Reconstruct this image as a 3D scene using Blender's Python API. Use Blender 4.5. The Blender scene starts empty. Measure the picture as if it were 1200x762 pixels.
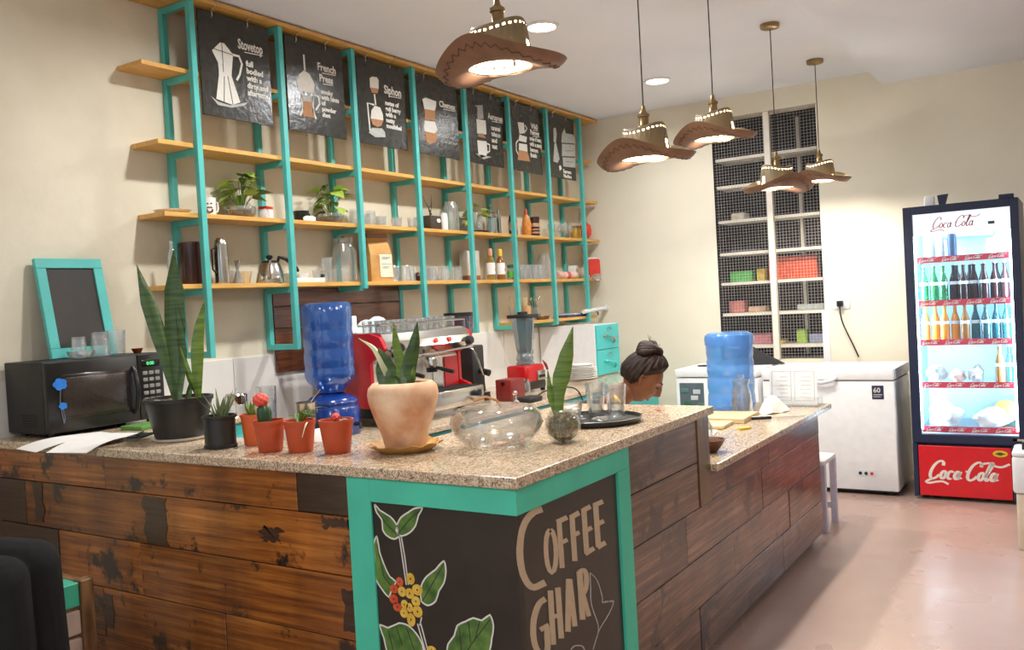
import bpy, math, random
from mathutils import Vector, Matrix, Euler
random.seed(7)
C = bpy.context.scene.collection
SC = bpy.context.scene
PI = math.pi

# ------------------------------------------------------------------ camera
cam_d = bpy.data.cameras.new('camera')
cam = bpy.data.objects.new('camera', cam_d)
C.objects.link(cam)
cam_d.sensor_width = 36.0
cam_d.lens = 1035.9 / 1200.0 * 36.0
cam_d.clip_start = 0.05
def _cam_rot(yaw, pit, rol):
    f = Vector((math.cos(yaw) * math.cos(pit), math.sin(yaw) * math.cos(pit), math.sin(pit)))
    r = Vector((math.sin(yaw), -math.cos(yaw), 0))
    u = r.cross(f)
    c, s = math.cos(rol), math.sin(rol)
    R = c * r + s * u
    U = c * u - s * r
    return Matrix((R, U, -f)).transposed()
cam.matrix_world = Matrix.Translation((0, 0, 1.55)) @ _cam_rot(0.57203842, -0.02503386, -0.05548673).to_4x4()
SC.camera = cam

# ------------------------------------------------------------------ world, exposure
W = bpy.data.worlds.new('world')
SC.world = W
W.use_nodes = True
W.node_tree.nodes['Background'].inputs[0].default_value = (0.80, 0.90, 1.0, 1)
W.node_tree.nodes['Background'].inputs[1].default_value = 0.6
SC.view_settings.view_transform = 'Standard'
SC.view_settings.look = 'None'
SC.view_settings.exposure = 0.76
SC.view_settings.gamma = 1.0
SC.view_settings.use_curve_mapping = False

WARM = (1.0, 0.95, 0.87)
DOWNLIGHTS = [(4.87, 2.79, .9), (6.73, 2.81, .45), (3.08, 2.82, .78), (-1.0, 2.4, .6), (-1.2, 0.2, 1.2), (1.6, -1.6, .5), (5.2, -1.6, .3)]  # those behind the viewer and out to the right are added fill lights
DOWN_W = 27.0
HATS = [(2.58, 1.65, 2.365), (3.77, 1.65, 2.18), (4.71, 1.65, 2.388), (5.88, 1.65, 2.212), (7.05, 1.65, 2.36)]
HAT_W = 24.0

# ------------------------------------------------------------------ colour, materials
def s(r, g, b):
    def l(c):
        c /= 255.0
        return c / 12.92 if c <= 0.04045 else ((c + 0.055) / 1.055) ** 2.4
    return (l(r), l(g), l(b), 1.0)
def _in(b, *names):
    for n in names:
        if n in b.inputs: return b.inputs[n]
def pm(name, col, rough=0.5, metal=0.0, var=0.10, scale=18.0, bump=0.0, spec=0.5, coat=0.0, stretch=(1, 1, 1), emit=0.0, emitcol=None, col2=None):
    m = bpy.data.materials.new(name); m.use_nodes = True
    nt = m.node_tree; b = nt.nodes['Principled BSDF']
    tc = nt.nodes.new('ShaderNodeTexCoord'); mp = nt.nodes.new('ShaderNodeMapping')
    mp.inputs['Scale'].default_value = stretch
    nz = nt.nodes.new('ShaderNodeTexNoise'); nz.inputs['Scale'].default_value = scale; nz.inputs['Detail'].default_value = 4
    rp = nt.nodes.new('ShaderNodeValToRGB')
    a = [c * (1 - var) for c in col[:3]] + [1]; z = [min(1, c * (1 + var)) for c in col[:3]] + [1]
    if col2: a, z = col, col2
    rp.color_ramp.elements[0].position = 0.3; rp.color_ramp.elements[1].position = 0.7
    rp.color_ramp.elements[0].color = a; rp.color_ramp.elements[1].color = z
    nt.links.new(tc.outputs['Object'], mp.inputs['Vector']); nt.links.new(mp.outputs[0], nz.inputs['Vector'])
    nt.links.new(nz.outputs['Fac'], rp.inputs[0]); nt.links.new(rp.outputs[0], b.inputs['Base Color'])
    b.inputs['Roughness'].default_value = rough; b.inputs['Metallic'].default_value = metal
    _in(b, 'Specular IOR Level').default_value = spec
    if coat: b.inputs['Coat Weight'].default_value = coat; b.inputs['Coat Roughness'].default_value = 0.08
    if bump:
        bp = nt.nodes.new('ShaderNodeBump'); bp.inputs['Strength'].default_value = bump; bp.inputs['Distance'].default_value = 0.004
        nt.links.new(nz.outputs['Fac'], bp.inputs['Height']); nt.links.new(bp.outputs[0], b.inputs['Normal'])
    if emit:
        b.inputs['Emission Color'].default_value = emitcol or col; b.inputs['Emission Strength'].default_value = emit
    return m
def emat(name, col, st):
    m = bpy.data.materials.new(name); m.use_nodes = True
    nt = m.node_tree; nt.nodes.remove(nt.nodes['Principled BSDF'])
    e = nt.nodes.new('ShaderNodeEmission'); e.inputs[0].default_value = col; e.inputs[1].default_value = st
    nt.links.new(e.outputs[0], nt.nodes['Material Output'].inputs[0]); return m
def glass(name, tint=(0.97, 0.98, 0.98, 1), base=0.06, edge=0.75, rough=0.03, body=0.0, bodycol=None):
    """thin glass: clear in the middle, reflecting and denser towards the rim; 'body' adds a coloured diffuse share"""
    m = bpy.data.materials.new(name); m.use_nodes = True
    nt = m.node_tree; nt.nodes.remove(nt.nodes['Principled BSDF'])
    t = nt.nodes.new('ShaderNodeBsdfTransparent'); t.inputs[0].default_value = tint
    g = nt.nodes.new('ShaderNodeBsdfGlossy'); g.inputs['Roughness'].default_value = rough
    nz = nt.nodes.new('ShaderNodeTexNoise'); nz.inputs['Scale'].default_value = 9
    bp = nt.nodes.new('ShaderNodeBump'); bp.inputs['Strength'].default_value = 0.15; bp.inputs['Distance'].default_value = 0.01
    nt.links.new(nz.outputs['Fac'], bp.inputs['Height']); nt.links.new(bp.outputs[0], g.inputs['Normal'])
    lw = nt.nodes.new('ShaderNodeLayerWeight'); lw.inputs[0].default_value = 0.6
    mr = nt.nodes.new('ShaderNodeMapRange'); mr.inputs['To Min'].default_value = base; mr.inputs['To Max'].default_value = edge
    nt.links.new(lw.outputs['Facing'], mr.inputs['Value'])
    mx = nt.nodes.new('ShaderNodeMixShader')
    nt.links.new(mr.outputs[0], mx.inputs[0]); nt.links.new(t.outputs[0], mx.inputs[1]); nt.links.new(g.outputs[0], mx.inputs[2])
    out = mx
    if body:
        d = nt.nodes.new('ShaderNodeBsdfPrincipled'); d.inputs['Base Color'].default_value = bodycol or tint; d.inputs['Roughness'].default_value = 0.15
        mx2 = nt.nodes.new('ShaderNodeMixShader'); mx2.inputs[0].default_value = body
        nt.links.new(mx.outputs[0], mx2.inputs[1]); nt.links.new(d.outputs[0], mx2.inputs[2]); out = mx2
    nt.links.new(out.outputs[0], nt.nodes['Material Output'].inputs[0]); return m

# ------------------------------------------------------------------ mesh builder and object helpers
class M:
    def __init__(self, mat=None): self.v = []; self.f = []; self.T = mat or Matrix.Identity(4)
    def add(self, vs, fs):
        n = len(self.v); self.v += [tuple(self.T @ Vector(p)) for p in vs]; self.f += [tuple(i + n for i in q) for q in fs]; return self
    def bx(self, x0, x1, y0, y1, z0, z1):
        return self.add([(x0,y0,z0),(x1,y0,z0),(x1,y1,z0),(x0,y1,z0),(x0,y0,z1),(x1,y0,z1),(x1,y1,z1),(x0,y1,z1)],
            [(0,3,2,1),(4,5,6,7),(0,1,5,4),(1,2,6,5),(2,3,7,6),(3,0,4,7)])
    def box(self, c, d): return self.bx(c[0]-d[0]/2, c[0]+d[0]/2, c[1]-d[1]/2, c[1]+d[1]/2, c[2]-d[2]/2, c[2]+d[2]/2)
    def rbox(self, x0, x1, y0, y1, z0, z1, r=0.01, n=3, axis='z'):
        """box with rounded upright edges (about axis) and softened rims"""
        if axis == 'y': a0, a1, b0, b1, c0, c1 = x0, x1, z0, z1, y0, y1
        elif axis == 'x': a0, a1, b0, b1, c0, c1 = y0, y1, z0, z1, x0, x1
        else: a0, a1, b0, b1, c0, c1 = x0, x1, y0, y1, z0, z1
        def loop(ins, rr):
            o = []
            for (cx, cy, st) in ((a1-r, b1-r, 0), (a0+r, b1-r, 1), (a0+r, b0+r, 2), (a1-r, b0+r, 3)):
                for i in range(n + 1):
                    t = (st + i / n) * PI / 2; o.append((cx + rr * math.cos(t), cy + rr * math.sin(t)))
            return o
        e = min(r * 0.5, (c1 - c0) * 0.3); L = []
        for z, rr in ((c0, r - e), (c0 + e * .3, r - e * .3), (c0 + e, r), (c1 - e, r), (c1 - e * .3, r - e * .3), (c1, r - e)): L.append((z, loop(0, rr)))
        k = 4 * (n + 1); vs = []; fs = []
        for z, lp in L:
            for (a, b) in lp: vs.append((a, b, z) if axis == 'z' else ((a, z, b) if axis == 'y' else (z, a, b)))
        for j in range(len(L) - 1):
            for i in range(k): fs.append((j*k+i, j*k+(i+1)%k, (j+1)*k+(i+1)%k, (j+1)*k+i))
        fs.append(tuple(range(k))[::-1]); fs.append(tuple((len(L)-1)*k+i for i in range(k)))
        if axis == 'y': fs = [q[::-1] for q in fs]
        return self.add(vs, fs)
    def lathe(self, prof, n=24, at=(0,0,0), squash=(1,1)):
        vs = []; fs = []; rows = []
        for (r, z) in prof:
            if r < 1e-6: rows.append([len(vs)]); vs.append((at[0], at[1], at[2]+z))
            else:
                rows.append(list(range(len(vs), len(vs)+n)))
                for i in range(n):
                    t = 2*PI*i/n; vs.append((at[0]+r*math.cos(t)*squash[0], at[1]+r*math.sin(t)*squash[1], at[2]+z))
        for a, b in zip(rows, rows[1:]):
            if len(a) == 1 and len(b) == 1: continue
            for i in range(n):
                j = (i+1) % n
                if len(a) == 1: fs.append((a[0], b[j], b[i]))
                elif len(b) == 1: fs.append((a[i], a[j], b[0]))
                else: fs.append((a[i], a[j], b[j], b[i]))
        return self.add(vs, fs)
    def tube(self, pts, r, n=8, caps=True):
        P = [Vector(p) for p in pts]; k = len(P); R = r if isinstance(r, (list, tuple)) else [r]*k
        vs = []; fs = []; up = None
        for i in range(k):
            t = (P[min(i+1,k-1)] - P[max(i-1,0)]).normalized()
            if up is None: up = Vector((0,0,1)) if abs(t.z) < 0.9 else Vector((1,0,0))
            a = t.cross(up).normalized(); up = a.cross(t).normalized()
            for j in range(n):
                q = 2*PI*j/n; vs.append(tuple(P[i] + (a*math.cos(q) + up*math.sin(q)) * R[i]))
        for i in range(k-1):
            for j in range(n): fs.append((i*n+j, i*n+(j+1)%n, (i+1)*n+(j+1)%n, (i+1)*n+j))
        if caps: fs.append(tuple(range(n))[::-1]); fs.append(tuple((k-1)*n+j for j in range(n)))
        return self.add(vs, fs)
    def ball(self, c, r, nu=16, nv=10):
        r = r if isinstance(r, (tuple, list)) else (r, r, r)
        vs = [(c[0], c[1], c[2]-r[2])]; fs = []
        for i in range(1, nv):
            p = -PI/2 + PI*i/nv
            for j in range(nu): t = 2*PI*j/nu; vs.append((c[0]+r[0]*math.cos(p)*math.cos(t), c[1]+r[1]*math.cos(p)*math.sin(t), c[2]+r[2]*math.sin(p)))
        vs.append((c[0], c[1], c[2]+r[2])); e = len(vs)-1
        for j in range(nu): fs.append((0, 1+(j+1)%nu, 1+j)); fs.append((e, e-nu+j, e-nu+(j+1)%nu))
        for i in range(nv-2):
            for j in range(nu): fs.append((1+i*nu+j, 1+i*nu+(j+1)%nu, 1+(i+1)*nu+(j+1)%nu, 1+(i+1)*nu+j))
        return self.add(vs, fs)
    def prism(self, pts, d0, d1, plane='xz'):
        """2-D outline given a thickness; plane xz -> thickness along y, yz -> along x, xy -> along z"""
        def w(p, d): return (p[0], d, p[1]) if plane == 'xz' else ((d, p[0], p[1]) if plane == 'yz' else (p[0], p[1], d))
        n = len(pts); vs = [w(p, d0) for p in pts] + [w(p, d1) for p in pts]
        fs = [tuple(range(n)), tuple(range(n, 2*n))[::-1]] + [(i, i+n, (i+1)%n+n, (i+1)%n) for i in range(n)]
        return self.add(vs, fs)
    def strip(self, L, R, d0, d1, plane='xz'):
        for i in range(len(L)-1): self.prism([L[i], L[i+1], R[i+1], R[i]], d0, d1, plane)
        return self
    def line(self, pts, w, d0, d1, plane='xz', wx=1.0):
        L = []; R = []; P = [Vector(p) for p in pts]; n = len(P)
        for i in range(n):
            t = P[min(i+1,n-1)] - P[max(i-1,0)]
            if t.length < 1e-9: t = Vector((1,0))
            t.normalize(); q = Vector((-t.y*wx, t.x)) * w/2; L.append(tuple(P[i]+q)); R.append(tuple(P[i]-q))
        return self.strip(L, R, d0, d1, plane)
    def mesh(self, name, mat, smooth=True, fix=True):
        me = bpy.data.meshes.new(name); me.from_pydata(self.v, [], self.f)
        if fix:
            import bmesh
            b = bmesh.new(); b.from_mesh(me); bmesh.ops.recalc_face_normals(b, faces=b.faces); b.to_mesh(me); b.free()
        for p in me.polygons: p.use_smooth = smooth
        if smooth:
            try: me.set_sharp_from_angle(angle=math.radians(38))
            except Exception: pass
        me.materials.append(mat); return me
    def build(self, name, mat, parent=None, loc=None, rot=None, smooth=True, fix=True):
        return put(name, self.mesh(name, mat, smooth, fix), parent, loc, rot)
def put(name, me, parent=None, loc=None, rot=None):
    o = bpy.data.objects.new(name, me); C.objects.link(o)
    if parent: o.parent = parent
    if loc: o.location = loc
    if rot: o.rotation_euler = rot
    return o
def thing(name, label, cat, loc=(0,0,0), rz=0.0, group=None):
    o = bpy.data.objects.new(name, None); C.objects.link(o); o.empty_display_size = 0.05
    o.location = loc; o.rotation_euler = (0, 0, rz); return tag(o, label, cat, group)
def tag(o, label, cat, group=None):
    o['label'] = label; o['category'] = cat
    if group: o['group'] = group
    return o
def struct(o): o['kind'] = 'structure'; return o
def stuff(o): o['kind'] = 'stuff'; return o
def dup(root, loc, rz=0.0, label=None, group=None, scale=None):
    r = root.copy(); C.objects.link(r); r.location = loc; r.rotation_euler = (0, 0, rz)
    if label: r['label'] = label
    if group: r['group'] = group
    if scale: r.scale = scale
    for ch in list(root.children):
        c = ch.copy(); C.objects.link(c); c.parent = r
        for g in list(ch.children):
            d = g.copy(); C.objects.link(d); d.parent = c
    return r
def bevel(o, w, seg=2):
    b = o.modifiers.new('bevel', 'BEVEL'); b.width = w; b.segments = seg; b.limit_method = 'ANGLE'; b.angle_limit = 0.6; return o
def text_mesh(body, size, xs=1.0, shear=0.0, thick=0.0006, align='LEFT', bold=0.0):
    cu = bpy.data.curves.new('text', 'FONT'); cu.body = body; cu.size = size; cu.shear = shear; cu.align_x = align
    cu.extrude = thick; cu.offset = bold; cu.resolution_u = 2
    o = bpy.data.objects.new('text', cu); C.objects.link(o)
    dg = bpy.context.evaluated_depsgraph_get(); dg.update()
    me = bpy.data.meshes.new_from_object(o.evaluated_get(dg))
    bpy.data.objects.remove(o); bpy.data.curves.remove(cu)
    for v in me.vertices: v.co.x *= xs
    return me
def text(name, body, size, mat, parent, loc, facing='-y', xs=1.0, shear=0.0, align='LEFT', tilt=0.0, bold=0.0, thick=0.0006):
    """flat lettering lying on a face that looks towards 'facing'"""
    me = text_mesh(body, size, xs, shear, thick, align, bold); me.materials.clear(); me.materials.append(mat)
    R = {'-y': Matrix.Rotation(PI/2, 4, 'X'), '-x': Matrix.Rotation(-PI/2, 4, 'Z') @ Matrix.Rotation(PI/2, 4, 'X'), '+z': Matrix.Identity(4)}[facing]
    me.transform(R @ Matrix.Rotation(tilt, 4, 'Z')); me.name = name
    return put(name, me, parent, loc)
# ------------------------------------------------------------------ special surface materials
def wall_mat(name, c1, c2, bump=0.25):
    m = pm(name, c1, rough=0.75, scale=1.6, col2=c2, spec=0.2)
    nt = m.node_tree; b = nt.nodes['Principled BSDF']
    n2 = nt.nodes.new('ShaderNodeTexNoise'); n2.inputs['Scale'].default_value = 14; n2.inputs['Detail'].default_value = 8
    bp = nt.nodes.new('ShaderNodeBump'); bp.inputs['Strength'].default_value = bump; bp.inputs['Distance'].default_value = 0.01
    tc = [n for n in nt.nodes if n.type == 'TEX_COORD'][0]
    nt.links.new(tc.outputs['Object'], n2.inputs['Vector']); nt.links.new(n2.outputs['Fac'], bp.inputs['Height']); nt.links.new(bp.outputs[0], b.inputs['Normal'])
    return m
def plank_mat(name, cols, stretch, dark, darkpos=0.60, rough=0.32):
    m = bpy.data.materials.new(name); m.use_nodes = True
    nt = m.node_tree; N = nt.nodes.new; L = nt.links.new; b = nt.nodes['Principled BSDF']
    tc = N('ShaderNodeTexCoord'); oi = N('ShaderNodeObjectInfo')
    cb = N('ShaderNodeVectorMath'); cb.operation = 'SCALE'
    cv = N('ShaderNodeCombineXYZ')
    for k in ('X', 'Y', 'Z'): L(oi.outputs['Random'], cv.inputs[k])
    L(cv.outputs[0], cb.inputs[0]); cb.inputs['Scale'].default_value = 37.0
    ad = N('ShaderNodeVectorMath'); ad.operation = 'ADD'; L(tc.outputs['Object'], ad.inputs[0]); L(cb.outputs[0], ad.inputs[1])
    mp = N('ShaderNodeMapping'); mp.inputs['Scale'].default_value = stretch; L(ad.outputs[0], mp.inputs['Vector'])
    gr = N('ShaderNodeTexNoise'); gr.inputs['Scale'].default_value = 6; gr.inputs['Detail'].default_value = 7; gr.inputs['Roughness'].default_value = 0.65; L(mp.outputs[0], gr.inputs['Vector'])
    rp = N('ShaderNodeValToRGB'); rp.color_ramp.elements[0].position = 0.32; rp.color_ramp.elements[1].position = 0.7
    rp.color_ramp.elements[0].color = cols[0]; rp.color_ramp.elements[1].color = cols[2]
    e = rp.color_ramp.elements.new(0.5); e.color = cols[1]; L(gr.outputs['Fac'], rp.inputs[0])
    hv = N('ShaderNodeHueSaturation'); L(rp.outputs[0], hv.inputs['Color'])
    mr = N('ShaderNodeMapRange'); mr.inputs['To Min'].default_value = 0.75; mr.inputs['To Max'].default_value = 1.15; L(oi.outputs['Random'], mr.inputs['Value'])
    m3 = N('ShaderNodeMapping'); m3.inputs['Scale'].default_value = (1, 1, .25) ; L(ad.outputs[0], m3.inputs['Vector'])
    bn = N('ShaderNodeTexNoise'); bn.inputs['Scale'].default_value = 4.5; bn.inputs['Detail'].default_value = 3; L(m3.outputs[0], bn.inputs['Vector'])
    br = N('ShaderNodeMapRange'); br.inputs['From Min'].default_value = .3; br.inputs['From Max'].default_value = .7; br.inputs['To Min'].default_value = .62; br.inputs['To Max'].default_value = 1.35; L(bn.outputs['Fac'], br.inputs['Value'])
    mm = N('ShaderNodeMath'); mm.operation = 'MULTIPLY'; L(mr.outputs[0], mm.inputs[0]); L(br.outputs[0], mm.inputs[1]); L(mm.outputs[0], hv.inputs['Value'])
    st = N('ShaderNodeTexNoise'); st.inputs['Scale'].default_value = 4.2; st.inputs['Detail'].default_value = 8; st.inputs['Roughness'].default_value = 0.68; L(ad.outputs[0], st.inputs['Vector'])
    sr = N('ShaderNodeValToRGB'); sr.color_ramp.elements[0].position = darkpos; sr.color_ramp.elements[1].position = darkpos + 0.05; L(st.outputs['Fac'], sr.inputs[0])
    mx = N('ShaderNodeMix'); mx.data_type = 'RGBA'; L(sr.outputs[0], mx.inputs['Factor']); L(hv.outputs[0], mx.inputs['A']); mx.inputs['B'].default_value = dark
    L(mx.outputs['Result'], b.inputs['Base Color']); b.inputs['Roughness'].default_value = rough
    bp = N('ShaderNodeBump'); bp.inputs['Strength'].default_value = 0.35; bp.inputs['Distance'].default_value = 0.003; L(gr.outputs['Fac'], bp.inputs['Height']); L(bp.outputs[0], b.inputs['Normal'])
    b.inputs['Coat Weight'].default_value = 0.5; b.inputs['Coat Roughness'].default_value = 0.22
    return m
def granite_mat(name):
    m = bpy.data.materials.new(name); m.use_nodes = True
    nt = m.node_tree; N = nt.nodes.new; L = nt.links.new; b = nt.nodes['Principled BSDF']
    tc = N('ShaderNodeTexCoord')
    v = N('ShaderNodeTexVoronoi'); v.inputs['Scale'].default_value = 240; L(tc.outputs['Object'], v.inputs['Vector'])
    n = N('ShaderNodeTexNoise'); n.inputs['Scale'].default_value = 55; n.inputs['Detail'].default_value = 6; L(tc.outputs['Object'], n.inputs['Vector'])
    sp = N('ShaderNodeSeparateColor'); L(v.outputs['Color'], sp.inputs[0])
    ad = N('ShaderNodeMath'); ad.operation = 'ADD'; L(sp.outputs[0], ad.inputs[0]); L(n.outputs['Fac'], ad.inputs[1])
    hf = N('ShaderNodeMath'); hf.operation = 'MULTIPLY'; hf.inputs[1].default_value = 0.5; L(ad.outputs[0], hf.inputs[0])
    r = N('ShaderNodeValToRGB'); L(hf.outputs[0], r.inputs[0])
    cr = r.color_ramp; cr.elements[0].position = 0.22; cr.elements[0].color = s(104, 84, 68); cr.elements[1].position = 0.8; cr.elements[1].color = s(230, 216, 196)
    for p, c in ((0.36, s(164, 138, 110)), (0.48, s(194, 170, 140)), (0.62, s(210, 190, 162))): e = cr.elements.new(p); e.color = c
    L(r.outputs[0], b.inputs['Base Color']); b.inputs['Roughness'].default_value = 0.16
    return m
def floor_mat():
    m = bpy.data.materials.new('polished_concrete'); m.use_nodes = True
    nt = m.node_tree; N = nt.nodes.new; L = nt.links.new; b = nt.nodes['Principled BSDF']
    tc = N('ShaderNodeTexCoord')
    n = N('ShaderNodeTexNoise'); n.inputs['Scale'].default_value = 1.1; n.inputs['Detail'].default_value = 3; n.inputs['Roughness'].default_value = 0.5; L(tc.outputs['Object'], n.inputs['Vector'])
    r = N('ShaderNodeValToRGB'); L(n.outputs['Fac'], r.inputs[0]); r.color_ramp.elements[0].position = 0.3; r.color_ramp.elements[0].color = s(168, 140, 128)
    r.color_ramp.elements[1].position = 0.72; r.color_ramp.elements[1].color = s(190, 160, 146)
    n2 = N('ShaderNodeTexNoise'); n2.inputs['Scale'].default_value = 2.2; n2.inputs['Detail'].default_value = 2; L(tc.outputs['Object'], n2.inputs['Vector'])
    st = N('ShaderNodeValToRGB'); L(n2.outputs['Fac'], st.inputs[0]); st.color_ramp.elements[0].position = 0.80; st.color_ramp.elements[1].position = 0.90
    mx = N('ShaderNodeMix'); mx.data_type = 'RGBA'; L(st.outputs[0], mx.inputs['Factor']); L(r.outputs[0], mx.inputs['A']); mx.inputs['B'].default_value = s(104, 84, 76)
    L(mx.outputs['Result'], b.inputs['Base Color'])
    rr = N('ShaderNodeMapRange'); L(n2.outputs['Fac'], rr.inputs['Value']); rr.inputs['From Min'].default_value = 0.35; rr.inputs['From Max'].default_value = 0.7
    rr.inputs['To Min'].default_value = 0.36; rr.inputs['To Max'].default_value = 0.24; L(rr.outputs[0], b.inputs['Roughness'])
    bp = N('ShaderNodeBump'); bp.inputs['Strength'].default_value = 0.02; bp.inputs['Distance'].default_value = 0.005; L(n.outputs['Fac'], bp.inputs['Height']); L(bp.outputs[0], b.inputs['Normal'])
    return m
def leaf_mat(name, c1, c2, axis_scale=(1, 1, 1), scale=12, rough=0.4):
    return pm(name, c1, rough=rough, scale=scale, col2=c2, stretch=axis_scale)

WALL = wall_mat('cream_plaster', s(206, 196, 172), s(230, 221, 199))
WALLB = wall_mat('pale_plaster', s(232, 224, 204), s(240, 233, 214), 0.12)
CEIL = wall_mat('ceiling_paint', s(232, 236, 246), s(238, 241, 249), 0.05)
SPLASH = wall_mat('white_backsplash', s(214, 208, 200), s(232, 228, 220), 0.15)
TEAL = pm('teal_paint', s(82, 182, 174), 0.42, var=0.10, scale=7)
TEALD = pm('teal_board_paint', s(74, 196, 164), 0.5, var=0.10, scale=5)
TEALB = pm('turquoise_drawer_paint', s(72, 194, 194), 0.4, var=0.06, scale=5)
BOARD = pm('honey_pine', s(206, 150, 72), 0.42, scale=7, col2=s(226, 178, 96), stretch=(1, 9, 9))
PLANKL = plank_mat('reclaimed_orange_wood', (s(92, 46, 15), s(142, 80, 26), s(180, 114, 46)), (3, 0.30, 9), s(44, 26, 18), 0.565)
PLANKR = plank_mat('reclaimed_grey_brown_wood', (s(58, 40, 32), s(100, 68, 50), s(146, 114, 92)), (0.4, 4, 9), s(46, 34, 30), 0.55, 0.3)
PLANKD = plank_mat('dark_stained_wood', (s(44, 28, 20), s(62, 40, 26), s(78, 50, 32)), (6, 0.8, 14), s(34, 22, 16), 0.62)
PANELW = plank_mat('dark_walnut_panel', (s(78, 44, 30), s(112, 66, 44), s(142, 88, 60)), (0.8, 6, 14), s(60, 34, 24), 0.7, 0.3)
GRANITE = granite_mat('speckled_granite')
FLOOR = floor_mat()
CHALK = pm('chalkboard_black', s(42, 38, 34), 0.36, scale=3.2, col2=s(62, 56, 48), bump=0.10)
CHALKL = pm('chalkboard_brown_black', s(30, 26, 22), 0.42, scale=4, col2=s(52, 44, 36), bump=0.10)
CHALKW = pm('chalk_white', s(222, 218, 208), 0.8, var=0.08, scale=60)
CHALKC = pm('chalk_cream', s(196, 172, 142), 0.7, var=0.06, scale=40)
CHALKG = pm('chalk_grey', s(176, 176, 170), 0.8, var=0.18, scale=40)
CHALKO = pm('chalk_tan', s(176, 128, 88), 0.8, var=0.1, scale=40)
INK = pm('dark_line', s(54, 50, 46), 0.7)
LEAFP = pm('painted_green', s(46, 84, 34), 0.5, scale=22, col2=s(104, 140, 60))
BERRYR = pm('painted_red', s(190, 66, 36), 0.45, scale=30, col2=s(214, 96, 54))
BERRYY = pm('painted_yellow', s(206, 158, 44), 0.45, scale=30, col2=s(232, 196, 84))
BLACK = pm('black_plastic', s(26, 25, 25), 0.3, var=0.15)
BLACKM = pm('matte_black', s(30, 29, 30), 0.55, var=0.15)
STEEL = pm('stainless_steel', s(196, 192, 184), 0.22, 1.0, var=0.06, scale=4, stretch=(1, 1, 22))
CHROME = pm('chrome', s(222, 220, 216), 0.10, 1.0, var=0.03)
BRASS = pm('aged_brass', s(150, 126, 88), 0.35, 0.9, var=0.15)
WHITE = pm('white_enamel', s(240, 240, 240), 0.28, var=0.03)
WHITEP = pm('white_plastic', s(226, 226, 228), 0.4, var=0.04)
CERAMIC = pm('white_ceramic', s(236, 232, 224), 0.2, var=0.03)
PAPER = pm('white_paper', s(238, 236, 232), 0.8, var=0.03)
RED = pm('red_enamel', s(178, 24, 28), 0.25, var=0.06)
REDP = pm('red_plastic', s(222, 62, 48), 0.4, var=0.06)
CLAY = pm('orange_plastic_pot', s(206, 96, 48), 0.5, var=0.08, scale=9)
CLAYD = pm('terracotta_plastic_pot', s(186, 76, 40), 0.5, var=0.08, scale=9)
SOIL = pm('potting_soil', s(62, 46, 34), 0.95, scale=60, col2=s(112, 92, 70), bump=0.6)
GLASS = glass('clear_glass', edge=.6, body=.09, bodycol=(.9,.92,.92,1))
GLASSJ = glass('jar_glass', (0.96, 0.97, 0.97, 1), 0.06, 0.6, body=.07, bodycol=(.93,.94,.93,1))
GLASST = glass('thick_glass', (0.97, 0.98, 0.98, 1), 0.09, 0.75, body=.045, bodycol=(.95,.96,.96,1))
BLUEB = glass('blue_bottle_plastic', (0.30, 0.50, 0.86, 1), 0.10, 0.45, 0.12, 0.38, s(44, 108, 190))
BLUEL = glass('light_blue_bottle_plastic', (0.45, 0.68, 0.95, 1), 0.10, 0.40, 0.12, 0.45, s(104, 170, 236))

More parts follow.
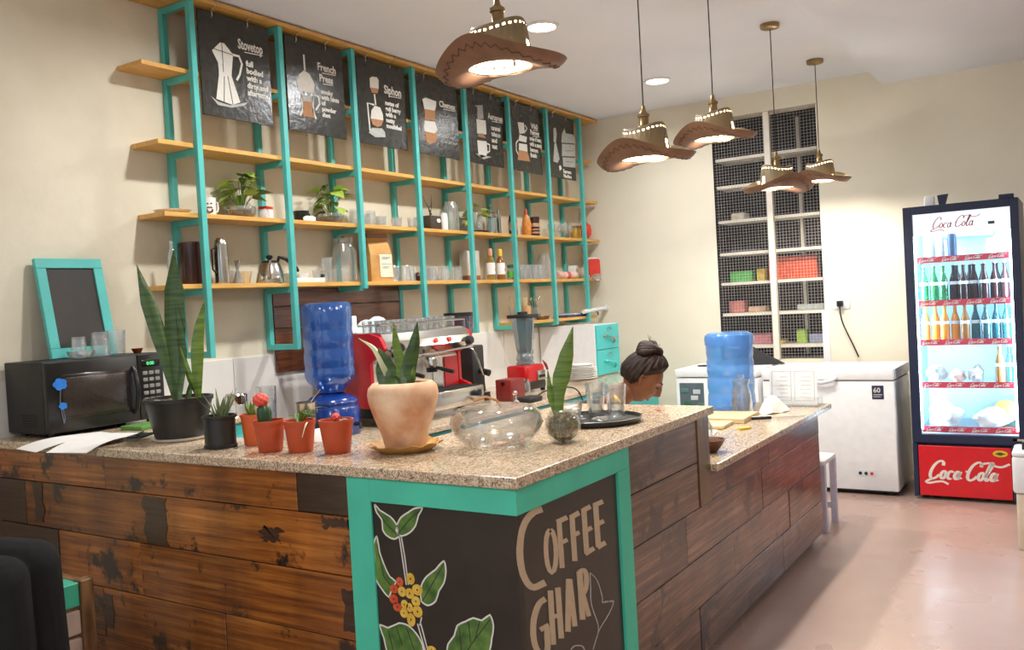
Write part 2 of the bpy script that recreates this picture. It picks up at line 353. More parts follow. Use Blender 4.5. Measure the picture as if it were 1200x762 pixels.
LET= [([(2.199,0.95),(2.184,0.951),(2.167,0.953),(2.148,0.952),(2.131,0.949),(2.114,0.944),(2.099,0.937),(2.087,0.928),(2.076,0.917),(2.068,0.904),(2.061,0.888),(2.056,0.871),(2.053,0.854),(2.053,0.835),(2.055,0.816),(2.059,0.798),(2.065,0.782),(2.074,0.767),(2.084,0.753),(2.096,0.741),(2.112,0.729),(2.135,0.719),(2.16,0.715),(2.183,0.714),(2.206,0.713)],[(2.208,0.93),(2.192,0.931),(2.178,0.932),(2.166,0.932),(2.153,0.929),(2.14,0.926),(2.128,0.92),(2.117,0.913),(2.108,0.903),(2.1,0.892),(2.094,0.878),(2.09,0.861),(2.087,0.845),(2.087,0.827),(2.089,0.809),(2.092,0.793),(2.098,0.779),(2.105,0.766),(2.113,0.755),(2.122,0.746),(2.129,0.741),(2.135,0.738),(2.148,0.736),(2.168,0.736),(2.19,0.735)]),([(2.233,0.866),(2.243,0.859),(2.252,0.841),(2.256,0.815),(2.255,0.787),(2.249,0.764),(2.24,0.75),(2.239,0.748),(2.237,0.751),(2.229,0.77),(2.224,0.796),(2.225,0.824),(2.231,0.847),(2.241,0.86),(2.251,0.862)],[(2.251,0.872),(2.267,0.86),(2.278,0.837),(2.283,0.809),(2.282,0.78),(2.275,0.754),(2.263,0.738),(2.237,0.735),(2.214,0.752),(2.204,0.774),(2.199,0.802),(2.2,0.83),(2.206,0.855),(2.218,0.871),(2.234,0.876)]),([(2.282,0.888),(2.286,0.741)],[(2.311,0.882),(2.315,0.734)]),([(2.289,0.874),(2.353,0.874)],[(2.278,0.89),(2.341,0.89)]),([(2.301,0.808),(2.346,0.807)],[(2.291,0.821),(2.336,0.821)]),([(2.361,0.882),(2.365,0.741)],[(2.392,0.875),(2.396,0.733)]),([(2.371,0.868),(2.43,0.87)],[(2.358,0.884),(2.416,0.887)]),([(2.384,0.81),(2.423,0.811)],[(2.373,0.824),(2.412,0.825)]),([(2.439,0.886),(2.443,0.742)],[(2.471,0.88),(2.475,0.734)]),([(2.45,0.871),(2.506,0.873)],[(2.437,0.887),(2.493,0.889)]),([(2.463,0.804),(2.508,0.805)],[(2.45,0.818),(2.495,0.82)]),([(2.456,0.733),(2.517,0.735)],[(2.441,0.749),(2.501,0.751)]),([(2.518,0.885),(2.523,0.743)],[(2.552,0.878),(2.557,0.736)]),([(2.529,0.871),(2.593,0.87)],[(2.518,0.887),(2.581,0.886)]),([(2.545,0.806),(2.592,0.806)],[(2.533,0.821),(2.58,0.821)]),([(2.54,0.731),(2.597,0.732)],[(2.526,0.748),(2.582,0.749)]),([(2.182,0.687),(2.169,0.686),(2.154,0.685),(2.14,0.68),(2.128,0.671),(2.117,0.659),(2.109,0.646),(2.104,0.631),(2.102,0.615),(2.101,0.6),(2.103,0.586),(2.106,0.572),(2.112,0.558),(2.121,0.545),(2.132,0.532),(2.149,0.52),(2.169,0.513),(2.187,0.513),(2.2,0.518),(2.204,0.53),(2.205,0.545),(2.205,0.558),(2.206,0.57),(2.207,0.58),(2.207,0.591)],[(2.199,0.669),(2.185,0.668),(2.174,0.668),(2.164,0.665),(2.154,0.657),(2.144,0.646),(2.137,0.634),(2.132,0.621),(2.13,0.606),(2.129,0.591),(2.131,0.578),(2.134,0.566),(2.139,0.555),(2.146,0.544),(2.154,0.535),(2.158,0.531),(2.16,0.531),(2.167,0.531),(2.172,0.533),(2.175,0.541),(2.175,0.555),(2.175,0.568),(2.176,0.58),(2.177,0.59),(2.178,0.601)]),([(2.196,0.604),(2.148,0.607)],[(2.208,0.587),(2.159,0.591)]),([(2.208,0.697),(2.209,0.535)],[(2.236,0.689),(2.236,0.526)]),([(2.251,0.692),(2.256,0.537)],[(2.28,0.685),(2.285,0.528)]),([(2.222,0.606),(2.272,0.598)],[(2.216,0.62),(2.265,0.612)]),([(2.319,0.699),(2.297,0.544)],[(2.349,0.69),(2.326,0.533)]),([(2.325,0.695),(2.342,0.544)],[(2.353,0.688),(2.37,0.536)]),([(2.322,0.58),(2.358,0.579)],[(2.312,0.593),(2.348,0.592)]),([(2.387,0.702),(2.391,0.549)],[(2.419,0.695),(2.423,0.539)]),([(2.406,0.688),(2.418,0.688),(2.426,0.688),(2.424,0.69),(2.425,0.687),(2.429,0.679),(2.431,0.67),(2.43,0.66),(2.427,0.649),(2.422,0.64),(2.415,0.634),(2.404,0.63),(2.393,0.626)],[(2.393,0.704),(2.405,0.704),(2.419,0.704),(2.44,0.697),(2.452,0.686),(2.458,0.674),(2.46,0.663),(2.46,0.651),(2.456,0.638),(2.45,0.627),(2.44,0.62),(2.428,0.615),(2.416,0.611)]),([(2.401,0.626),(2.434,0.544)],[(2.429,0.621),(2.462,0.539)])]
SKE= [([(2.474,0.673),(2.489,0.661),(2.505,0.649),(2.518,0.635),(2.53,0.614),(2.54,0.591),(2.547,0.572),(2.548,0.562),(2.546,0.556),(2.554,0.549),(2.579,0.543),(2.61,0.538),(2.626,0.533),(2.624,0.526),(2.61,0.515),(2.592,0.505),(2.568,0.495),(2.539,0.485),(2.514,0.473),(2.496,0.459),(2.481,0.443),(2.466,0.427)],[(2.477,0.673),(2.493,0.662),(2.509,0.649),(2.523,0.634),(2.535,0.614),(2.546,0.59),(2.553,0.571),(2.554,0.56),(2.552,0.555),(2.555,0.551),(2.577,0.546),(2.609,0.541),(2.631,0.534),(2.63,0.523),(2.616,0.513),(2.597,0.502),(2.573,0.492),(2.544,0.482),(2.519,0.471),(2.501,0.456),(2.486,0.44),(2.471,0.425)]),([(2.473,0.674),(2.472,0.657),(2.472,0.64),(2.471,0.623),(2.469,0.606),(2.468,0.59),(2.471,0.57),(2.482,0.544),(2.498,0.515),(2.509,0.491),(2.509,0.476),(2.503,0.466),(2.497,0.456)],[(2.478,0.672),(2.478,0.655),(2.477,0.638),(2.477,0.621),(2.475,0.605),(2.473,0.588),(2.476,0.569),(2.488,0.543),(2.504,0.514),(2.514,0.49),(2.514,0.474),(2.508,0.464),(2.503,0.453)]),([(2.549,0.551),(2.577,0.547),(2.628,0.528)],[(2.547,0.554),(2.577,0.55),(2.629,0.531)]),([(2.328,0.476),(2.336,0.477),(2.344,0.478),(2.353,0.478),(2.366,0.474),(2.382,0.468),(2.395,0.463),(2.401,0.457),(2.406,0.45),(2.411,0.443)],[(2.323,0.48),(2.331,0.481),(2.339,0.483),(2.351,0.482),(2.366,0.478),(2.383,0.472),(2.398,0.465),(2.408,0.457),(2.413,0.449),(2.418,0.442)])]
LEAF= [[(1.868,0.947),(1.848,0.93),(1.808,0.914),(1.782,0.888),(1.787,0.872),(1.776,0.857),(1.797,0.845),(1.829,0.855),(1.841,0.87),(1.842,0.901),(1.862,0.922)],[(1.782,0.888),(1.764,0.915),(1.734,0.933),(1.709,0.947),(1.678,0.951),(1.695,0.927),(1.709,0.894),(1.735,0.87),(1.776,0.857)],[(1.867,0.848),(1.859,0.798),(1.841,0.755),(1.823,0.725),(1.799,0.712),(1.818,0.688),(1.832,0.66),(1.859,0.682),(1.882,0.711),(1.881,0.782),(1.882,0.821)],[(1.608,0.799),(1.603,0.77),(1.613,0.732),(1.634,0.705),(1.648,0.673),(1.68,0.655),(1.703,0.665),(1.699,0.715),(1.678,0.743),(1.641,0.769)],[(1.877,0.567),(1.844,0.562),(1.797,0.584),(1.761,0.582),(1.73,0.561),(1.709,0.53),(1.709,0.471),(1.836,0.448),(1.863,0.527)],[(1.612,0.488),(1.617,0.521),(1.611,0.549),(1.586,0.578),(1.573,0.61),(1.542,0.627),(1.512,0.642),(1.483,0.639),(1.453,0.66),(1.443,0.63),(1.451,0.593),(1.469,0.537)]]
STEM= [[(1.776,0.854),(1.769,0.795),(1.759,0.708)],[(1.768,0.856),(1.759,0.796),(1.751,0.709)],[(1.724,0.593),(1.695,0.498)],[(1.712,0.598),(1.687,0.506)],[(1.706,0.615),(1.716,0.588)]]
VEIN= [[(1.857,0.926),(1.827,0.89),(1.784,0.862)],[(1.686,0.946),(1.732,0.911),(1.78,0.863)],[(1.869,0.822),(1.848,0.722),(1.817,0.694)],[(1.609,0.791),(1.655,0.727),(1.699,0.666)],[(1.81,0.574),(1.79,0.514)],[(1.769,0.574),(1.742,0.509)],[(1.454,0.646),(1.525,0.563),(1.574,0.495)],[(1.531,0.629),(1.528,0.566)],[(1.566,0.605),(1.563,0.539)],[(1.491,0.635),(1.509,0.584)],[(1.844,0.556),(1.828,0.494)]]
BERRY= [(1.784,0.714,0.014,0.015,0),(1.808,0.689,0.017,0.014,0),(1.812,0.657,0.018,0.015,0),(1.799,0.634,0.017,0.014,0),(1.74,0.729,0.016,0.018,1),(1.777,0.685,0.016,0.016,1),(1.747,0.683,0.017,0.016,1),(1.716,0.698,0.02,0.017,1),(1.77,0.646,0.014,0.014,1),(1.724,0.662,0.017,0.016,1),(1.75,0.639,0.013,0.014,1),(1.774,0.619,0.016,0.015,1),(1.72,0.631,0.019,0.018,1),(1.747,0.602,0.016,0.021,1),(1.674,0.523,0.017,0.01,1)]
# ------------------------------------------------------------------ room shell
XB, YW, ZC, ZS = 7.78, 4.15, 3.28, 3.165       # back wall, shelf wall, ceiling, soffit
struct(M().bx(-4.0, 9.0, -5.0, 4.6, -0.1, 0.0).build('floor', FLOOR, smooth=False))
struct(M().bx(-4.0, XB + .6, 1.31, 4.6, ZC, ZC + .1).build('ceiling', CEIL, smooth=False))
struct(M().bx(-4.0, XB + .6, -5.0, 1.31, ZS, ZC + .1).build('ceiling_soffit', CEIL, smooth=False))
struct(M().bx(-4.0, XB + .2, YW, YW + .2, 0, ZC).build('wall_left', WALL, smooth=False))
RY0, RY1, RZ0, RZ1 = 1.835, 2.755, 0.92, 3.10   # opening of the meshed cupboard in the back wall
wb = M().bx(XB, XB+.2, -5.0, RY0, 0, ZC).bx(XB, XB+.2, RY1, 4.6, 0, ZC).bx(XB, XB+.2, RY0, RY1, 0, RZ0).bx(XB, XB+.2, RY0, RY1, RZ1, ZC)
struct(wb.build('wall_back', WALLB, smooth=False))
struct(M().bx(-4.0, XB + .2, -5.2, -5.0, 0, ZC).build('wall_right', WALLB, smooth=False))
struct(M().bx(XB-.004, XB, 2.76, 4.14, 3.02, 3.032).build('trim_1', WALLB, smooth=False))
# white backsplash sheets behind the worktop
ws = struct(M().bx(2.0, XB-.02, YW-.008, YW, 0.82, 1.32).build('trim_2', SPLASH, smooth=False))
for x0, x1 in ((2.02, 3.42), (3.425, 4.86), (4.865, 6.28), (6.285, 7.74)):
    M().bx(x0, x1, YW-.014, YW-.008, 0.82, 1.315).build('sheet', SPLASH, ws, smooth=False)

# ------------------------------------------------------------------ meshed cupboard recessed in the back wall
DARKIN = pm('dark_cupboard_paint', s(30, 27, 34), 0.8)
SHELFW = pm('cream_shelf_paint', s(236, 228, 212), 0.5, var=0.05)
WIRE = pm('galvanised_wire', s(196, 190, 186), 0.5, 0.0)
wc = thing('mesh_cupboard', 'tall dark built-in cupboard with white wire mesh front in the back wall', 'cupboard', (XB, RY0, RZ0))
w, h, dp = RY1 - RY0, RZ1 - RZ0, 0.42
M().bx(.2, dp, 0, w, 0, .02).bx(.2, dp, 0, w, h-.02, h).bx(.2, dp, -.02, 0, 0, h).bx(.2, dp, w, w+.02, 0, h).bx(dp, dp+.02, -.02, w+.02, 0, h).bx(0.001,.2,0.001,.004,0.001,h-.001).bx(0.001,.2,w-.004,w-.001,0.001,h-.001).build('carcass', DARKIN, wc, smooth=False)
CUPZ = [2.747, 2.50, 2.187, 1.893, 1.624, 1.343, 1.05]
for z in CUPZ: M().bx(.06, .38, .004, w-.004, z-RZ0-.025, z-RZ0).build('shelf', SHELFW, wc, smooth=False)
M().bx(.0, .05, .40, .45, .005, h-.005).build('post', SHELFW, wc, smooth=False)
M().bx(.385, .412, .24, .27, .02, h-.02).build('rear_post', SHELFW, wc, smooth=False)
wm = M()
for i in range(1, 34): y = w*i/34; wm.bx(.018, .0195, y-.0009, y+.0009, .005, h-.005)
for i in range(1, 82): z = h*i/82; wm.bx(.0165, .018, .005, w-.005, z-.0009, z+.0009)
stuff(wm.build('wire_mesh', WIRE, wc, smooth=False))

# ------------------------------------------------------------------ bar counter
bar = thing('bar_counter', 'L-shaped wooden bar counter clad in reclaimed planks with teal-framed chalkboard corner', 'counter', (2.06, 1.35, 0))
def P(x0, x1, y0, y1, z0, z1, mat, name='plank', par=bar, bv=0.002, org=(2.06, 1.35, 0)):
    c = ((x0+x1)/2, (y0+y1)/2, (z0+z1)/2)
    o = M().bx(x0-c[0], x1-c[0], y0-c[1], y1-c[1], z0-c[2], z1-c[2]).build(name, mat, par, (c[0]-org[0], c[1]-org[1], c[2]-org[2]), smooth=False)
    if bv: bevel(o, bv, 1)
    return o
g = 0.0018
rowsL = [1.03, .895, .70, .492, .29, .06]
segL = [[(1.977, 2.215, 1), (2.215, 3.30, 0), (3.30, 4.14, 0)], [(1.977, 2.99, 0), (2.99, 3.90, 0), (3.90, 4.14, 1)],
        [(1.977, 3.10, 0), (3.10, 3.66, 0), (3.66, 4.14, 1)], [(1.977, 2.62, 0), (2.62, 3.36, 0), (3.36, 4.14, 0)], [(1.977, 2.9, 0), (2.9, 4.14, 0)]]
for k in range(5):
    for y0, y1, d in segL[k]: P(2.06 + random.uniform(0, .003), 2.082, y0+g, y1-g, rowsL[k+1]+g, rowsL[k]-g, PLANKD if d else PLANKL)
def ragged(y0, y1, z0, z1, seed, jy=.012, jz=.006, n=9):
    r = random.Random(seed); pts = []
    for i in range(n): pts.append((y0 + r.uniform(-jy, jy), z0 + (z1-z0)*i/(n-1)))
    for i in range(1, n-1): pts.append((y0 + (y1-y0)*i/(n-1), z1 + r.uniform(-jz, 0)))
    for i in range(n): pts.append((y1 + r.uniform(-jy, jy), z1 - (z1-z0)*i/(n-1)))
    for i in range(1, n-1): pts.append((y1 + (y0-y1)*i/(n-1), z0 + r.uniform(0, jz)))
    M().prism([(a - 1.35, b) for a, b in pts], -.0016, .004, 'yz').build('dark_patch', PLANKD, bar, smooth=False)
ragged(2.92, 3.055, .705, .89, 1); ragged(3.76, 3.83, .722, .893, 2, .010); ragged(1.985, 2.10, .845, .893, 3, .014, .02); ragged(1.982, 2.03, .52, .66, 4, .01); ragged(2.30, 2.40, .775, .835, 5, .02, .012); ragged(3.30, 3.36, .33, .47, 6, .008)
rowsR = [1.03, .85, .66, .46, .26, .06]
segR = [[(2.785, 3.455)], [(2.785, 3.455)], [(2.785, 3.30), (3.30, 4.30), (4.30, 5.44)], [(2.785, 3.85), (3.85, 4.75), (4.75, 5.44)], [(2.785, 3.4), (3.4, 4.6), (4.6, 5.44)]]
for k in range(5):
    for x0, x1 in segR[k]: P(x0+g, x1-g, 1.35 + random.uniform(0, .003), 1.372, rowsR[k+1]+g, rowsR[k]-g, PLANKR)
for x0, x1 in ((3.585, 4.42), (4.42, 5.44)): P(x0+g, x1-g, 1.35 + random.uniform(0, .003), 1.372, .66+g, .785, PLANKR)
POSTW = plank_mat('bar_end_post_wood', (s(74, 54, 24), s(104, 78, 36), s(132, 100, 50)), (6, 6, 0.8), s(60, 44, 22), 0.7)
P(3.455, 3.585, 1.345, 1.375, .662, 1.03, POSTW, 'end_board')
P(3.565, 3.585, 1.375, 1.95, .822, 1.03, POSTW, 'end_panel')
for k in range(4): P(5.44, 5.46, 1.36, 1.95, max(.06, .785-.2*(k+1))+g, .785-.2*k-g, PLANKR)
# carcass behind the cladding
o = M().bx(.022, .25, .04, 2.78, .06, 1.03).bx(.022, 1.49, .022, .60, .06, 1.03).bx(1.49, 3.38, .022, .58, .06, .785).build('carcass', PANELW, bar, smooth=False)
M().bx(.05, .22, .06, 2.78, 0, .06).bx(.05, 3.35, .06, .55, 0, .06).build('plinth', BLACKM, bar, smooth=False)
# teal-framed chalkboard corner
fr = M().bx(-.012, .022, .53, .627, .05, 1.03).bx(-.012, .022, -.012, .53, .955, 1.03).bx(.022, .722, -.012, .022, .955, 1.03).bx(.633, .722, -.012, .022, .05, .955).bx(-.012, .722, -.012, .022, .05, .12).bx(-.012, .022, -.012, .53, .05, .12)
bevel(fr.build('corner_frame', TEALD, bar, smooth=False), .002, 1)
cb1 = M().bx(-.004, .022, -.001, .53, .12, .955).build('chalkboard', CHALKL, bar, smooth=False)
cb2 = M().bx(-.0035, .633, -.0005, .022, .12, .955).build('chalkboard', CHALK, bar, smooth=False)
cb1['label'] = 'chalkboard face painted with a coffee branch'; cb2['label'] = 'chalkboard face lettered COFFEE GHAR'
def closed_curve(pl, k=3):
    n = len(pl); o = []
    for i in range(n):
        a, b, c, d = [Vector(pl[(i+q_) % n]) for q_ in (-1, 0, 1, 2)]
        for j in range(k):
            u = j/k; o.append(tuple(.5*((2*b)+(c-a)*u*.8+(2*a-5*b+4*c-d)*u*u*.8+(3*b-a-3*c+d)*u**3*.8 + (c-b)*(.4*u-.0)*0)) if False else tuple(b.lerp(c, u) + ((b-a).normalized()-(d-c).normalized())*(c-b).length*.10*u*(1-u)*2))
    return o
def offs(pts, dx, dz=0): return [(a - dx, b - dz) for a, b in pts]
q = M()
for k_, (L_, R_) in enumerate(LET): q.strip(offs(L_, 2.06), offs(R_, 2.06), -.0016-.00012*k_, -.0006)
q.build('chalk_lettering', CHALKC, cb2, smooth=False)
q = M()
for L_, R_ in SKE: q.strip(offs(L_, 2.06), offs(R_, 2.06), -.0012, -.0006)
stuff(q.build('chalk_sketch', CHALKG, cb2, smooth=False))
LEAF = [closed_curve(l_) for l_ in LEAF]
for lf in LEAF:
    M().prism(offs(lf, 1.35), -.0046, -.004, 'yz').build('painted_leaf', LEAFP, cb1, smooth=False)
q = M()
for lf in LEAF: q.line(offs(lf + lf[:1], 1.35), .005, -.0054, -.0046, 'yz')
for st in STEM: q.line(offs(st, 1.35), .004, -.0052, -.004, 'yz')
stuff(q.build('chalk_outline', CHALKW, cb1, smooth=False))
q = M()
for st in VEIN: q.line(offs(st, 1.35), .003, -.0052, -.0046, 'yz')
stuff(q.build('leaf_vein', INK, cb1, smooth=False))
for y, z, ry, rz, k in BERRY:
    pts = [(y-1.35 + ry*math.cos(t*PI/8), z + rz*math.sin(t*PI/8)) for t in range(16)]
    b = M().prism(pts, -.0064, -.0046, 'yz').build('painted_berry', BERRYY if k else BERRYR, cb1, smooth=False)
q = M()
for y, z, ry, rz, k in BERRY: q.prism([(y-1.35 + .15*ry*math.cos(t*PI/4), z + .2*rz*math.sin(t*PI/4)) for t in range(8)], -.007, -.0064, 'yz')
stuff(q.build('berry_eye', INK, cb1, smooth=False))

# worktops
o = M().prism([(2.035, 1.325), (3.605, 1.325), (3.605, 2.05), (2.40, 2.05), (2.40, 3.50), (2.98, 3.50), (2.98, 4.13), (2.035, 4.13)], 1.031, 1.066, 'xy').build('raised_worktop', GRANITE, smooth=False)
bevel(tag(o, 'raised L-shaped speckled granite top of the bar', 'countertop'), .006, 2)
o = M().prism([(3.590, 1.315), (5.64, 1.315), (5.64, 2.0), (3.590, 2.0)], .786, .82, 'xy').build('lower_worktop', GRANITE, smooth=False)
bevel(tag(o, 'lower speckled granite worktop beyond the raised bar end', 'countertop'), .006, 2)
bc = thing('back_counter', 'teal-fronted work counter along the shelf wall', 'counter', (3.0, 3.18, 0))
M().bx(0, 4.29, .02, .95, .08, .825).build('carcass', TEALB, bc, smooth=False)
M().bx(0, 4.29, .06, .9, 0, .08).build('plinth', BLACKM, bc, smooth=False)
for i in range(7): P(.006+i*.612, .606+i*.612, 0, .02, .1, .815, TEALB, 'door', bc, .002, (0, 0, 0))
M().bx(-.68, -.02, .34, .95, 0, 1.03).build('side_cabinet', TEALB, bc, smooth=False)
o = M().bx(2.985, 7.31, 3.145, 4.13, .826, .86).build('back_worktop', GRANITE, smooth=False)
bevel(tag(o, 'speckled granite top of the back counter under the shelves', 'countertop'), .005, 2)
# ------------------------------------------------------------------ wall shelf: teal steel ladder frames and pine boards
FX = [3.09 + .6165 * i for i in range(8)]
TIER = {'A': 2.488, 'B': 2.118, 'C': 1.742}
T0 = 2.885
sh = thing('wall_shelf', 'teal steel ladder-frame wall shelf with honey pine boards', 'shelf', (FX[0], YW, 1.33))
def sp(x0, x1, y0, y1, z0, z1, name, mat, bv=.002):
    o = M().bx(x0-FX[0], x1-FX[0], y0-YW, y1-YW, z0-1.33, z1-1.33).build(name, mat, sh, smooth=False)
    bevel(o, bv, 1); return o
bot = [1.345, 1.345, 1.695, 1.35, 1.335, 1.335, 1.335, 1.335]
pw = .017
for i, x in enumerate(FX):
    zb = bot[i]
    sp(x-pw, x+pw, 3.886, 3.92, zb, 3.243, 'front_post', TEAL)
    sp(x-pw, x+pw, 4.112, 4.146, zb, 3.243, 'rear_post', TEAL)
    for z in [3.243, T0-.025, TIER['A']-.025, TIER['B']-.025, TIER['C']-.025] + ([zb+.034] if zb < 1.5 and i < 5 else ([1.362] if i >= 5 else [])):
        sp(x-pw+.002, x+pw-.002, 3.92, 4.112, z-.034, z, 'arm', TEAL)
sp(2.76, 7.74, 3.875, 4.146, 3.245, 3.268, 'top_board', BOARD)
for a, b in ((2.81, 7.72),): sp(a, b, 3.945, 4.146, T0-.024, T0, 'shelf_board', BOARD)
for k, x0, x1 in (('A', 2.86, 7.735), ('B', 2.872, 7.75), ('C', 2.90, 7.74)): sp(x0, x1, 3.921, 4.146, TIER[k]-.025, TIER[k], 'shelf_board', BOARD)
sp(6.19, 7.62, 3.921, 4.146, 1.362, 1.387, 'shelf_board', BOARD)

# dark wooden panel on the wall behind the espresso machine
wp = thing('wall_panel', 'dark reclaimed wood panel of horizontal boards behind the red espresso machine', 'panel', (3.74, YW, 1.2))
for k in range(4): P(0, 1.22, -.03, -.016, .135*k+.004, .135*k+.133, PANELW, 'plank', wp, .002, (0, 0, 0))

# ------------------------------------------------------------------ hanging chalkboard menus
MENU = {1:dict(top=[(0.081,0.357),(0.138,0.412),(0.167,0.413),(0.223,0.363),(0.206,0.259),(0.119,0.252),(0.117,0.299)],bot=[(0.117,0.228),(0.204,0.239),(0.254,0.103),(0.2,0.08),(0.09,0.096)],mid=[(0.119,0.252),(0.206,0.259),(0.204,0.239),(0.117,0.228)],knob=[(0.138,0.412),(0.146,0.442),(0.164,0.446),(0.167,0.413)],_handle=[(0.217,0.362),(0.265,0.362),(0.283,0.322),(0.263,0.26),(0.239,0.224)],gbase=[(0.056,0.104),(0.1,0.083),(0.182,0.074),(0.307,0.111),(0.28,0.088),(0.193,0.064),(0.099,0.064)],kl1=[(0.149,0.41),(0.149,0.253)],kl2=[(0.153,0.23),(0.141,0.085)],kl3=[(0.094,0.369),(0.222,0.36)],kl4=[(0.177,0.234),(0.201,0.082)]),
2:dict(_rod=[(0.151,0.475),(0.152,0.38)],dome=[(0.081,0.301),(0.104,0.347),(0.146,0.379),(0.19,0.363),(0.229,0.308)],mid=[(0.081,0.301),(0.229,0.308),(0.216,0.253),(0.089,0.246)],gglass=[(0.107,0.225),(0.212,0.233),(0.202,0.193),(0.117,0.187)],ocoffee=[(0.121,0.188),(0.193,0.192),(0.211,0.098),(0.116,0.099)],_hand=[(0.22,0.244),(0.255,0.235),(0.262,0.193),(0.225,0.149)],_leg1=[(0.108,0.235),(0.119,0.142),(0.09,0.095)],_leg2=[(0.21,0.242),(0.198,0.144),(0.224,0.095)]),
3:dict(tube=[(0.127,0.441),(0.152,0.456),(0.2,0.459),(0.216,0.444),(0.211,0.384),(0.126,0.379)],otcof=[(0.126,0.379),(0.211,0.384),(0.197,0.351),(0.143,0.346)],_stem=[(0.165,0.341),(0.172,0.27)],bulbt=[(0.114,0.172),(0.125,0.227),(0.162,0.264),(0.216,0.259),(0.239,0.217),(0.24,0.177)],obulbb=[(0.114,0.172),(0.24,0.177),(0.219,0.138),(0.177,0.123),(0.131,0.134)],_arm=[(0.156,0.268),(0.09,0.27),(0.1,0.09)],gbase=[(0.086,0.075),(0.122,0.111),(0.224,0.12),(0.252,0.097),(0.253,0.065),(0.15,0.052)]),
4:dict(top=[(0.067,0.393),(0.107,0.41),(0.231,0.402),(0.223,0.364),(0.208,0.331),(0.085,0.325)],owood=[(0.085,0.325),(0.208,0.331),(0.205,0.299),(0.202,0.258),(0.08,0.25),(0.088,0.286)],body=[(0.08,0.241),(0.2,0.249),(0.229,0.194),(0.192,0.163),(0.071,0.164),(0.066,0.19)],ocof=[(0.071,0.164),(0.192,0.163),(0.224,0.176),(0.202,0.101),(0.135,0.082),(0.091,0.087)]),
5:dict(gplg=[(0.145,0.452),(0.219,0.463),(0.225,0.362),(0.141,0.35)],tub=[(0.123,0.348),(0.251,0.353),(0.252,0.242),(0.124,0.234)],ocof=[(0.125,0.213),(0.15,0.238),(0.197,0.244),(0.242,0.219),(0.241,0.21)],low=[(0.119,0.181),(0.247,0.188),(0.254,0.1),(0.227,0.066),(0.163,0.05),(0.124,0.077)],_hnd=[(0.253,0.171),(0.289,0.167),(0.284,0.113),(0.254,0.1)],gsau=[(0.088,0.073),(0.307,0.07),(0.193,0.04)],gcap=[(0.118,0.452),(0.22,0.47),(0.219,0.461),(0.125,0.444)]),
6:dict(cup=[(0.118,0.409),(0.217,0.417),(0.223,0.33),(0.137,0.313)],_hnd=[(0.231,0.399),(0.266,0.377),(0.228,0.341)],mid=[(0.136,0.308),(0.254,0.302),(0.239,0.253),(0.117,0.254)],srv=[(0.119,0.233),(0.248,0.238),(0.251,0.176),(0.113,0.176)],ocof=[(0.113,0.176),(0.251,0.176),(0.287,0.096),(0.085,0.09)],_hl=[(0.112,0.258),(0.076,0.228),(0.073,0.166),(0.105,0.133)]),
7:dict(gpf=[(0.106,0.439),(0.147,0.45),(0.162,0.402),(0.136,0.31),(0.097,0.317)],gpf2=[(0.109,0.307),(0.141,0.311),(0.189,0.172),(0.151,0.135),(0.073,0.138)],gm1=[(0.261,0.415),(0.312,0.467),(0.331,0.424),(0.473,0.431),(0.51,0.379),(0.507,0.35),(0.24,0.328)],gm2=[(0.25,0.319),(0.499,0.341),(0.493,0.227),(0.238,0.205)],gm3=[(0.248,0.195),(0.492,0.216),(0.486,0.123),(0.25,0.111)],dot=[(0.17,0.109),(0.205,0.118),(0.22,0.086),(0.177,0.065)],kd1=[(0.29,0.26),(0.45,0.275)],kd2=[(0.3,0.16),(0.44,0.17)])}
# title lines (text, u, v, size), small lines
MTXT = {1:([('Stovetop', .262, .408, .078, .178)], ['full', 'bodied', 'with a', 'dirty and', 'aftertaste'], .312, .318, .041, .148),
 2:([('French', .26, .405, .066, .160), ('Press', .272, .338, .062, .118)], ['smoky', 'with hints', 'of', 'powder', 'shot'], .28, .262, .036, .155),
 3:([('Siphon', .266, .366, .08, .178)], ['notes of', 'goji berry', 'with a', 'nutty', 'mouthfeel'], .27, .288, .039, .158),
 4:([('Chemex', .264, .372, .062, .20)], [], .26, .305, .046, .20),
 5:([('Aeropress', .289, .375, .066, .215)], ['caramel', 'tobacco', 'and', 'nut'], .325, .292, .050, .13),
 6:([('V60', .33, .388, .062, .115), ('Pourover', .315, .335, .058, .15)], ['notes of honey', 'with a zesty', 'lemon', 'finish'], .298, .282, .048, .20),
 7:([], ['Espresso', 'Machine'], .245, .055, .042, .15)}
ORD = {1:('moka pot', 'Stovetop'), 2:('plunger pot', 'French Press'), 3:('siphon brewer', 'Siphon'), 4:('hourglass brewer', 'Chemex'), 5:('coffee press tube', 'Aeropress'), 6:('dripper and server', 'V60 Pourover'), 7:('portafilter and espresso machine', 'Espresso')}
SIGN = pm('sign_black', s(40, 39, 36), 0.24, scale=26, col2=s(58, 55, 48), bump=0.5)
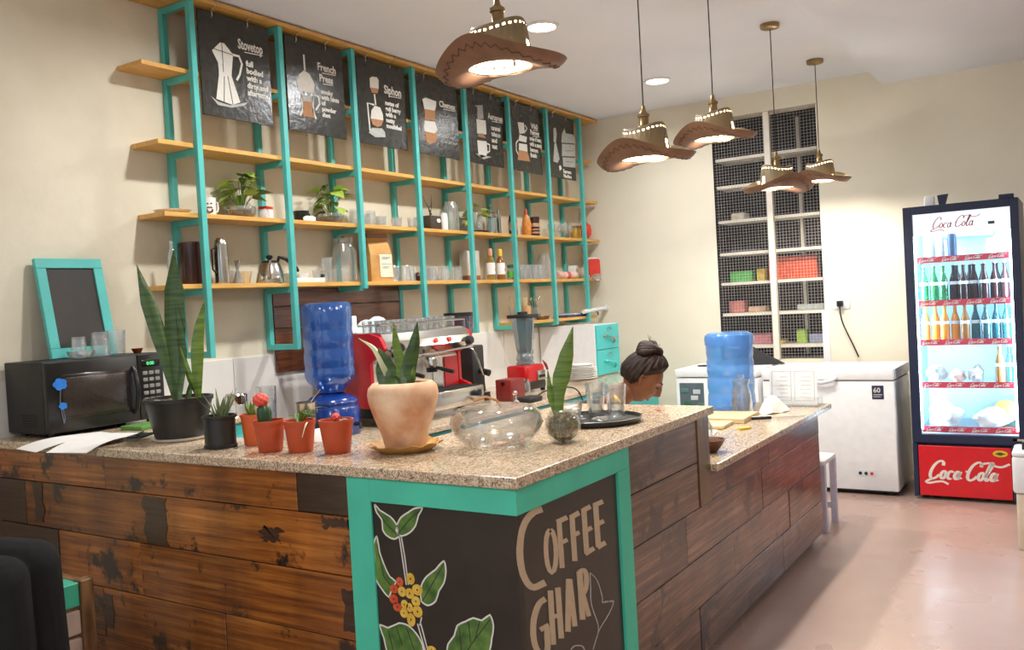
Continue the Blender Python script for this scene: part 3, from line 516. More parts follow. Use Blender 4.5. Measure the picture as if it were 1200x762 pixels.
for i in range(1, 8):
    x0 = FX[i-1] + .067; sw = .49
    names = {1:'a drawn moka pot, nearest the left end', 2:'a drawn plunger pot beside its writing', 3:'a drawn siphon brewer on a stand', 4:'a drawn hourglass brewer with tan collar', 5:'a drawn upright press tube on a mug', 6:'a drawn dripper over a tan server', 7:'a drawn portafilter and espresso machine, last on the right'}
    t = thing('menu_chalkboard', 'black hanging chalkboard with ' + names[i], 'chalkboard', (x0, 3.925, 2.655))
    bevel(M().bx(0, sw, 0, .012, 0, .57).build('board', SIGN, t, smooth=False), .002, 1)
    for u in (.09, .335):
        M().tube([(u, -.056, .62), (u, -.056, .60), (u, -.005, .575), (u, -.006, .545), (u, .004, .535)], .0035, 6).build('hook', CHROME, t)
    gw, gg, go, gk = M(), M(), M(), M()
    for k, pts in MENU[i].items():
        if k[0] == '_': gw.line(pts, .013, -.0012, 0)
        elif k[0] == 'k': gk.line(pts, .004, -.0024, -.0012)
        elif k[0] == 'g': gg.prism(pts, -.0012, 0)
        elif k[0] == 'o': go.prism(pts, -.0012, 0)
        else: gw.prism(pts, -.0012, 0)
    for q, nm, mt in ((gw, 'chalk_drawing', CHALKW), (gg, 'grey_chalk_drawing', CHALKG), (go, 'tan_chalk_drawing', CHALKO), (gk, 'drawing_line', INK)):
        if q.v: q.build(nm, mt, t, smooth=False)
    titles, lines, lu, lv, pitch, lw = MTXT[i]
    def fit(body, size, width):
        me = text_mesh(body, size); mx = max(v.co.x for v in me.vertices); bpy.data.meshes.remove(me); return min(1.15, width / mx)
    ul = M()
    for body, u, v, size, wd in titles:
        text('lettering', body, size, CHALKW, t, (u, -.0008, v), xs=fit(body, size, wd), bold=.0018)
        ul.line([(u + wd*.25, v-.014), (u + wd, v-.008)], .005, -.0012, 0)
    if i == 4:                                # writing lost in the glare: short wavering chalk strokes
        sc = M(); rnd = random.Random(5)
        for k in range(6):
            u = lu
            while u < lu+lw*(.95-.1*(k % 3)):
                w_ = rnd.uniform(.03, .06); sc.line([(u+w_*q/5, lv-.038*k+.009*math.sin(q*2.1+k)) for q in range(6)], .006, -.0014, 0); u += w_+.014
        stuff(sc.build('faint_writing', CHALKG, t, smooth=False))
    if ul.v: ul.build('underline', CHALKW, t, smooth=False)
    for k, body in enumerate(lines):
        text('lettering', body, pitch*1.08, CHALKW, t, (lu, -.0008, lv - pitch*k), xs=min(1.0, fit(body, pitch*1.08, lw)), bold=.0016)
# ------------------------------------------------------------------ lamps
LEDW = emat('downlight_glow', (1.0, 0.93, 0.82, 1), 14.0)
DLR = pm('white_trim', s(235, 232, 226), 0.5)
for i, (x, y, pw_) in enumerate(DOWNLIGHTS):
    zc = ZC if y > 1.31 else ZS
    nm = {0: 'round white ceiling downlight nearest the large hat lamp', 1: 'round white ceiling downlight nearer the back wall, beside a lamp cord'}.get(i)
    t = thing('ceiling_downlight', nm or {2: 'round white ceiling downlight above the left end of the shelf', 3: 'added round white fill downlight behind the viewer near the shelf wall', 4: 'added round white fill downlight behind the viewer, mid room', 5: 'added round white fill downlight out to the right, nearer the viewer', 6: 'added round white fill downlight out to the right, nearer the fridge'}[i], 'light', (x, y, zc), 0, 'ceiling downlights')
    M().lathe([(.085, 0), (.11, 0), (.108, -.012), (.09, -.014), (.085, -.006)], 32).build('trim_ring', DLR, t)
    M().lathe([(0, -.008), (.085, -.008), (.085, -.002), (0, -.002)], 32).build('diffuser', LEDW, t)
    ld = bpy.data.lights.new('downlight_lamp', 'AREA'); ld.shape = 'DISK'; ld.size = .16; ld.energy = DOWN_W * pw_; ld.color = (.97, .985, 1.0); ld.spread = math.radians(165)
    lo = put('downlight_lamp', ld, t, (0, 0, -.02))
# cowboy-hat pendants
HATO = pm('tan_metal_hat', s(138, 120, 88), 0.55, 0.0, var=0.10, scale=8)
HATI = pm('copper_underside', s(132, 96, 72), 0.5, 0.1, var=0.2, scale=9)
HATL = pm('hat_lining', s(240, 226, 196), 0.6)
BULB = emat('bulb_glow', (1.0, .84, .62, 1), 26.0)
CORD = pm('dark_cord', s(46, 42, 38), 0.6)
def hat(loc, rz, label):
    t = thing('hat_pendant_lamp', label, 'lamp', loc, 0, 'cowboy hat pendants')
    cr = M(); n = 56; H0 = .135
    rows = [(-.0, .108), (.018, .106), (.026, .1055), (.034, .105), (.07, .100), (.112, .094), (.120, .0925), (.127, .091), (H0, .087)]
    vs = []; fs = []
    for z, r in rows:
        for j in range(n):
            a = 2*PI*j/n; vs.append((r*math.cos(a)*1.08, r*math.sin(a)*.95, z + (.012*math.cos(2*a) if z > .1 else 0)))
    for k in range(len(rows)-1):
        for j in range(n):
            if k == 1 and j % 3 == 0: continue       # punched holes above the brim
            if k == 5 and j % 2 == 0: continue       # punched holes round the crown edge
            if k in (2, 3) and j in ((0, 1, 28, 29, 14, 42) if loc[0] < 6.5 else ()): continue
            fs.append((k*n+j, k*n+(j+1)%n, (k+1)*n+(j+1)%n, (k+1)*n+j))
    cr.add(vs, fs); o = cr.build('crown', HATO, t, rot=(0, 0, rz))
    so = o.modifiers.new('solid', 'SOLIDIFY'); so.thickness = .002; so.offset = 1
    # dented crown top
    tp = M(); tv = [(0, 0, H0-.018)]; tf = []
    for k in range(1, 5):
        rr = .0872*k/4
        for j in range(n):
            a = 2*PI*j/n; e = (k/4)**2
            tv.append((rr*math.cos(a)*1.08, rr*math.sin(a)*.95, H0-.018 + (.018 + .012*math.cos(2*a))*e))
    for j in range(n): tf.append((0, 1+j, 1+(j+1)%n))
    for k in range(3):
        for j in range(n): tf.append((1+k*n+j, 1+(k+1)*n+j, 1+(k+1)*n+(j+1)%n, 1+k*n+(j+1)%n))
    tp.add(tv, tf); o = tp.build('crown_top', HATO, t, rot=(0, 0, rz))
    # brim: raised along two sides, dipping fore and aft; top and underside differ
    def brimz(a, e): return (-.008 + .078*max(0, math.sin(a)**2)*e**1.4*1.0 - .052*e*math.cos(a)**2 + .055*e**5*math.cos(a)**4)
    for nm, mt, dz in (('brim', HATO, .0012), ('brim_lining', HATI, -.0012)):
        b = M(); bv = []; bf = []; K = 10
        for k in range(K+1):
            e = k/K
            for j in range(n):
                a = 2*PI*j/n; R = .108 + (.110 + .014*math.cos(2*a))*e*(1 - .12*e*math.sin(a)**2)
                bv.append((R*math.cos(a)*1.04, R*math.sin(a)*.97, brimz(a, e) + dz))
        for k in range(K):
            for j in range(n): bf.append((k*n+j, k*n+(j+1)%n, (k+1)*n+(j+1)%n, (k+1)*n+j))
        b.add(bv, bf); b.build(nm, mt, t, rot=(0, 0, rz), fix=False)
    zz = M()
    for sg in (0, 1):
        pts = []
        for j in range(33):
            a = PI*sg + PI*j/32; e = .62 + (.16 if j % 2 else 0)
            R = .108 + (.110 + .014*math.cos(2*a))*e*(1 - .12*e*math.sin(a)**2)
            pts.append((R*math.cos(a)*1.04, R*math.sin(a)*.97, brimz(a, e) - .0026))
        zz.tube(pts, .0016, 4)
    zz.build('zigzag_trim', pm('brown_stitch', s(92, 60, 42), .6), t, rot=(0, 0, rz))
    M().lathe([(0, H0-.012), (.026, H0-.012), (.028, H0+.004), (.022, H0+.012), (.022, H0+.046), (.027, H0+.05), (.027, H0+.062), (.02, H0+.066), (.012, H0+.075), (.008, H0+.10), (0, H0+.10)], 20).build('socket_cap', BRASS, t)
    zt = ZC - loc[2]
    M().tube([(0, 0, H0+.09), (0.002, 0, (H0+zt)/2), (0, 0, zt-.02)], .0034, 6).build('cord', CORD, t)
    M().lathe([(0, zt-.034), (.02, zt-.034), (.058, zt-.028), (.062, zt-.024), (.062, zt), (0, zt)], 28).build('ceiling_canopy', BRASS, t)
    M().lathe([(0, .068), (.018, .072), (.026, .084), (.026, .096), (.020, .106), (.014, .112), (.014, .12), (0, .12)], 18).build('bulb', BULB, t)
    ld = bpy.data.lights.new('hat_lamp', 'POINT'); ld.energy = HAT_W * (1.6 if loc[0] > 6.5 else 1.0); ld.color = WARM; ld.shadow_soft_size = .03
    put('hat_lamp', ld, t, (0, 0, .030))
HL = ['largest cowboy hat pendant lamp, nearest and partly over the menu boards', 'cowboy hat pendant lamp hanging lowest left of the dark mesh cupboard', 'cowboy hat pendant lamp overlapping the left edge of the mesh cupboard', 'cowboy hat pendant lamp in front of the mesh cupboard post', 'smallest cowboy hat pendant lamp, nearest the back wall and fridge']
HR = [1.55, 1.37, 1.30, -.70, 1.2]
for k in range(5): hat(HATS[k], HR[k], HL[k])
# ------------------------------------------------------------------ things on the raised bar
ZB = 1.0665
RV = Vector((.539, -.842, 0))      # a horizontal direction along which the leaves fan out
def smooth_path(pl, k=4):
    P_ = [Vector(p) for p in pl]; P_ = [2*P_[0]-P_[1]] + P_ + [2*P_[-1]-P_[-2]]; o = []
    for i in range(1, len(P_)-2):
        a, b, c, d = P_[i-1:i+3]
        for j in range(k):
            t = j/k; o.append(.5*((2*b)+(c-a)*t+(2*a-5*b+4*c-d)*t*t+(3*b-a-3*c+d)*t**3))
    return o + [P_[-2]]
def blade(pts, w, wd=None, fold=.25, k=4, tip=True):
    """a tapering leaf along pts: w = half width at each control point, wd = width direction"""
    P_ = smooth_path(pts, k); n = len(P_); m = M(); vs = []; fs = []
    for i, p in enumerate(P_):
        u = i/(n-1)*(len(w)-1); a = int(min(u, len(w)-2)); ww = w[a] + (w[a+1]-w[a])*(u-a)
        t = (P_[min(i+1,n-1)] - P_[max(i-1,0)]).normalized()
        d = (wd or RV); d = (d - t*d.dot(t)).normalized(); q = t.cross(d).normalized()
        th = .0022 if ww > .006 else .0012
        vs += [tuple(p - d*ww + q*fold*ww), tuple(p - d*ww*.45 + q*fold*.3*ww), tuple(p), tuple(p + d*ww*.45 + q*fold*.3*ww), tuple(p + d*ww + q*fold*ww), tuple(p - q*th)]
    for i in range(n-1):
        a, b = i*6, (i+1)*6
        for j in range(4): fs.append((a+j, a+j+1, b+j+1, b+j))
        fs.append((a+4, a+5, b+5, b+4)); fs.append((a+5, a, b, b+5))
    return m.add(vs, fs)
SNAKE = pm('snake_plant_leaf', s(30, 56, 28), 0.38, scale=9, col2=s(78, 108, 46), stretch=(.7, .7, 7), spec=.5)
SNAKEL = pm('pale_snake_plant_leaf', s(60, 98, 34), 0.4, scale=8, col2=s(124, 150, 58), stretch=(.7, .7, 8))
PALEL = pm('pale_leaf_edge', s(196, 200, 160), 0.5)
BLACKP = pm('black_pot_plastic', s(34, 32, 30), 0.4, var=.12)
POTH = pm('pothos_leaf', s(112, 164, 50), 0.4, scale=16, col2=s(200, 212, 104))
GREYL = pm('grey_green_leaf', s(66, 86, 52), 0.5, scale=26, col2=s(134, 148, 104))
def pot(t, r0, r1, h, mat, lip=.006, liph=.014, soil=True, z=0):
    M().lathe([(0, z), (r0*.93, z), (r0, z+.004), (r1-lip*.6, z+h-liph), (r1, z+h-liph), (r1+.001, z+h), (r1-lip*1.3, z+h), (r1-lip*1.6, z+h-.018), (0, z+h-.018)], 32).build('pot', mat, t)
    if soil:
        m = M(); n = 24; rr = r1-lip*1.6
        m.lathe([(0, z+h-.010), (rr*.5, z+h-.009), (rr, z+h-.014)], n); m.build('soil', SOIL, t)

# large snake plant in a black pot on a white saucer
t = thing('snake_plant', 'tall snake plant in a wide black pot on a white saucer at the bar edge', 'plant', (2.30, 3.13, ZB))
M().lathe([(0, 0), (.10, 0), (.108, .004), (.118, .014), (.114, .014), (.104, .007), (0, .006)], 36).build('saucer', CERAMIC, t)
pot(t, .098, .137, .165, BLACKP, .008, .016, z=.008)
def lf(a, b): return RV*a + Vector((0, 0, b))
D2 = Vector((.842, .539, 0))
for pts, w, wd, mt in [
    ([lf(-.01,.15)+D2*.0, lf(-.035,.32), lf(-.085,.52), lf(-.135,.725)], [.010,.024,.031,.030,.001], RV*.8+D2*.4, SNAKE),
    ([lf(.0,.15)-D2*.015, lf(.0,.36), lf(.005,.56), lf(.02,.78)], [.010,.026,.044,.040,.001], RV, SNAKE),
    ([lf(.015,.15)-D2*.04, lf(.012,.30), lf(.016,.42), lf(.015,.57)], [.010,.026,.034,.024,.001], RV*.9-D2*.3, SNAKE),
    ([lf(.075,.14)+D2*.02, lf(.085,.28), lf(.098,.42), lf(.135,.57)], [.009,.020,.026,.020,.001], RV*.9+D2*.3, SNAKEL),
    ([lf(.07,.15)+D2*.05, lf(.055,.24), lf(.03,.34), lf(.012,.42)], [.010,.015,.012,.008,.001], RV, SNAKEL),
    ([lf(.04,.15)-D2*.03, lf(.045,.19), lf(.052,.235)], [.010,.013,.001], RV, SNAKE)]:
    blade(pts, w, wd).build('leaf', mt, t)
m = M()
for i in range(26):
    a = random.uniform(0, 6.28); r = random.uniform(.02, .115); m.ball((r*math.cos(a), r*math.sin(a), .158), (.012, .010, .006), 6, 4)
stuff(m.build('pebbles', pm('pale_pebbles', s(150, 132, 108), .8, var=.2, scale=30), t))

# small black pot with spiky succulents
t = thing('succulent_pot', 'small black pot with grey spiky succulents between snake plant and orange pot', 'plant', (2.19, 2.745, ZB))
M().lathe([(0, 0), (.060, 0), (.062, .010), (.057, .012), (.0585, .11), (.064, .112), (.065, .122), (.058, .122), (.056, .108), (0, .106)], 32).build('pot', BLACKP, t)
M().lathe([(0, .114), (.03, .115), (.056, .111)], 20).build('soil', SOIL, t)
for i in range(26):
    a = random.uniform(0, 6.28); r = random.uniform(0, .035); L_ = random.uniform(.05, .13); e = random.uniform(.2, .75)
    b0 = Vector((r*math.cos(a), r*math.sin(a), .112)); dv = Vector((math.cos(a)*e, math.sin(a)*e, 1)).normalized()
    blade([b0, b0+dv*L_*.5, b0+dv*L_+Vector((0,0,-.01*e))], [.005, .006, .0006], Vector((-math.sin(a), math.cos(a), .05)), k=2).build('leaf', GREYL, t)

def small_pot(name, label, loc, r0, r1, h, mat):
    t = thing(name, label, 'plant', loc, 0, 'small orange plant pots on the bar'); pot(t, r0, r1, h, mat, .004, .012); return t
t = small_pot('potted_succulent', 'lighter orange plastic pot with a pale yellow-green bud, second row', (2.278, 2.648, ZB), .045, .056, .118, CLAY)
for i in range(14):
    a = i*2.4; r = .006+.001*i; b0 = Vector((r*math.cos(a), r*math.sin(a), .105)); dv = Vector((math.cos(a)*.35, math.sin(a)*.35, 1))
    blade([b0, b0+dv*.03+Vector((math.cos(a), math.sin(a), 0))*.008, b0+dv*.062], [.008, .010, .001], Vector((-math.sin(a), math.cos(a), 0)), k=2).build('leaf', PALEL if i % 3 else SNAKEL, t)
t = small_pot('potted_cactus', 'terracotta-coloured pot with a red-topped grafted cactus', (2.18, 2.462, ZB), .043, .056, .112, CLAYD)
CACT = pm('cactus_green', s(34, 70, 36), .5, scale=30, var=.2); CACR = pm('cactus_red', s(214, 62, 50), .5, scale=24, col2=s(236, 100, 84))
mv = M(); n = 24; rows = []
prof = [(.020, .095), (.022, .11), (.0235, .135), (.022, .155), (.012, .165)]
vs = []; fs = []
for r, z in prof:
    for j in range(n): q = r*(1 + .10*math.cos(j*PI*2/3)); vs.append((q*math.cos(2*PI*j/n), q*math.sin(2*PI*j/n), z))
for k in range(len(prof)-1):
    for j in range(n): fs.append((k*n+j, k*n+(j+1)%n, (k+1)*n+(j+1)%n, (k+1)*n+j))
fs.append(tuple(range((len(prof)-1)*n, len(prof)*n)))
mv.add(vs, fs); mv.build('stem', CACT, t, loc=(-.016*RV.x, -.016*RV.y, 0))
m = M()
for i in range(30):
    u = i/29*2-1; a = i*2.4; q = math.sqrt(max(0, 1-u*u)); m.ball((.019*q*math.cos(a), .019*q*math.sin(a), .185+.016*u), .0105, 8, 6)
m.build('cactus_head', CACR, t, loc=(-.026*RV.x, -.026*RV.y, .0))
t = small_pot('potted_aloe', 'terracotta-coloured pot with a small spiky drooping plant, middle of the row', (2.205, 2.335, ZB), .043, .056, .112, CLAYD)
for i in range(14):
    a = random.uniform(0, 6.28); L_ = random.uniform(.04, .08); b0 = Vector((.008*math.cos(a), .008*math.sin(a), .10)); e = random.uniform(.4, 1.3)
    blade([b0, b0+Vector((math.cos(a)*e*.5, math.sin(a)*e*.5, .6))*L_, b0+Vector((math.cos(a)*e, math.sin(a)*e, .55))*L_], [.004, .0045, .0005], Vector((-math.sin(a), math.cos(a), 0)), k=2).build('leaf', SNAKEL, t)
blade([(.0, -.045, .11), (-.03, -.06, .10), (-.052, -.063, .06)], [.004, .004, .001], Vector((0, 1, 0)), k=3).build('leaf', PALEL, t)
t = small_pot('potted_cactus', 'terracotta-coloured pot with a tiny red ball cactus, nearest the clay urn', (2.225, 2.178, ZB), .045, .060, .115, CLAYD)
m = M()
for i in range(16):
    u = i/15*2-1; a = i*2.4; q = math.sqrt(max(0, 1-u*u)); m.ball((.010*q*math.cos(a), .010*q*math.sin(a), .122+.009*u), .007, 8, 5)
m.build('cactus_head', CACR, t)
blade([(0, 0, .105), (.02, -.02, .115), (.04, -.03, .105)], [.003, .004, .001], k=2).build('leaf', PALEL, t)
t = tag(M().prism([(-.03, 0), (.03, 0), (.0, .045)], -.004, .004, 'xz').build('tea_sachet', pm('blue_white_sachet', s(40, 140, 190), .5, scale=22, col2=s(90, 180, 214)), loc=(2.375, 2.285, 1.0665), rot=(0, 0, -1.0), smooth=False), 'small blue triangular sachet standing behind the small pots', 'packet')
t = None

# big terracotta urn with a young snake plant, on a scalloped saucer
URN = pm('terracotta_urn', s(198, 130, 84), .75, scale=8, col2=s(240, 212, 178), bump=.15)
SAUC = pm('yellow_clay', s(190, 142, 72), .55, var=.1)
t = thing('clay_urn', 'large rounded terracotta urn with a banded snake plant', 'plant pot', (2.325, 1.955, ZB+.012))
M().lathe([(0, 0), (.066, 0), (.070, .004), (.082, .05), (.104, .11), (.119, .16), (.1215, .185), (.117, .207), (.102, .222), (.094, .224), (.088, .218), (.087, .206), (0, .200)], 44).build('urn', URN, t)
M().lathe([(0, .209), (.05, .211), (.086, .207)], 20).build('soil', SOIL, t)
for pts, w, wd, mt in [
    ([lf(.0,.2), lf(.0,.27), lf(-.012,.34), lf(-.018,.43)], [.016,.020,.018,.013,.001], RV, SNAKEL),
    ([lf(.012,.2)-D2*.02, lf(.03,.28), lf(.05,.35), lf(.064,.425)], [.015,.026,.024,.016,.001], RV*.9+D2*.3, SNAKE),
    ([lf(-.02,.2)-D2*.03, lf(-.05,.25), lf(-.06,.30), lf(-.075,.345)], [.022,.040,.034,.018,.001], RV, SNAKE),
    ([lf(-.02,.2)+D2*.03, lf(-.055,.28), lf(-.09,.345), lf(-.14,.38)], [.014,.020,.014,.009,.001], RV*.6+D2*.6, PALEL),
    ([lf(.02,.2)+D2*.02, lf(.03,.235), lf(.045,.275)], [.012,.018,.001], RV, SNAKEL)]:
    blade(pts, w, wd).build('leaf', mt, t)
n = 60; vs = []; fs = []; m = M()
pr = [(.0, 0, 0), (.085, 0, 0), (.108, .016, .4), (.125, .028, 1), (.121, .029, 1), (.10, .012, .4), (0, .010, 0)]
for r, z, wv in pr:
    for j in range(n):
        a = 2*PI*j/n; rr = r*(1+.045*wv*math.sin(11*a)); vs.append((rr*math.cos(a), rr*math.sin(a), z + .004*wv*math.cos(11*a)))
for k in range(len(pr)-1):
    for j in range(n): fs.append((k*n+j, k*n+(j+1)%n, (k+1)*n+(j+1)%n, (k+1)*n+j))
m.add(vs, fs)
tag(m.build('scalloped_saucer', SAUC, loc=(2.325, 1.955, ZB)), 'yellow clay saucer with a wavy rim under the terracotta urn', 'saucer')

# glass fish bowl
t = thing('glass_bowl', 'wide clear glass fish bowl at the bar corner', 'bowl', (2.455, 1.665, ZB))
M().lathe([(0, .004), (.07, .004), (.10, .012), (.142, .045), (.158, .082), (.150, .115), (.132, .134), (.126, .137), (.124, .134), (.143, .113), (.151, .082), (.136, .048), (.096, .018), (0, .012)], 48).build('bowl', glass('bowl_glass', (.97,.98,.98,1), .08, .7, body=.02), t)
SWC = [pm('wrapped_red', s(206, 84, 56), .4), pm('wrapped_green', s(110, 130, 90), .4), pm('wrapped_orange', s(214, 112, 60), .4), pm('wrapped_blue', s(86, 106, 140), .4)]
for i in range(7):
    a = -2.1 + i*.27; o = M().ball((0, 0, 0), (.017, .008, .006), 10, 6).tube([(-.017, 0, 0), (-.024, 0, 0)], [.003, .007], 6).tube([(.017, 0, 0), (.024, 0, 0)], [.003, .007], 6).build('wrapped_sweet', SWC[(0,2,1,3,3,0,2)[i]], loc=(2.455+.085*math.cos(a-.4), 1.665+.085*math.sin(a-.4), ZB+.026), rot=(0, 0, a+1.2))
    tag(o, ('red','orange','green','blue','blue','red','orange')[i] + ' wrapped sweet in the glass bowl, ' + ('first','second','third','fourth','fifth','sixth','seventh')[i] + ' from the left', 'sweet', 'sweets in the glass bowl')
# moss-filled glass ball with one leaf
t = thing('glass_globe_planter', 'small glass globe full of brown pebbles with a single upright banded leaf', 'plant', (2.607, 1.495, ZB))
M().lathe([(0, 0), (.038, 0), (.052, .02), (.0615, .05), (.058, .082), (.042, .106), (.034, .112), (.032, .110), (.041, .10), (.055, .08), (.058, .05), (.05, .024), (0, .006)], 32).build('globe', glass('globe_glass', base=.03, edge=.35), t)
MOSS = pm('brown_pebbles', s(94, 82, 54), .8, scale=30, col2=s(158, 146, 106))
m = M()
for i in range(260):
    u = random.uniform(-1, 1); a = random.uniform(0, 6.28); q = math.sqrt(1-u*u); r = .050
    m.ball((r*q*math.cos(a), r*q*math.sin(a), .053+.046*u), random.uniform(.004, .008), 5, 4)
m.ball((0, 0, .052), .047, 12, 8)
stuff(m.build('pebbles', MOSS, t))
blade([lf(-.012,.09), lf(-.006,.18), lf(.018,.27), lf(.052,.392)], [.013,.020,.030,.024,.001], RV, fold=.2).build('leaf', SNAKEL, t)
blade([lf(-.02,.09)+D2*.01, lf(-.035,.16), lf(-.042,.25)], [.008,.014,.001], RV).build('leaf', SNAKEL, t)
blade([lf(-.042,.25)+D2*.01, lf(-.048,.268), lf(-.058,.285)], [.004,.005,.001], RV).build('leaf_tip', pm('red_leaf_tip', s(170, 50, 50), .5), t)

# round tray with glasses, napkins, saucer
t = tag(M().lathe([(0, 0), (.165, 0), (.178, .006), (.184, .022), (.181, .023), (.172, .010), (0, .007)], 56).build('round_tray', BLACK, loc=(3.06, 1.61, ZB)), 'round black tray on the raised bar holding glasses', 'tray')
ZT = ZB + .0075
def tumbler(r0, r1, h, th=.004, base=.012): return [(0, 0), (r0*.92, 0), (r0, .004), (r1, h), (r1-th*.4, h+.001), (r1-th, h), (r0-th, base), (0, base)]
def octo(m, r0, r1, h, n=10):
    m.lathe([(0, 0), (r0*.92, 0), (r0, .004), (r0*1.02, .03), (r1, h), (r1-.004, h), (r0-.005, .016), (0, .016)], n); return m
WATER = glass('water', (.96, .98, .98, 1), .05, .5)
LEMON = pm('lemon_slice', s(222, 182, 40), .5, scale=30, col2=s(240, 212, 100))
for i, (x, y, r0, r1, h, lb) in enumerate([(2.915, 1.632, .034, .045, .092, 'short clear glass of water at the left side of the black tray'), (3.12, 1.545, .034, .043, .135, 'tall faceted glass of water, front one of the pair on the tray'), (3.17, 1.66, .033, .041, .135, 'tall faceted glass of water standing behind its twin on the tray')]):
    t = thing('water_glass', lb, 'glass', (x, y, ZT), 0, 'water glasses on the tray')
    octo(M(), r0, r1, h, 10 if i else 28).build('tumbler', GLASST, t, smooth=True)
    M().lathe([(0, .017), (r0-.006, .017), (r0+(r1-r0)*.5-.005, h*.5), (0, h*.5)], 20).build('water', WATER, t)
    if i != 2: M().lathe([(0, -.003), (.018, -.003), (.020, 0), (.018, .003), (0, .003)], 18).build('lemon_slice', LEMON, t, loc=(.008, -.005, h*(.55 if i else .25)), rot=(.9, .3, 0))
m = M()
for k in range(9):
    a = random.uniform(0, 6.28); pts = []
    for j in range(14): q = 2*PI*j/14; r = .045+.014*math.sin(q*3+k)+random.uniform(-.006, .006); pts.append((r*math.cos(q), r*.75*math.sin(q)))
    m.T = Matrix.Translation((random.uniform(-.012, .012), random.uniform(-.012, .012), .006+k*.0055)) @ Euler((random.uniform(-.15, .15), random.uniform(-.15, .15), a)).to_matrix().to_4x4()
    m.prism(pts, 0, .003, 'xy')
m.T = Matrix.Identity(4)
tag(stuff(m.build('napkins', PAPER, loc=(3.035, 1.715, ZT), smooth=False)), 'crumpled pile of white paper napkins on the black tray', 'napkins')
tag(M().lathe([(0, 0), (.035, 0), (.055, .008), (.066, .014), (.064, .0155), (.05, .011), (0, .006)], 36).build('saucer', GLASST, loc=(3.03, 1.535, ZT)), 'clear glass saucer on the black tray by the tall glasses', 'saucer')
tag(M().prism([(-.012, -.006), (.0, -.010), (.014, .0), (.004, .010), (-.010, .006)], 0, .003, 'xy').build('petal', pm('crimson_petal', s(170, 20, 50), .5), loc=(3.42, 1.50, ZB), smooth=False), 'single crimson petal lying on the raised bar near the woman', 'petal')

# papers, notebook, pen
PAPL = pm('ruled_paper', s(232, 229, 224), .8, var=.02)
def sheet(pts, z, drop=0): return M().prism(pts, z, z+.0012, 'xy')
def curl(x0, x1, y0, y1, rz, zb, sag):
    m = M(); vs = []; fs = []; n = 10
    for k in (0, .001):
        for i in range(n+1):
            u = i/n; x = x0+(x1-x0)*u
            for y in (y0, y1): vs.append((x, y, k + .010*math.sin(PI*u)*sag + (.0 if u > .45 else -.05*(.45-u)**2*4*sag)))
    k2 = 2*(n+1)
    for i in range(n):
        fs += [(2*i, 2*i+1, 2*i+3, 2*i+2), (k2+2*i, k2+2*i+2, k2+2*i+3, k2+2*i+1), (2*i, 2*i+2, k2+2*i+2, k2+2*i), (2*i+1, k2+2*i+1, k2+2*i+3, 2*i+3)]
    return m.add(vs, fs)
o = curl(-.19, .16, -.105, .105, 0, 0, .5).build('paper_sheet', PAPL, loc=(2.12, 3.60, ZB+.012), rot=(0, 0, -.15)); tag(o, 'white sheet of paper curling over the front edge of the bar', 'paper', 'papers on the bar')
o = curl(-.19, .16, -.105, .105, 0, 0, .6).build('paper_sheet', PAPL, loc=(2.14, 3.42, ZB+.014), rot=(0, 0, .22)); tag(o, 'white sheet of paper nearer the snake plant, jutting past the edge', 'paper', 'papers on the bar')
o = M().rbox(-.10, .10, -.07, .07, 0, .018, .006, 2).build('green_book', pm('green_cover', s(92, 140, 62), .6), loc=(2.52, 3.66, ZB), rot=(0, 0, .1)); tag(o, 'small green book lying in front of the microwave', 'book')
t = thing('notebook', 'black notebook with a pen lying beside the snake plant saucer', 'notebook', (2.23, 3.295, ZB+.016), .5)
M().rbox(-.055, .055, -.035, .035, 0, .008, .004, 2).build('cover', BLACKM, t); M().tube([(-.06, -.01, .013), (.05, .015, .013)], .004, 8).build('pen', BLACK, t)

# ------------------------------------------------------------------ microwave and what stands on it
MW = (2.125, 3.80, ZB+.0)
t = thing('microwave', 'black microwave oven with blue flower stickers at the left end of the bar', 'microwave', MW)
M().rbox(0, .595, .03, .33, .018, .338, .010, 3).build('body', BLACKM, t)
for x in (.05, .54):
    for y in (.06, .28): M().lathe([(0, 0), (.014, 0), (.014, .019), (0, .019)], 12, (x, y, 0)).build('foot', BLACK, t)
d = M().rbox(.004, .452, 0, .03, .02, .334, .008, 3, 'y').build('door', BLACK, t); d['label'] = 'glossy black door'
M().rbox(.06, .40, -.003, .0, .075, .275, .02, 4, 'y').build('window', pm('dark_oven_window', s(40, 33, 30), .12), d)
M().rbox(.075, .385, -.0045, -.003, .09, .26, .015, 4, 'y').build('window_mesh', pm('oven_window_mesh', s(52, 44, 40), .2, scale=160, var=.3), d)
M().tube([(.425, .0, .06), (.425, -.022, .085), (.43, -.03, .17), (.425, -.022, .255), (.425, 0, .28)], [.008, .010, .011, .010, .008], 10).build('handle', BLACK, d)
c = M().rbox(.455, .591, 0, .03, .02, .334, .006, 3, 'y').build('control_panel', BLACK, t)
M().rbox(.475, .572, -.002, 0, .275, .308, .004, 2, 'y').build('display', pm('display_black', s(12, 18, 14), .15), c)
text('display_digits', '0:00', .024, emat('green_digits', (.1, .8, .25, 1), 1.2), c, (.50, -.0022, .282))
BTN = pm('grey_button', s(128, 126, 122), .5)
for r in range(6):
    for k in range(3): M().rbox(.477+.033*k, .503+.033*k, -.003, 0, .075+.032*r, .093+.032*r, .004, 2, 'y').build('button', BTN, c)
M().rbox(.485, .562, -.004, 0, .033, .06, .008, 3, 'y').build('door_button', BLACKM, c)
VENT = pm('vent_black', s(10, 10, 10), .7)
for r in range(5): M().bx(-.001, .001, .08, .2, .05+.012*r, .056+.012*r).build('vent_slot', VENT, t, smooth=False)
BLUEF = pm('blue_sticker', s(40, 124, 214), .5, var=.15, scale=40)
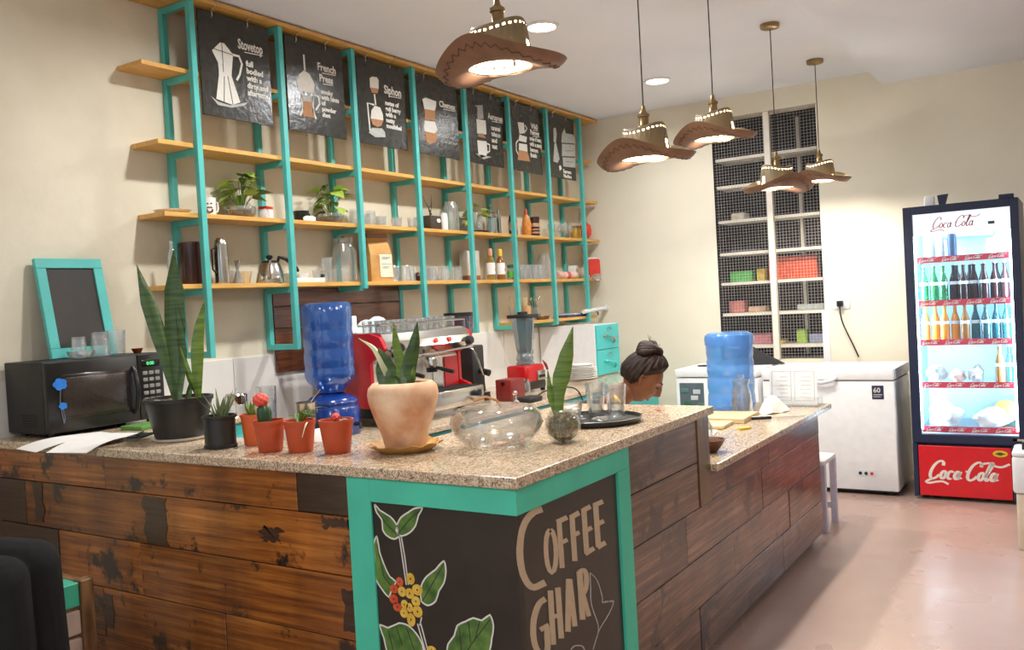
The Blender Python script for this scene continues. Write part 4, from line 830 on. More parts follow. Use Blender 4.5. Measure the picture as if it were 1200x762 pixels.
for x, z, r in ((.065, .235, .030), (.072, .138, .018)):
    pts = []
    for j in range(40): a = 2*PI*j/40; rr = r*(.82+.2*abs(math.sin(2.5*a))); pts.append((x+rr*1.1*math.cos(a), z+rr*.9*math.sin(a)))
    M().prism(pts, -.0048, -.0032).build('flower_sticker', BLUEF, d, smooth=False)
M().line([(.065, .21), (.06, .15), (.072, .06)], .003, -.0044, -.0032).line([(.072, .125), (.078, .09), (.074, .06)], .003, -.0044, -.0032).build('sticker_stem', pm('sticker_stem_grey', s(110, 120, 130), .5), d, smooth=False)
ZM = ZB + .3385
t = thing('framed_chalkboard', 'teal framed blank chalkboard leaning on the wall above the microwave', 'chalkboard', (2.285, 4.02, ZM))
fw, fh, tl = .335, .485, -.20
fr = thing('x', 'x', 'x')
bpy.data.objects.remove(fr)
def rotx(m): m.T = Matrix.Rotation(tl, 4, 'X'); return m
B_ = .048
for a in ((0, fw, 0, B_), (0, fw, fh-B_, fh), (0, B_, B_, fh-B_), (fw-B_, fw, B_, fh-B_)): bevel(rotx(M()).bx(a[0], a[1], -.012, .012, a[2], a[3]).build('frame_rail', TEAL, t, smooth=False), .002, 1)
rotx(M()).bx(B_, fw-B_, -.004, .006, B_, fh-B_).build('slate', CHALKL, t, smooth=False)
GW = M().lathe(tumbler(.034, .040, .105), 24).mesh('tumbler_mesh', GLASS)
GWI = M().lathe([(r, .098-z) for r, z in tumbler(.030, .036, .097)], 24).mesh('upturned_mesh', GLASS)
for x, y, sc, me, lb in ((2.37, 3.93, 1.0, GWI, 'upturned glass on the microwave, left of three'), (2.455, 3.90, 1.18, GWI, 'tall upturned glass in the middle of the three on the microwave'), (2.56, 3.93, 1.12, GW, 'glass on the microwave, right of three and nearest the copper dish')):
    o = put('glass_tumbler', me, None, (x, y, ZM+.0005)); o.scale = (sc, sc, sc); tag(o, lb, 'glass', 'glasses on the microwave')
tag(M().lathe([(0, 0), (.04, 0), (.058, .02), (.062, .035), (.059, .035), (.052, .018), (0, .008)], 16).build('glass_dish', GLASST, loc=(2.335, 3.86, ZM)), 'low cut-glass dish at the left front corner of the microwave top', 'dish')
tag(M().lathe([(0, 0), (.016, 0), (.026, .018), (.028, .024), (.025, .024), (.018, .008), (0, .005)], 20).build('copper_dish', pm('copper', s(150, 76, 40), .3, .8), loc=(2.65, 3.90, ZM)), 'tiny copper dish at the right end of the microwave top', 'dish')
# ------------------------------------------------------------------ things on the wall shelf
ZTB, ZTC, ZTD = TIER['B'] + .0008, TIER['C'] + .0008, 1.3878
tag(M().lathe([(0, 0), (.04, 0), (.085, .012), (.095, .02), (.092, .0215), (.06, .011), (0, .007)], 36).build('plate', CERAMIC, loc=(3.0, 4.03, ZTB)), 'white saucer at the left end of the upper glass shelf', 'plate')
t = thing('face_mug', 'cream mug printed with a brown bearded face on the left shelf bay', 'mug', (3.225, 4.02, ZTB))
M().lathe([(0, 0), (.036, 0), (.040, .004), (.041, .10), (.039, .10), (.037, .008), (0, .007)], 28).build('mug', CERAMIC, t)
m = M()
for k in range(-6, 7):
    pass
FACE = pm('brown_print', s(104, 62, 46), .6)
def wrap(pts, r=.0414, a0=-2.1): return [(r*math.cos(a0+u/r), r*math.sin(a0+u/r), z) for u, z in pts]
m.tube(wrap([(-.016, .034), (-.012, .022), (0, .018), (.012, .022), (.016, .034)]), .006, 5).tube(wrap([(-.014, .042), (-.006, .047), (0, .043), (.006, .047), (.014, .042)]), .0035, 5)
for u in (-.010, .010): m.tube(wrap([(u-.005, .065), (u+.005, .066)]), .003, 5)
m.build('printed_face', FACE, t)
M().tube([(.039, .0, .08), (.062, 0, .078), (.066, 0, .05), (.058, 0, .028), (.038, 0, .024)], .005, 8).build('handle', CERAMIC, t)
def heart_leaf(L_, W_):
    m = M(); vs = []; fs = []; n = 8
    prof = [0.05, .62, .95, 1.0, .86, .66, .42, .2, 0.01]
    for i in range(n+1):
        x = L_*i/n; w_ = W_*prof[i]; dz = -.28*L_*(i/n)**2
        vs += [(x - (.12*L_ if i == 1 else 0), -w_, dz+.18*w_), (x, -w_*.5, dz+.05*w_), (x, 0, dz-.06*w_), (x, w_*.5, dz+.05*w_), (x - (.12*L_ if i == 1 else 0), w_, dz+.18*w_)]
    for i in range(n):
        for j in range(4): fs.append((i*5+j, i*5+j+1, i*5+j+6, i*5+j+5))
    return m.add(vs, fs)
def pothos(loc, label, leaves, seed, bowl):
    rnd = random.Random(seed); t = thing('pothos_plant', label, 'plant', loc)
    if bowl == 'bowl': M().lathe([(0, 0), (.06, 0), (.082, .022), (.088, .05), (.08, .066), (.078, .066), (.084, .05), (.078, .024), (0, .005)], 32).build('bowl', GLASSJ, t); M().lathe([(0, .006), (.056, .006), (.078, .024), (.083, .044), (0, .048)], 24).build('soil', SOIL, t)
    else:
        M().lathe([(0, 0), (.10, 0), (.115, .012), (.112, .014), (0, .008)], 32).build('dish', pm('dark_wood_dish', s(62, 40, 28), .5), t)
        M().lathe([(0, .012), (.062, .012), (.066, .02), (.066, .16), (.07, .165), (.066, .166), (.062, .16), (.062, .02), (0, .016)], 28).build('vase', GLASSJ, t)
    st = M(); lm = heart_leaf(1.0, .42).mesh('leaf_mesh', POTH); lm2 = heart_leaf(1.0, .36).mesh('leaf_mesh', SNAKEL)
    for i in range(leaves):
        a = rnd.uniform(-PI, PI); e = rnd.uniform(.15, 1.0); h = rnd.uniform(.08, .21) + (.05 if e < .5 else 0); r = e*.10
        p = Vector((r*math.cos(a), r*.8*math.sin(a)-.01, h)); L_ = rnd.uniform(.065, .11)
        st.tube([(p.x*.15, p.y*.15, .04), (p.x*.55, p.y*.55, h*.75), tuple(p)], .0018, 5)
        o = put('leaf', lm if rnd.random() < .7 else lm2, t, tuple(p), (rnd.uniform(-.4, .4), rnd.uniform(-.35, .35), a+rnd.uniform(-.5, .5))); o.scale = (L_, L_, L_)
    st.build('stems', SNAKEL, t)
pothos((3.46, 4.03, ZTB), 'leafy pothos in a low glass bowl, left one of two on the shelf', 30, 3, 'bowl')
pothos((4.18, 4.03, ZTB), 'trailing pothos in a low glass bowl beside a black cup', 28, 8, 'bowl')
pothos((5.79, 4.03, ZTB), 'bright green pothos in a straight glass vase on a dark dish', 16, 12, 'vase')
t = thing('small_box', 'little white box with a red lid between two pothos bowls', 'box', (3.635, 4.02, ZTB), .2)
M().rbox(-.035, .035, -.025, .025, 0, .062, .004, 2).build('box', PAPER, t); M().rbox(-.037, .037, -.027, .027, .062, .078, .004, 2).build('lid', REDP, t)
t = thing('black_cup', 'black cup with a white folded label in front', 'cup', (3.935, 4.04, ZTB))
M().lathe([(0, 0), (.034, 0), (.044, .02), (.048, .07), (.045, .07), (.04, .02), (0, .008)], 28).build('cup', BLACK, t)
M().tube([(.045, 0, .058), (.07, 0, .055), (.072, 0, .03), (.042, 0, .018)], .005, 8).build('handle', BLACK, t)
M().prism([(-.05, 0), (.045, 0), (.05, .028), (.02, .036), (-.03, .034), (-.055, .022)], -.075, -.068).build('label_card', PAPER, t, smooth=False)
STUMB = M().lathe(tumbler(.030, .036, .078), 20).mesh('short_glass', GLASS)
UPT = M().lathe([(r, .10-z) for r, z in tumbler(.028, .036, .10)], 20).mesh('upturned_glass', GLASS)
WINE = M().lathe([(0, 0), (.030, 0), (.030, .003), (.006, .01), (.005, .05), (.02, .065), (.036, .09), (.036, .12), (.031, .14), (.030, .14), (.034, .118), (.034, .092), (.018, .07), (0, .066)], 20).mesh('stem_glass', GLASS)
ORDN = ['first', 'second', 'third', 'fourth', 'fifth', 'sixth', 'seventh', 'eighth', 'ninth']
def row(me, name, spots, z, label, group, sc=1.0):
    for k, (x, y) in enumerate(sorted(spots)):
        o = put(name, me, None, (x, y, z)); o.scale = (sc*random.uniform(.95, 1.05),)*2 + (sc*random.uniform(.94, 1.06),)
        tag(o, (ORDN[k] + ' ' + label) if len(spots) > 1 else label, 'glass', group)
row(STUMB, 'glass_tumbler', [(4.46+.082*i, 3.985 + .085*(i % 2 == 1)) for i in range(7)] , ZTB, 'short glass from the left in the row right of the second pothos', 'glasses on the upper shelf', .95)
row(UPT, 'glass_tumbler', [(4.46, 4.08), (4.624, 4.08)], ZTB, 'taller glass from the left behind the short upper-shelf glasses', 'glasses at the back of the upper shelf', 1.15)
t = thing('twig_planter', 'dark box planter with a bare twig and a pale label', 'planter', (5.225, 4.03, ZTB), .1)
M().rbox(-.075, .075, -.05, .05, 0, .105, .006, 2).build('box', pm('dark_box', s(66, 54, 42), .6), t)
M().tube([(0, 0, .10), (-.02, 0, .17), (-.07, -.01, .20), (-.09, 0, .25)], [.004, .003, .002, .001], 6).tube([(0, 0, .10), (.02, .0, .18), (.01, -.01, .27)], [.004, .003, .001], 6).tube([(.02, 0, .12), (-.03, -.01, .16), (.04, 0, .21)], [.004, .003, .001], 6).build('twig', BLACKM, t)
M().lathe([(0, -.002), (.025, -.002), (.025, .002), (0, .002)], 20, squash=(1, .6)).build('label_oval', PAPER, t, loc=(.03, -.052, .07), rot=(PI/2, 0, 0))
tag(M().lathe([(0, 0), (.03, 0), (.032, .10), (.027, .125), (.028, .13), (.02, .135), (0, .135)], 22).build('milk_bottle', CERAMIC, loc=(5.375, 4.02, ZTB)), 'small white bottle just right of the twig planter', 'bottle')
JAR = M().lathe([(0, 0), (.055, 0), (.06, .01), (.06, .19), (.045, .215), (.045, .235), (.042, .235), (.042, .214), (.056, .188), (.056, .012), (0, .008)], 28).mesh('tall_jar', GLASSJ)
tag(put('glass_jar', JAR, None, (5.50, 4.04, ZTB)), 'tall empty glass jar behind the white bottle, beside a teal post', 'jar')
t = thing('french_press', 'glass french press with a black handle on the upper shelf', 'coffee press', (6.02, 4.02, ZTB))
M().lathe([(0, .01), (.044, .01), (.045, .015), (.045, .16), (.043, .16), (.042, .02), (0, .014)], 28).build('beaker', GLASSJ, t)
M().lathe([(0, .155), (.049, .155), (.049, .165), (.035, .18), (0, .185)], 28).tube([(0, 0, .18), (0, 0, .23)], .003, 6).ball((0, 0, .235), .010).build('lid', CHROME, t)
m = M().lathe([(.047, 0), (.049, 0), (.049, .02), (.047, .02)], 28).lathe([(.047, .14), (.049, .14), (.049, .155), (.047, .155)], 28)
for a in (0, 1.57, 3.14, 4.71): m.tube([(.048*math.cos(a), .048*math.sin(a), 0), (.048*math.cos(a), .048*math.sin(a), .15)], .003, 5)
m.build('frame', CHROME, t); M().tube([(.047, 0, .145), (.085, 0, .14), (.092, 0, .08), (.08, 0, .03), (.047, 0, .02)], .006, 8).build('handle', BLACK, t)
tag(M().lathe([(0, 0), (.016, 0), (.016, .21), (.012, .215), (0, .215)], 16).build('steel_tube', STEEL, loc=(6.15, 4.03, ZTB)), 'slim polished steel tube standing right of the french press', 'canister')
def sauce(loc, label, body, cap, lab, h=.2):
    t = thing('sauce_bottle', label, 'bottle', loc, 0, 'sauce bottles on the upper shelf')
    M().lathe([(0, 0), (.034, 0), (.038, .01), (.036, h*.35), (.039, h*.55), (.03, h*.78), (.016, h*.88), (.014, h*.9), (0, h*.9)], 24).build('bottle', body, t)
    M().lathe([(0, h*.89), (.016, h*.89), (.012, h*1.05), (.006, h*1.16), (0, h*1.16)], 18).build('cap', cap, t)
    M().lathe([(.0385, h*.2), (.0395, h*.2), (.0405, h*.56), (.0395, h*.56)], 24).build('label', lab, t)
CHOC = pm('chocolate_brown', s(72, 40, 28), .3); ORNG = pm('caramel_orange', s(206, 118, 44), .35, scale=30, col2=s(226, 156, 76)); LABB = pm('orange_brown_label', s(178, 96, 52), .5, scale=24, col2=s(224, 196, 160))
sauce((6.36, 4.03, ZTB), 'dark chocolate sauce bottle half behind the teal post', CHOC, CHOC, LABB, .21)
sauce((6.565, 4.02, ZTB), 'orange caramel sauce bottle with a red cap', ORNG, pm('red_cap', s(200, 60, 40), .4), ORNG, .21)
t = thing('cocoa_tin', 'brown striped cocoa tin right of the orange sauce bottle', 'tin', (6.72, 4.03, ZTB))
M().lathe([(0, 0), (.043, 0), (.043, .15), (0, .15)], 28).build('tin', CHOC, t); M().lathe([(0, .15), (.045, .15), (.045, .175), (0, .178)], 28).build('lid', pm('dark_brown_lid', s(52, 32, 24), .4), t)
M().lathe([(.0432, .03), (.044, .03), (.044, .045), (.0432, .045)], 28).lathe([(.0432, .06), (.044, .06), (.044, .07), (.0432, .07)], 28).lathe([(.0432, .09), (.044, .09), (.044, .12), (.0432, .12)], 28).build('label_band', LABB, t)
row(WINE, 'stem_glass', [(7.0, 3.99), (7.08, 4.07), (7.17, 3.99), (7.25, 4.07), (7.34, 4.02)], ZTB, 'small stem glass from the left, last bay of the upper shelf', 'stem glasses on the upper shelf', .95)
t = thing('mustard_jar', 'jar of yellow preserve next to the far right post', 'jar', (7.475, 4.03, ZTB))
M().lathe([(0, 0), (.045, 0), (.05, .01), (.05, .095), (.04, .11), (0, .11)], 24).build('jar', pm('yellow_preserve', s(206, 160, 60), .3, scale=12, var=.2), t); M().lathe([(0, .11), (.043, .11), (.043, .13), (0, .13)], 24).build('lid', BRASS, t)
t = thing('red_lantern', 'orange-red round lantern at the right end of the upper shelf', 'lantern', (7.585, 3.985, ZTB))
M().lathe([(0, .012), (.03, .014), (.058, .045), (.062, .085), (.054, .13), (.03, .152), (0, .154)], 14).build('shade', REDP, t); M().lathe([(0, 0), (.025, 0), (.027, .014), (0, .014)], 16).build('base', BRASS, t); M().lathe([(0, .154), (.02, .154), (.016, .166), (0, .166)], 14).build('cap', REDP, t)

# ---- tier C
tag(M().lathe([(0, 0), (.022, 0), (.026, .01), (.026, .14), (.010, .19), (.010, .23), (.008, .23), (.008, .19), (.023, .138), (.023, .012), (0, .008)], 20).build('slim_bottle', GLASS, loc=(2.955, 4.0, ZTC)), 'slim clear glass bottle at the left end of the lower shelf', 'bottle')
t = thing('brown_canister', 'tall dark brown glossy canister behind the left post', 'canister', (3.12, 4.045, ZTC))
M().lathe([(0, 0), (.072, 0), (.076, .01), (.066, .20), (.072, .222), (.070, .23), (0, .225)], 32).build('body', pm('brown_gloss', s(62, 36, 32), .18), t); M().tube([(.07, 0, .19), (.10, 0, .18), (.10, 0, .06), (.074, 0, .04)], .007, 8).build('handle', pm('brown_gloss_handle', s(54, 32, 28), .2), t)
t = thing('steel_flask', 'tall stainless flask right of the brown canister', 'flask', (3.262, 3.985, ZTC))
M().lathe([(0, 0), (.04, 0), (.042, .01), (.036, .21), (.030, .24), (.018, .255), (0, .256)], 28).build('body', STEEL, t); M().tube([(-.038, 0, .2), (-.062, 0, .19), (-.062, 0, .08), (-.042, 0, .06)], .005, 8).build('handle', BLACK, t)
tag(M().lathe([(0, 0), (.032, 0), (.030, .01), (.008, .075), (.008, .085), (.022, .13), (.0205, .13), (.006, .088), (0, .086)], 24).build('jigger', STEEL, loc=(3.355, 3.97, ZTC)), 'hourglass steel jigger in front of a cream cup', 'jigger')
t = thing('cream_cup', 'cream round cup behind the steel jigger', 'cup', (3.385, 4.07, ZTC))
M().lathe([(0, 0), (.03, 0), (.05, .02), (.058, .06), (.05, .08), (.046, .08), (.053, .058), (.046, .022), (0, .008)], 28).build('cup', CERAMIC, t)
n = 40; m = M(); vs = []; fs = []
for r, z in ((.03, 0), (.034, .01), (.05, .075), (.047, .075), (.03, .012), (.02, .01)):
    for j in range(n): a = 2*PI*j/n; q = r*(1+.06*(j % 2)); vs.append((q*math.cos(a), q*math.sin(a), z))
for k in range(5):
    for j in range(n): fs.append((k*n+j, k*n+(j+1)%n, (k+1)*n+(j+1)%n, (k+1)*n+j))
m.add(vs, fs); tag(m.build('ribbed_dripper', pm('cream_ribbed', s(218, 200, 160), .4), loc=(3.492, 4.085, ZTC)), 'cream ribbed coffee dripper left of the gooseneck kettle', 'dripper')
t = thing('gooseneck_kettle', 'brushed steel gooseneck kettle with a black handle and knob', 'kettle', (3.62, 4.0, ZTC))
M().lathe([(0, 0), (.083, 0), (.086, .006), (.078, .05), (.058, .115), (.052, .12), (0, .12)], 36).build('body', STEEL, t)
M().lathe([(0, .12), (.05, .12), (.04, .132), (.012, .137), (.010, .142), (.02, .148), (.02, .16), (.012, .166), (0, .166)], 26).build('lid', BLACK, t)
M().tube([(.055, 0, .11), (.075, 0, .155), (.12, -.01, .145), (.19, -.02, .09), (.205, -.02, .07)][::1], [.009, .010, .012, .012, .008], 10).build('handle', BLACK, t)
M().tube([(-.06, -.055, .03), (-.08, -.085, .04), (-.088, -.095, .09), (-.095, -.11, .125), (-.105, -.125, .122)], [.012, .009, .007, .006, .006], 10).build('spout', STEEL, t)
t = thing('white_tray', 'low white tray piled with white cups behind the second post', 'tray', (3.885, 4.02, ZTC))
M().rbox(-.14, .16, -.05, .05, 0, .03, .012, 3).build('tray', CERAMIC, t)
for k, x in enumerate((-.09, .01)): M().lathe([(0, .03), (.03, .03), (.04, .05), (.042, .06), (.038, .06), (0, .04)], 24, (x, 0, 0)).build('cup', CERAMIC, t)
tag(M().ball((0, 0, .012), (.014, .012, .012), 10, 8).build('black_stopper', BLACK, loc=(4.03, 3.985, ZTC+.031)), 'small black stopper on the right end of the white tray', 'stopper')
row(STUMB, 'glass_tumbler', [(4.075, 3.985), (4.085, 4.075), (4.16, 4.03)], ZTC, 'small clear glass from the left between white tray and big jar', 'glasses by the big jar', 1.0)
row(STUMB, 'glass_tumbler', [(4.075, 3.985)], ZTC+.079, 'small clear glass stacked on another beside the big jar', 'stacked glass by the big jar', 1.0)
t = thing('storage_jar', 'large clear storage jar behind the third teal post', 'jar', (4.29, 4.04, ZTC))
M().lathe([(0, 0), (.078, 0), (.084, .01), (.084, .21), (.06, .245), (.06, .26), (.056, .26), (.056, .242), (.079, .208), (.079, .014), (0, .01)], 32).build('jar', GLASSJ, t); M().lathe([(0, .26), (.066, .26), (.066, .29), (.02, .295), (0, .31)], 28).build('lid', GLASST, t)
t = thing('coffee_bag', 'kraft paper coffee bag with a cream label, top folded', 'bag', (4.60, 4.03, ZTC), -.15)
KRAFT = pm('kraft_paper', s(188, 136, 70), .7, scale=8, col2=s(212, 164, 96), bump=.2)
def bag_ring(z, hx, hy): return [(-hx, -hy, z), (hx, -hy, z), (hx*1.06, 0, z), (hx, hy, z), (-hx, hy, z), (-hx*.94, 0, z)]
rings = [bag_ring(0, .095, .05), bag_ring(.05, .098, .055), bag_ring(.18, .095, .05), bag_ring(.25, .09, .03), bag_ring(.285, .085, .012), bag_ring(.31, .085, .008)]
vs = sum(rings, []); fs = []
for k in range(5):
    for j in range(6): fs.append((k*6+j, k*6+(j+1)%6, (k+1)*6+(j+1)%6, (k+1)*6+j))
fs += [tuple(range(6))[::-1], tuple(range(30, 36))]
M().add(vs, fs).build('bag', KRAFT, t, smooth=False)
M().add([(-.02, -.0555, .03), (.088, -.0555, .03), (.086, -.0525, .185), (-.02, -.0525, .185), (-.02, -.0585, .03), (.088, -.0585, .03), (.086, -.0555, .185), (-.02, -.0555, .185)], [(4,5,6,7), (0,3,2,1), (0,1,5,4), (2,3,7,6), (1,2,6,5), (0,4,7,3)]).build('label', pm('cream_label', s(236, 226, 196), .7), t, smooth=False)
m = M()
for z, x0, x1 in ((.165, 0, .07), (.155, 0, .05), (.118, -.01, .08), (.10, .0, .06), (.09, 0, .05), (.06, .06, .08)): m.bx(x0, x1, -.0597, -.0570, z, z+.003)
stuff(m.build('label_rules', CHALKG, t, smooth=False)); M().rbox(-.09, .09, -.022, .022, .30, .33, .008, 2).build('folded_top', pm('kraft_fold', s(140, 104, 74), .7), t)
row(UPT, 'glass_tumbler', [(4.755, 4.02), (4.83, 4.07), (4.82, 3.965), (4.90, 3.985)], ZTC, 'upturned glass from the left between kraft bag and brown grinder', 'upturned glasses by the kraft bag', 1.12)
t = thing('knob_grinder', 'little brown round grinder beside the fourth post', 'grinder', (4.985, 3.985, ZTC))
M().ball((0, 0, .032), (.034, .03, .032), 18, 12).build('body', pm('dark_red_brown', s(74, 36, 30), .3), t); M().tube([(.03, 0, .045), (.056, 0, .04), (.056, 0, .015), (.03, 0, .012)], .005, 8).build('handle', pm('dark_red_brown_handle', s(66, 34, 28), .3), t)
row(UPT, 'glass_tumbler', [(5.13+.080*i, 3.975 + .09*(i % 2)) for i in range(6)] + [(5.125, 4.075), (5.29, 4.085)], ZTC, 'upturned glass from the left, bay right of the fourth teal post', 'upturned glasses in the middle bay', 1.05)
t = thing('paper_filter_box', 'pale upright filter box with a brown base behind the fifth post', 'box', (5.725, 4.06, ZTC))
M().rbox(-.075, .095, -.04, .04, .04, .235, .006, 2).build('box', pm('pale_box', s(206, 196, 184), .6), t); M().rbox(-.077, .097, -.042, .042, 0, .04, .006, 2).build('base', pm('brown_box_base', s(140, 92, 66), .6), t)
def syrup(loc, label, liq, cap):
    t = thing('syrup_bottle', label, 'bottle', loc, 0, 'syrup bottles on the lower shelf')
    M().lathe([(0, 0), (.032, 0), (.035, .006), (.035, .15), (.028, .175), (.014, .19), (.013, .20), (0, .20)], 24).build('bottle', liq, t)
    M().lathe([(0, .195), (.017, .195), (.019, .205), (.019, .245), (.013, .256), (0, .256)], 20).build('cap', cap, t)
    lb = M().lathe([(.0353, .045), (.0363, .045), (.0363, .14), (.0353, .14)], 24).build('label', PAPER, t); M().ball((.012, -.036, .085), (.012, .003, .014), 10, 8).build('label_print', LABB, lb)
AMB1 = glass('golden_syrup', (.86, .70, .36, 1), .08, .6, .05, .35, s(200, 160, 70)); AMB2 = glass('amber_syrup', (.74, .42, .14, 1), .08, .6, .05, .45, s(184, 112, 40))
syrup((5.945, 4.0, ZTC), 'golden syrup bottle with a salmon pump cap', AMB1, pm('salmon_cap', s(214, 150, 120), .5))
syrup((6.09, 4.0, ZTC), 'amber syrup bottle with a yellow cap', AMB2, pm('yellow_cap', s(226, 190, 60), .5))
t = thing('spice_jar', 'small jar with green lid and green label right of the syrup bottles', 'jar', (6.235, 3.99, ZTC))
M().lathe([(0, 0), (.034, 0), (.036, .006), (.036, .09), (.03, .10), (0, .10)], 24).build('jar', GLASSJ, t); M().lathe([(0, .10), (.033, .10), (.033, .125), (0, .125)], 24).build('lid', pm('green_lid', s(50, 110, 60), .4), t); M().lathe([(.0365, .02), (.037, .02), (.037, .07), (.0365, .07)], 24).build('label', pm('green_label', s(96, 176, 60), .5), t)
row(UPT, 'glass_tumbler', [(6.36+.052*i, 3.972 + .104*(i % 2)) for i in range(8)], ZTC, 'tall upturned glass from the left, bay left of the pink roll', 'tall upturned glasses in the seventh bay', 1.28)
tag(put('glass_jar', JAR, None, (6.90, 4.06, ZTC)), 'tall empty glass jar behind the pink paper rolls', 'jar')
t = thing('paper_roll', 'pink and white paper roll lying along the lower shelf', 'paper roll', (7.15, 3.99, ZTC+.034))
PINKP = pm('pink_paper', s(214, 160, 150), .7, scale=10, col2=s(232, 206, 196))
m = M(); m.T = Matrix.Rotation(PI/2, 4, 'Y'); m.lathe([(0, -.16), (.034, -.16), (.034, .19), (.012, .19), (.012, .18), (0, .18)], 24); m.build('roll', PINKP, t)
m = M(); m.T = Matrix.Rotation(PI/2, 4, 'Y'); m.lathe([(.0343, .0), (.0352, .0), (.0352, .06), (.0343, .06)], 24); m.build('red_band', pm('faded_red_print', s(196, 96, 96), .7), t)
t = thing('white_carton', 'small printed white carton behind the end of the pink roll', 'carton', (7.46, 4.07, ZTC), .15)
M().rbox(-.05, .05, -.035, .035, 0, .13, .004, 2).build('carton', PAPER, t); M().bx(-.03, .02, -.0365, -.035, .03, .10).build('print', LABB, t, smooth=False)
t = thing('hanging_goblet', 'tipped clear goblet at the shelf edge by the last post', 'glass', (7.47, 3.93, ZTC+.045))
m = M(); m.T = Euler((1.9, .0, .5)).to_matrix().to_4x4(); m.lathe([(0, 0), (.034, 0), (.034, .003), (.005, .01), (.005, .06), (.03, .08), (.043, .12), (.038, .15), (.037, .15), (.041, .12), (.027, .082), (0, .07)], 24); m.build('goblet', GLASST, t, loc=(0, .02, -.005))
t = thing('red_food_box', 'red plastic lid of a white food box propped at the shelf end', 'food box', (7.655, 3.955, ZTC), -.55)
M().rbox(-.075, .075, -.0, .05, .0, .205, .03, 4, 'y').build('tub', WHITEP, t); M().rbox(-.06, .07, -.014, .0, .012, .19, .025, 4, 'y').build('lid', REDP, t)

# ---- lowest short board
t = thing('straw_glass', 'glass full of straws and stirrers left on the short lowest board', 'glass', (6.285, 4.02, ZTD))
M().lathe(tumbler(.036, .042, .13), 24).build('tumbler', GLASSJ, t); STRAW = pm('pale_straw', s(216, 190, 140), .6, var=.15)
for k in range(9): a = k*2.4; M().tube([(.012*math.cos(a), .012*math.sin(a), .016), (.03*math.cos(a), .03*math.sin(a), .21+.01*(k % 3))], .003, 6).build('straw', STRAW if k % 3 else STEEL, t)
t = thing('stirrer_glass', 'tan paper cup of wooden spatulas beside the sixth post', 'cup', (6.44, 3.99, ZTD))
M().lathe([(0, 0), (.03, 0), (.042, .13), (.040, .13), (.029, .004), (0, .004)], 24).build('cup', pm('tan_cup', s(206, 164, 118), .6), t)
for k in range(4): M().tube([(.008*k-.012, 0, .01), (.02*k-.03, .01, .2)], .004, 5).build('spatula', STRAW, t)
t = thing('cutlery_jar', 'cut-glass jar of spoons and forks on the short lowest board', 'jar', (6.66, 4.03, ZTD+.002))
M().lathe(tumbler(.038, .046, .10), 12).build('jar', GLASST, t)
for k in range(7):
    a = k*1.7; x, y = .015*math.cos(a), .015*math.sin(a); M().tube([(x, y, .015), (x*2.4, y*2.4, .17)], .0025, 6).ball((x*2.6, y*2.6, .185), (.010, .004, .018), 8, 6).build('spoon', CHROME, t)
t = thing('brown_basket', 'shallow brown wicker basket under the cutlery jar', 'basket', (6.68, 3.975, ZTD))
tag(t, 'shallow brown wicker tray in front of the cutlery jar', 'basket')
for k in range(4): M().lathe([(.075+.006*k, .008*k), (.083+.006*k, .008*k), (.084+.006*k, .008*k+.007), (.076+.006*k, .008*k+.007)], 32, squash=(1, .42)).build('rim_coil', pm('wicker_brown', s(112, 68, 40), .7, scale=60, var=.25), t)
M().lathe([(0, 0), (.076, 0), (.076, .004), (0, .004)], 32, squash=(1, .42)).build('base', pm('wicker_base', s(100, 62, 38), .7), t)
tag(M().ball((0, 0, .016), (.020, .016, .016), 14, 10).build('lemon', pm('lemon_skin', s(214, 196, 96), .5), loc=(6.67, 3.972, ZTD+.0045)), 'pale yellow lemon lying in the brown wicker tray', 'lemon')
for k, (rz, col, lb) in enumerate(((.10, s(96, 70, 60), 'brown magazine at the bottom of the pile on the lowest board'), (-.12, s(44, 74, 168), 'blue-covered booklet on top of a brown magazine'), (.3, s(226, 222, 214), 'white leaflet lying on the blue booklet'))):
    w_ = (.30, .26, .17)[k]; o = M().bx(-w_/2, w_/2, -.075, .075, 0, .010).build('booklet', pm('booklet_cover_%d' % k, col, .4, var=.12), loc=(7.22+.03*k, 4.03, ZTD+.0105*k), rot=(0, 0, rz*.5), smooth=False); tag(o, lb, 'booklet', 'booklets on the lowest board')
t = thing('black_pan', 'small black pan with a curved handle at the end of the lowest board', 'pan', (7.50, 4.0, ZTD))
M().lathe([(0, 0), (.055, 0), (.068, .03), (.066, .03), (.052, .004), (0, .004)], 28).build('pan', BLACK, t); M().tube([(.06, -.02, .022), (.10, -.05, .04), (.14, -.07, .03), (.15, -.075, .0)], .006, 8).build('handle', BLACK, t)
# ------------------------------------------------------------------ back counter things
ZK = .861
# two stacked blue water bottles
def jug_profile(h, r, ribs):
    pr = [(0, h), (r*.80, h), (r*.93, h-.006), (r, h-.03), (r, h-.075)]
    z = h-.075
    for k in range(ribs): pr += [(r, z-.06), (r*.972, z-.074), (r*.972, z-.088), (r, z-.105)]; z -= .105
    return pr, z
t = thing('water_bottle', 'large dark blue upturned water bottle left of the red espresso machine', 'water bottle', (3.655, 3.60, 1.095))
pr, z = jug_profile(.515, .142, 3)
M().lathe(pr + [(.142, z-.02), (.132, z-.05), (.10, z-.085), (.075, z-.11), (.070, .005), (0, .005)], 40).build('bottle', BLUEB, t)
M().rbox(.055, .115, -.128, -.10, .33, .43, .008, 2, 'y').build('label', PAPER, t, rot=(0, 0, .25))
t = thing('water_dispenser', 'blue water dispenser pot under the upturned blue bottle', 'dispenser', (3.655, 3.60, ZK))
M().lathe([(0, 0), (.150, 0), (.155, .01), (.155, .15), (.145, .165), (.150, .18), (.145, .195), (.12, .215), (.085, .226), (.078, .23), (.078, .222), (.07, .215), (0, .21)], 40).build('base', glass('deep_blue_plastic', (.10, .22, .6, 1), .08, .4, .15, .75, s(26, 62, 140)), t)
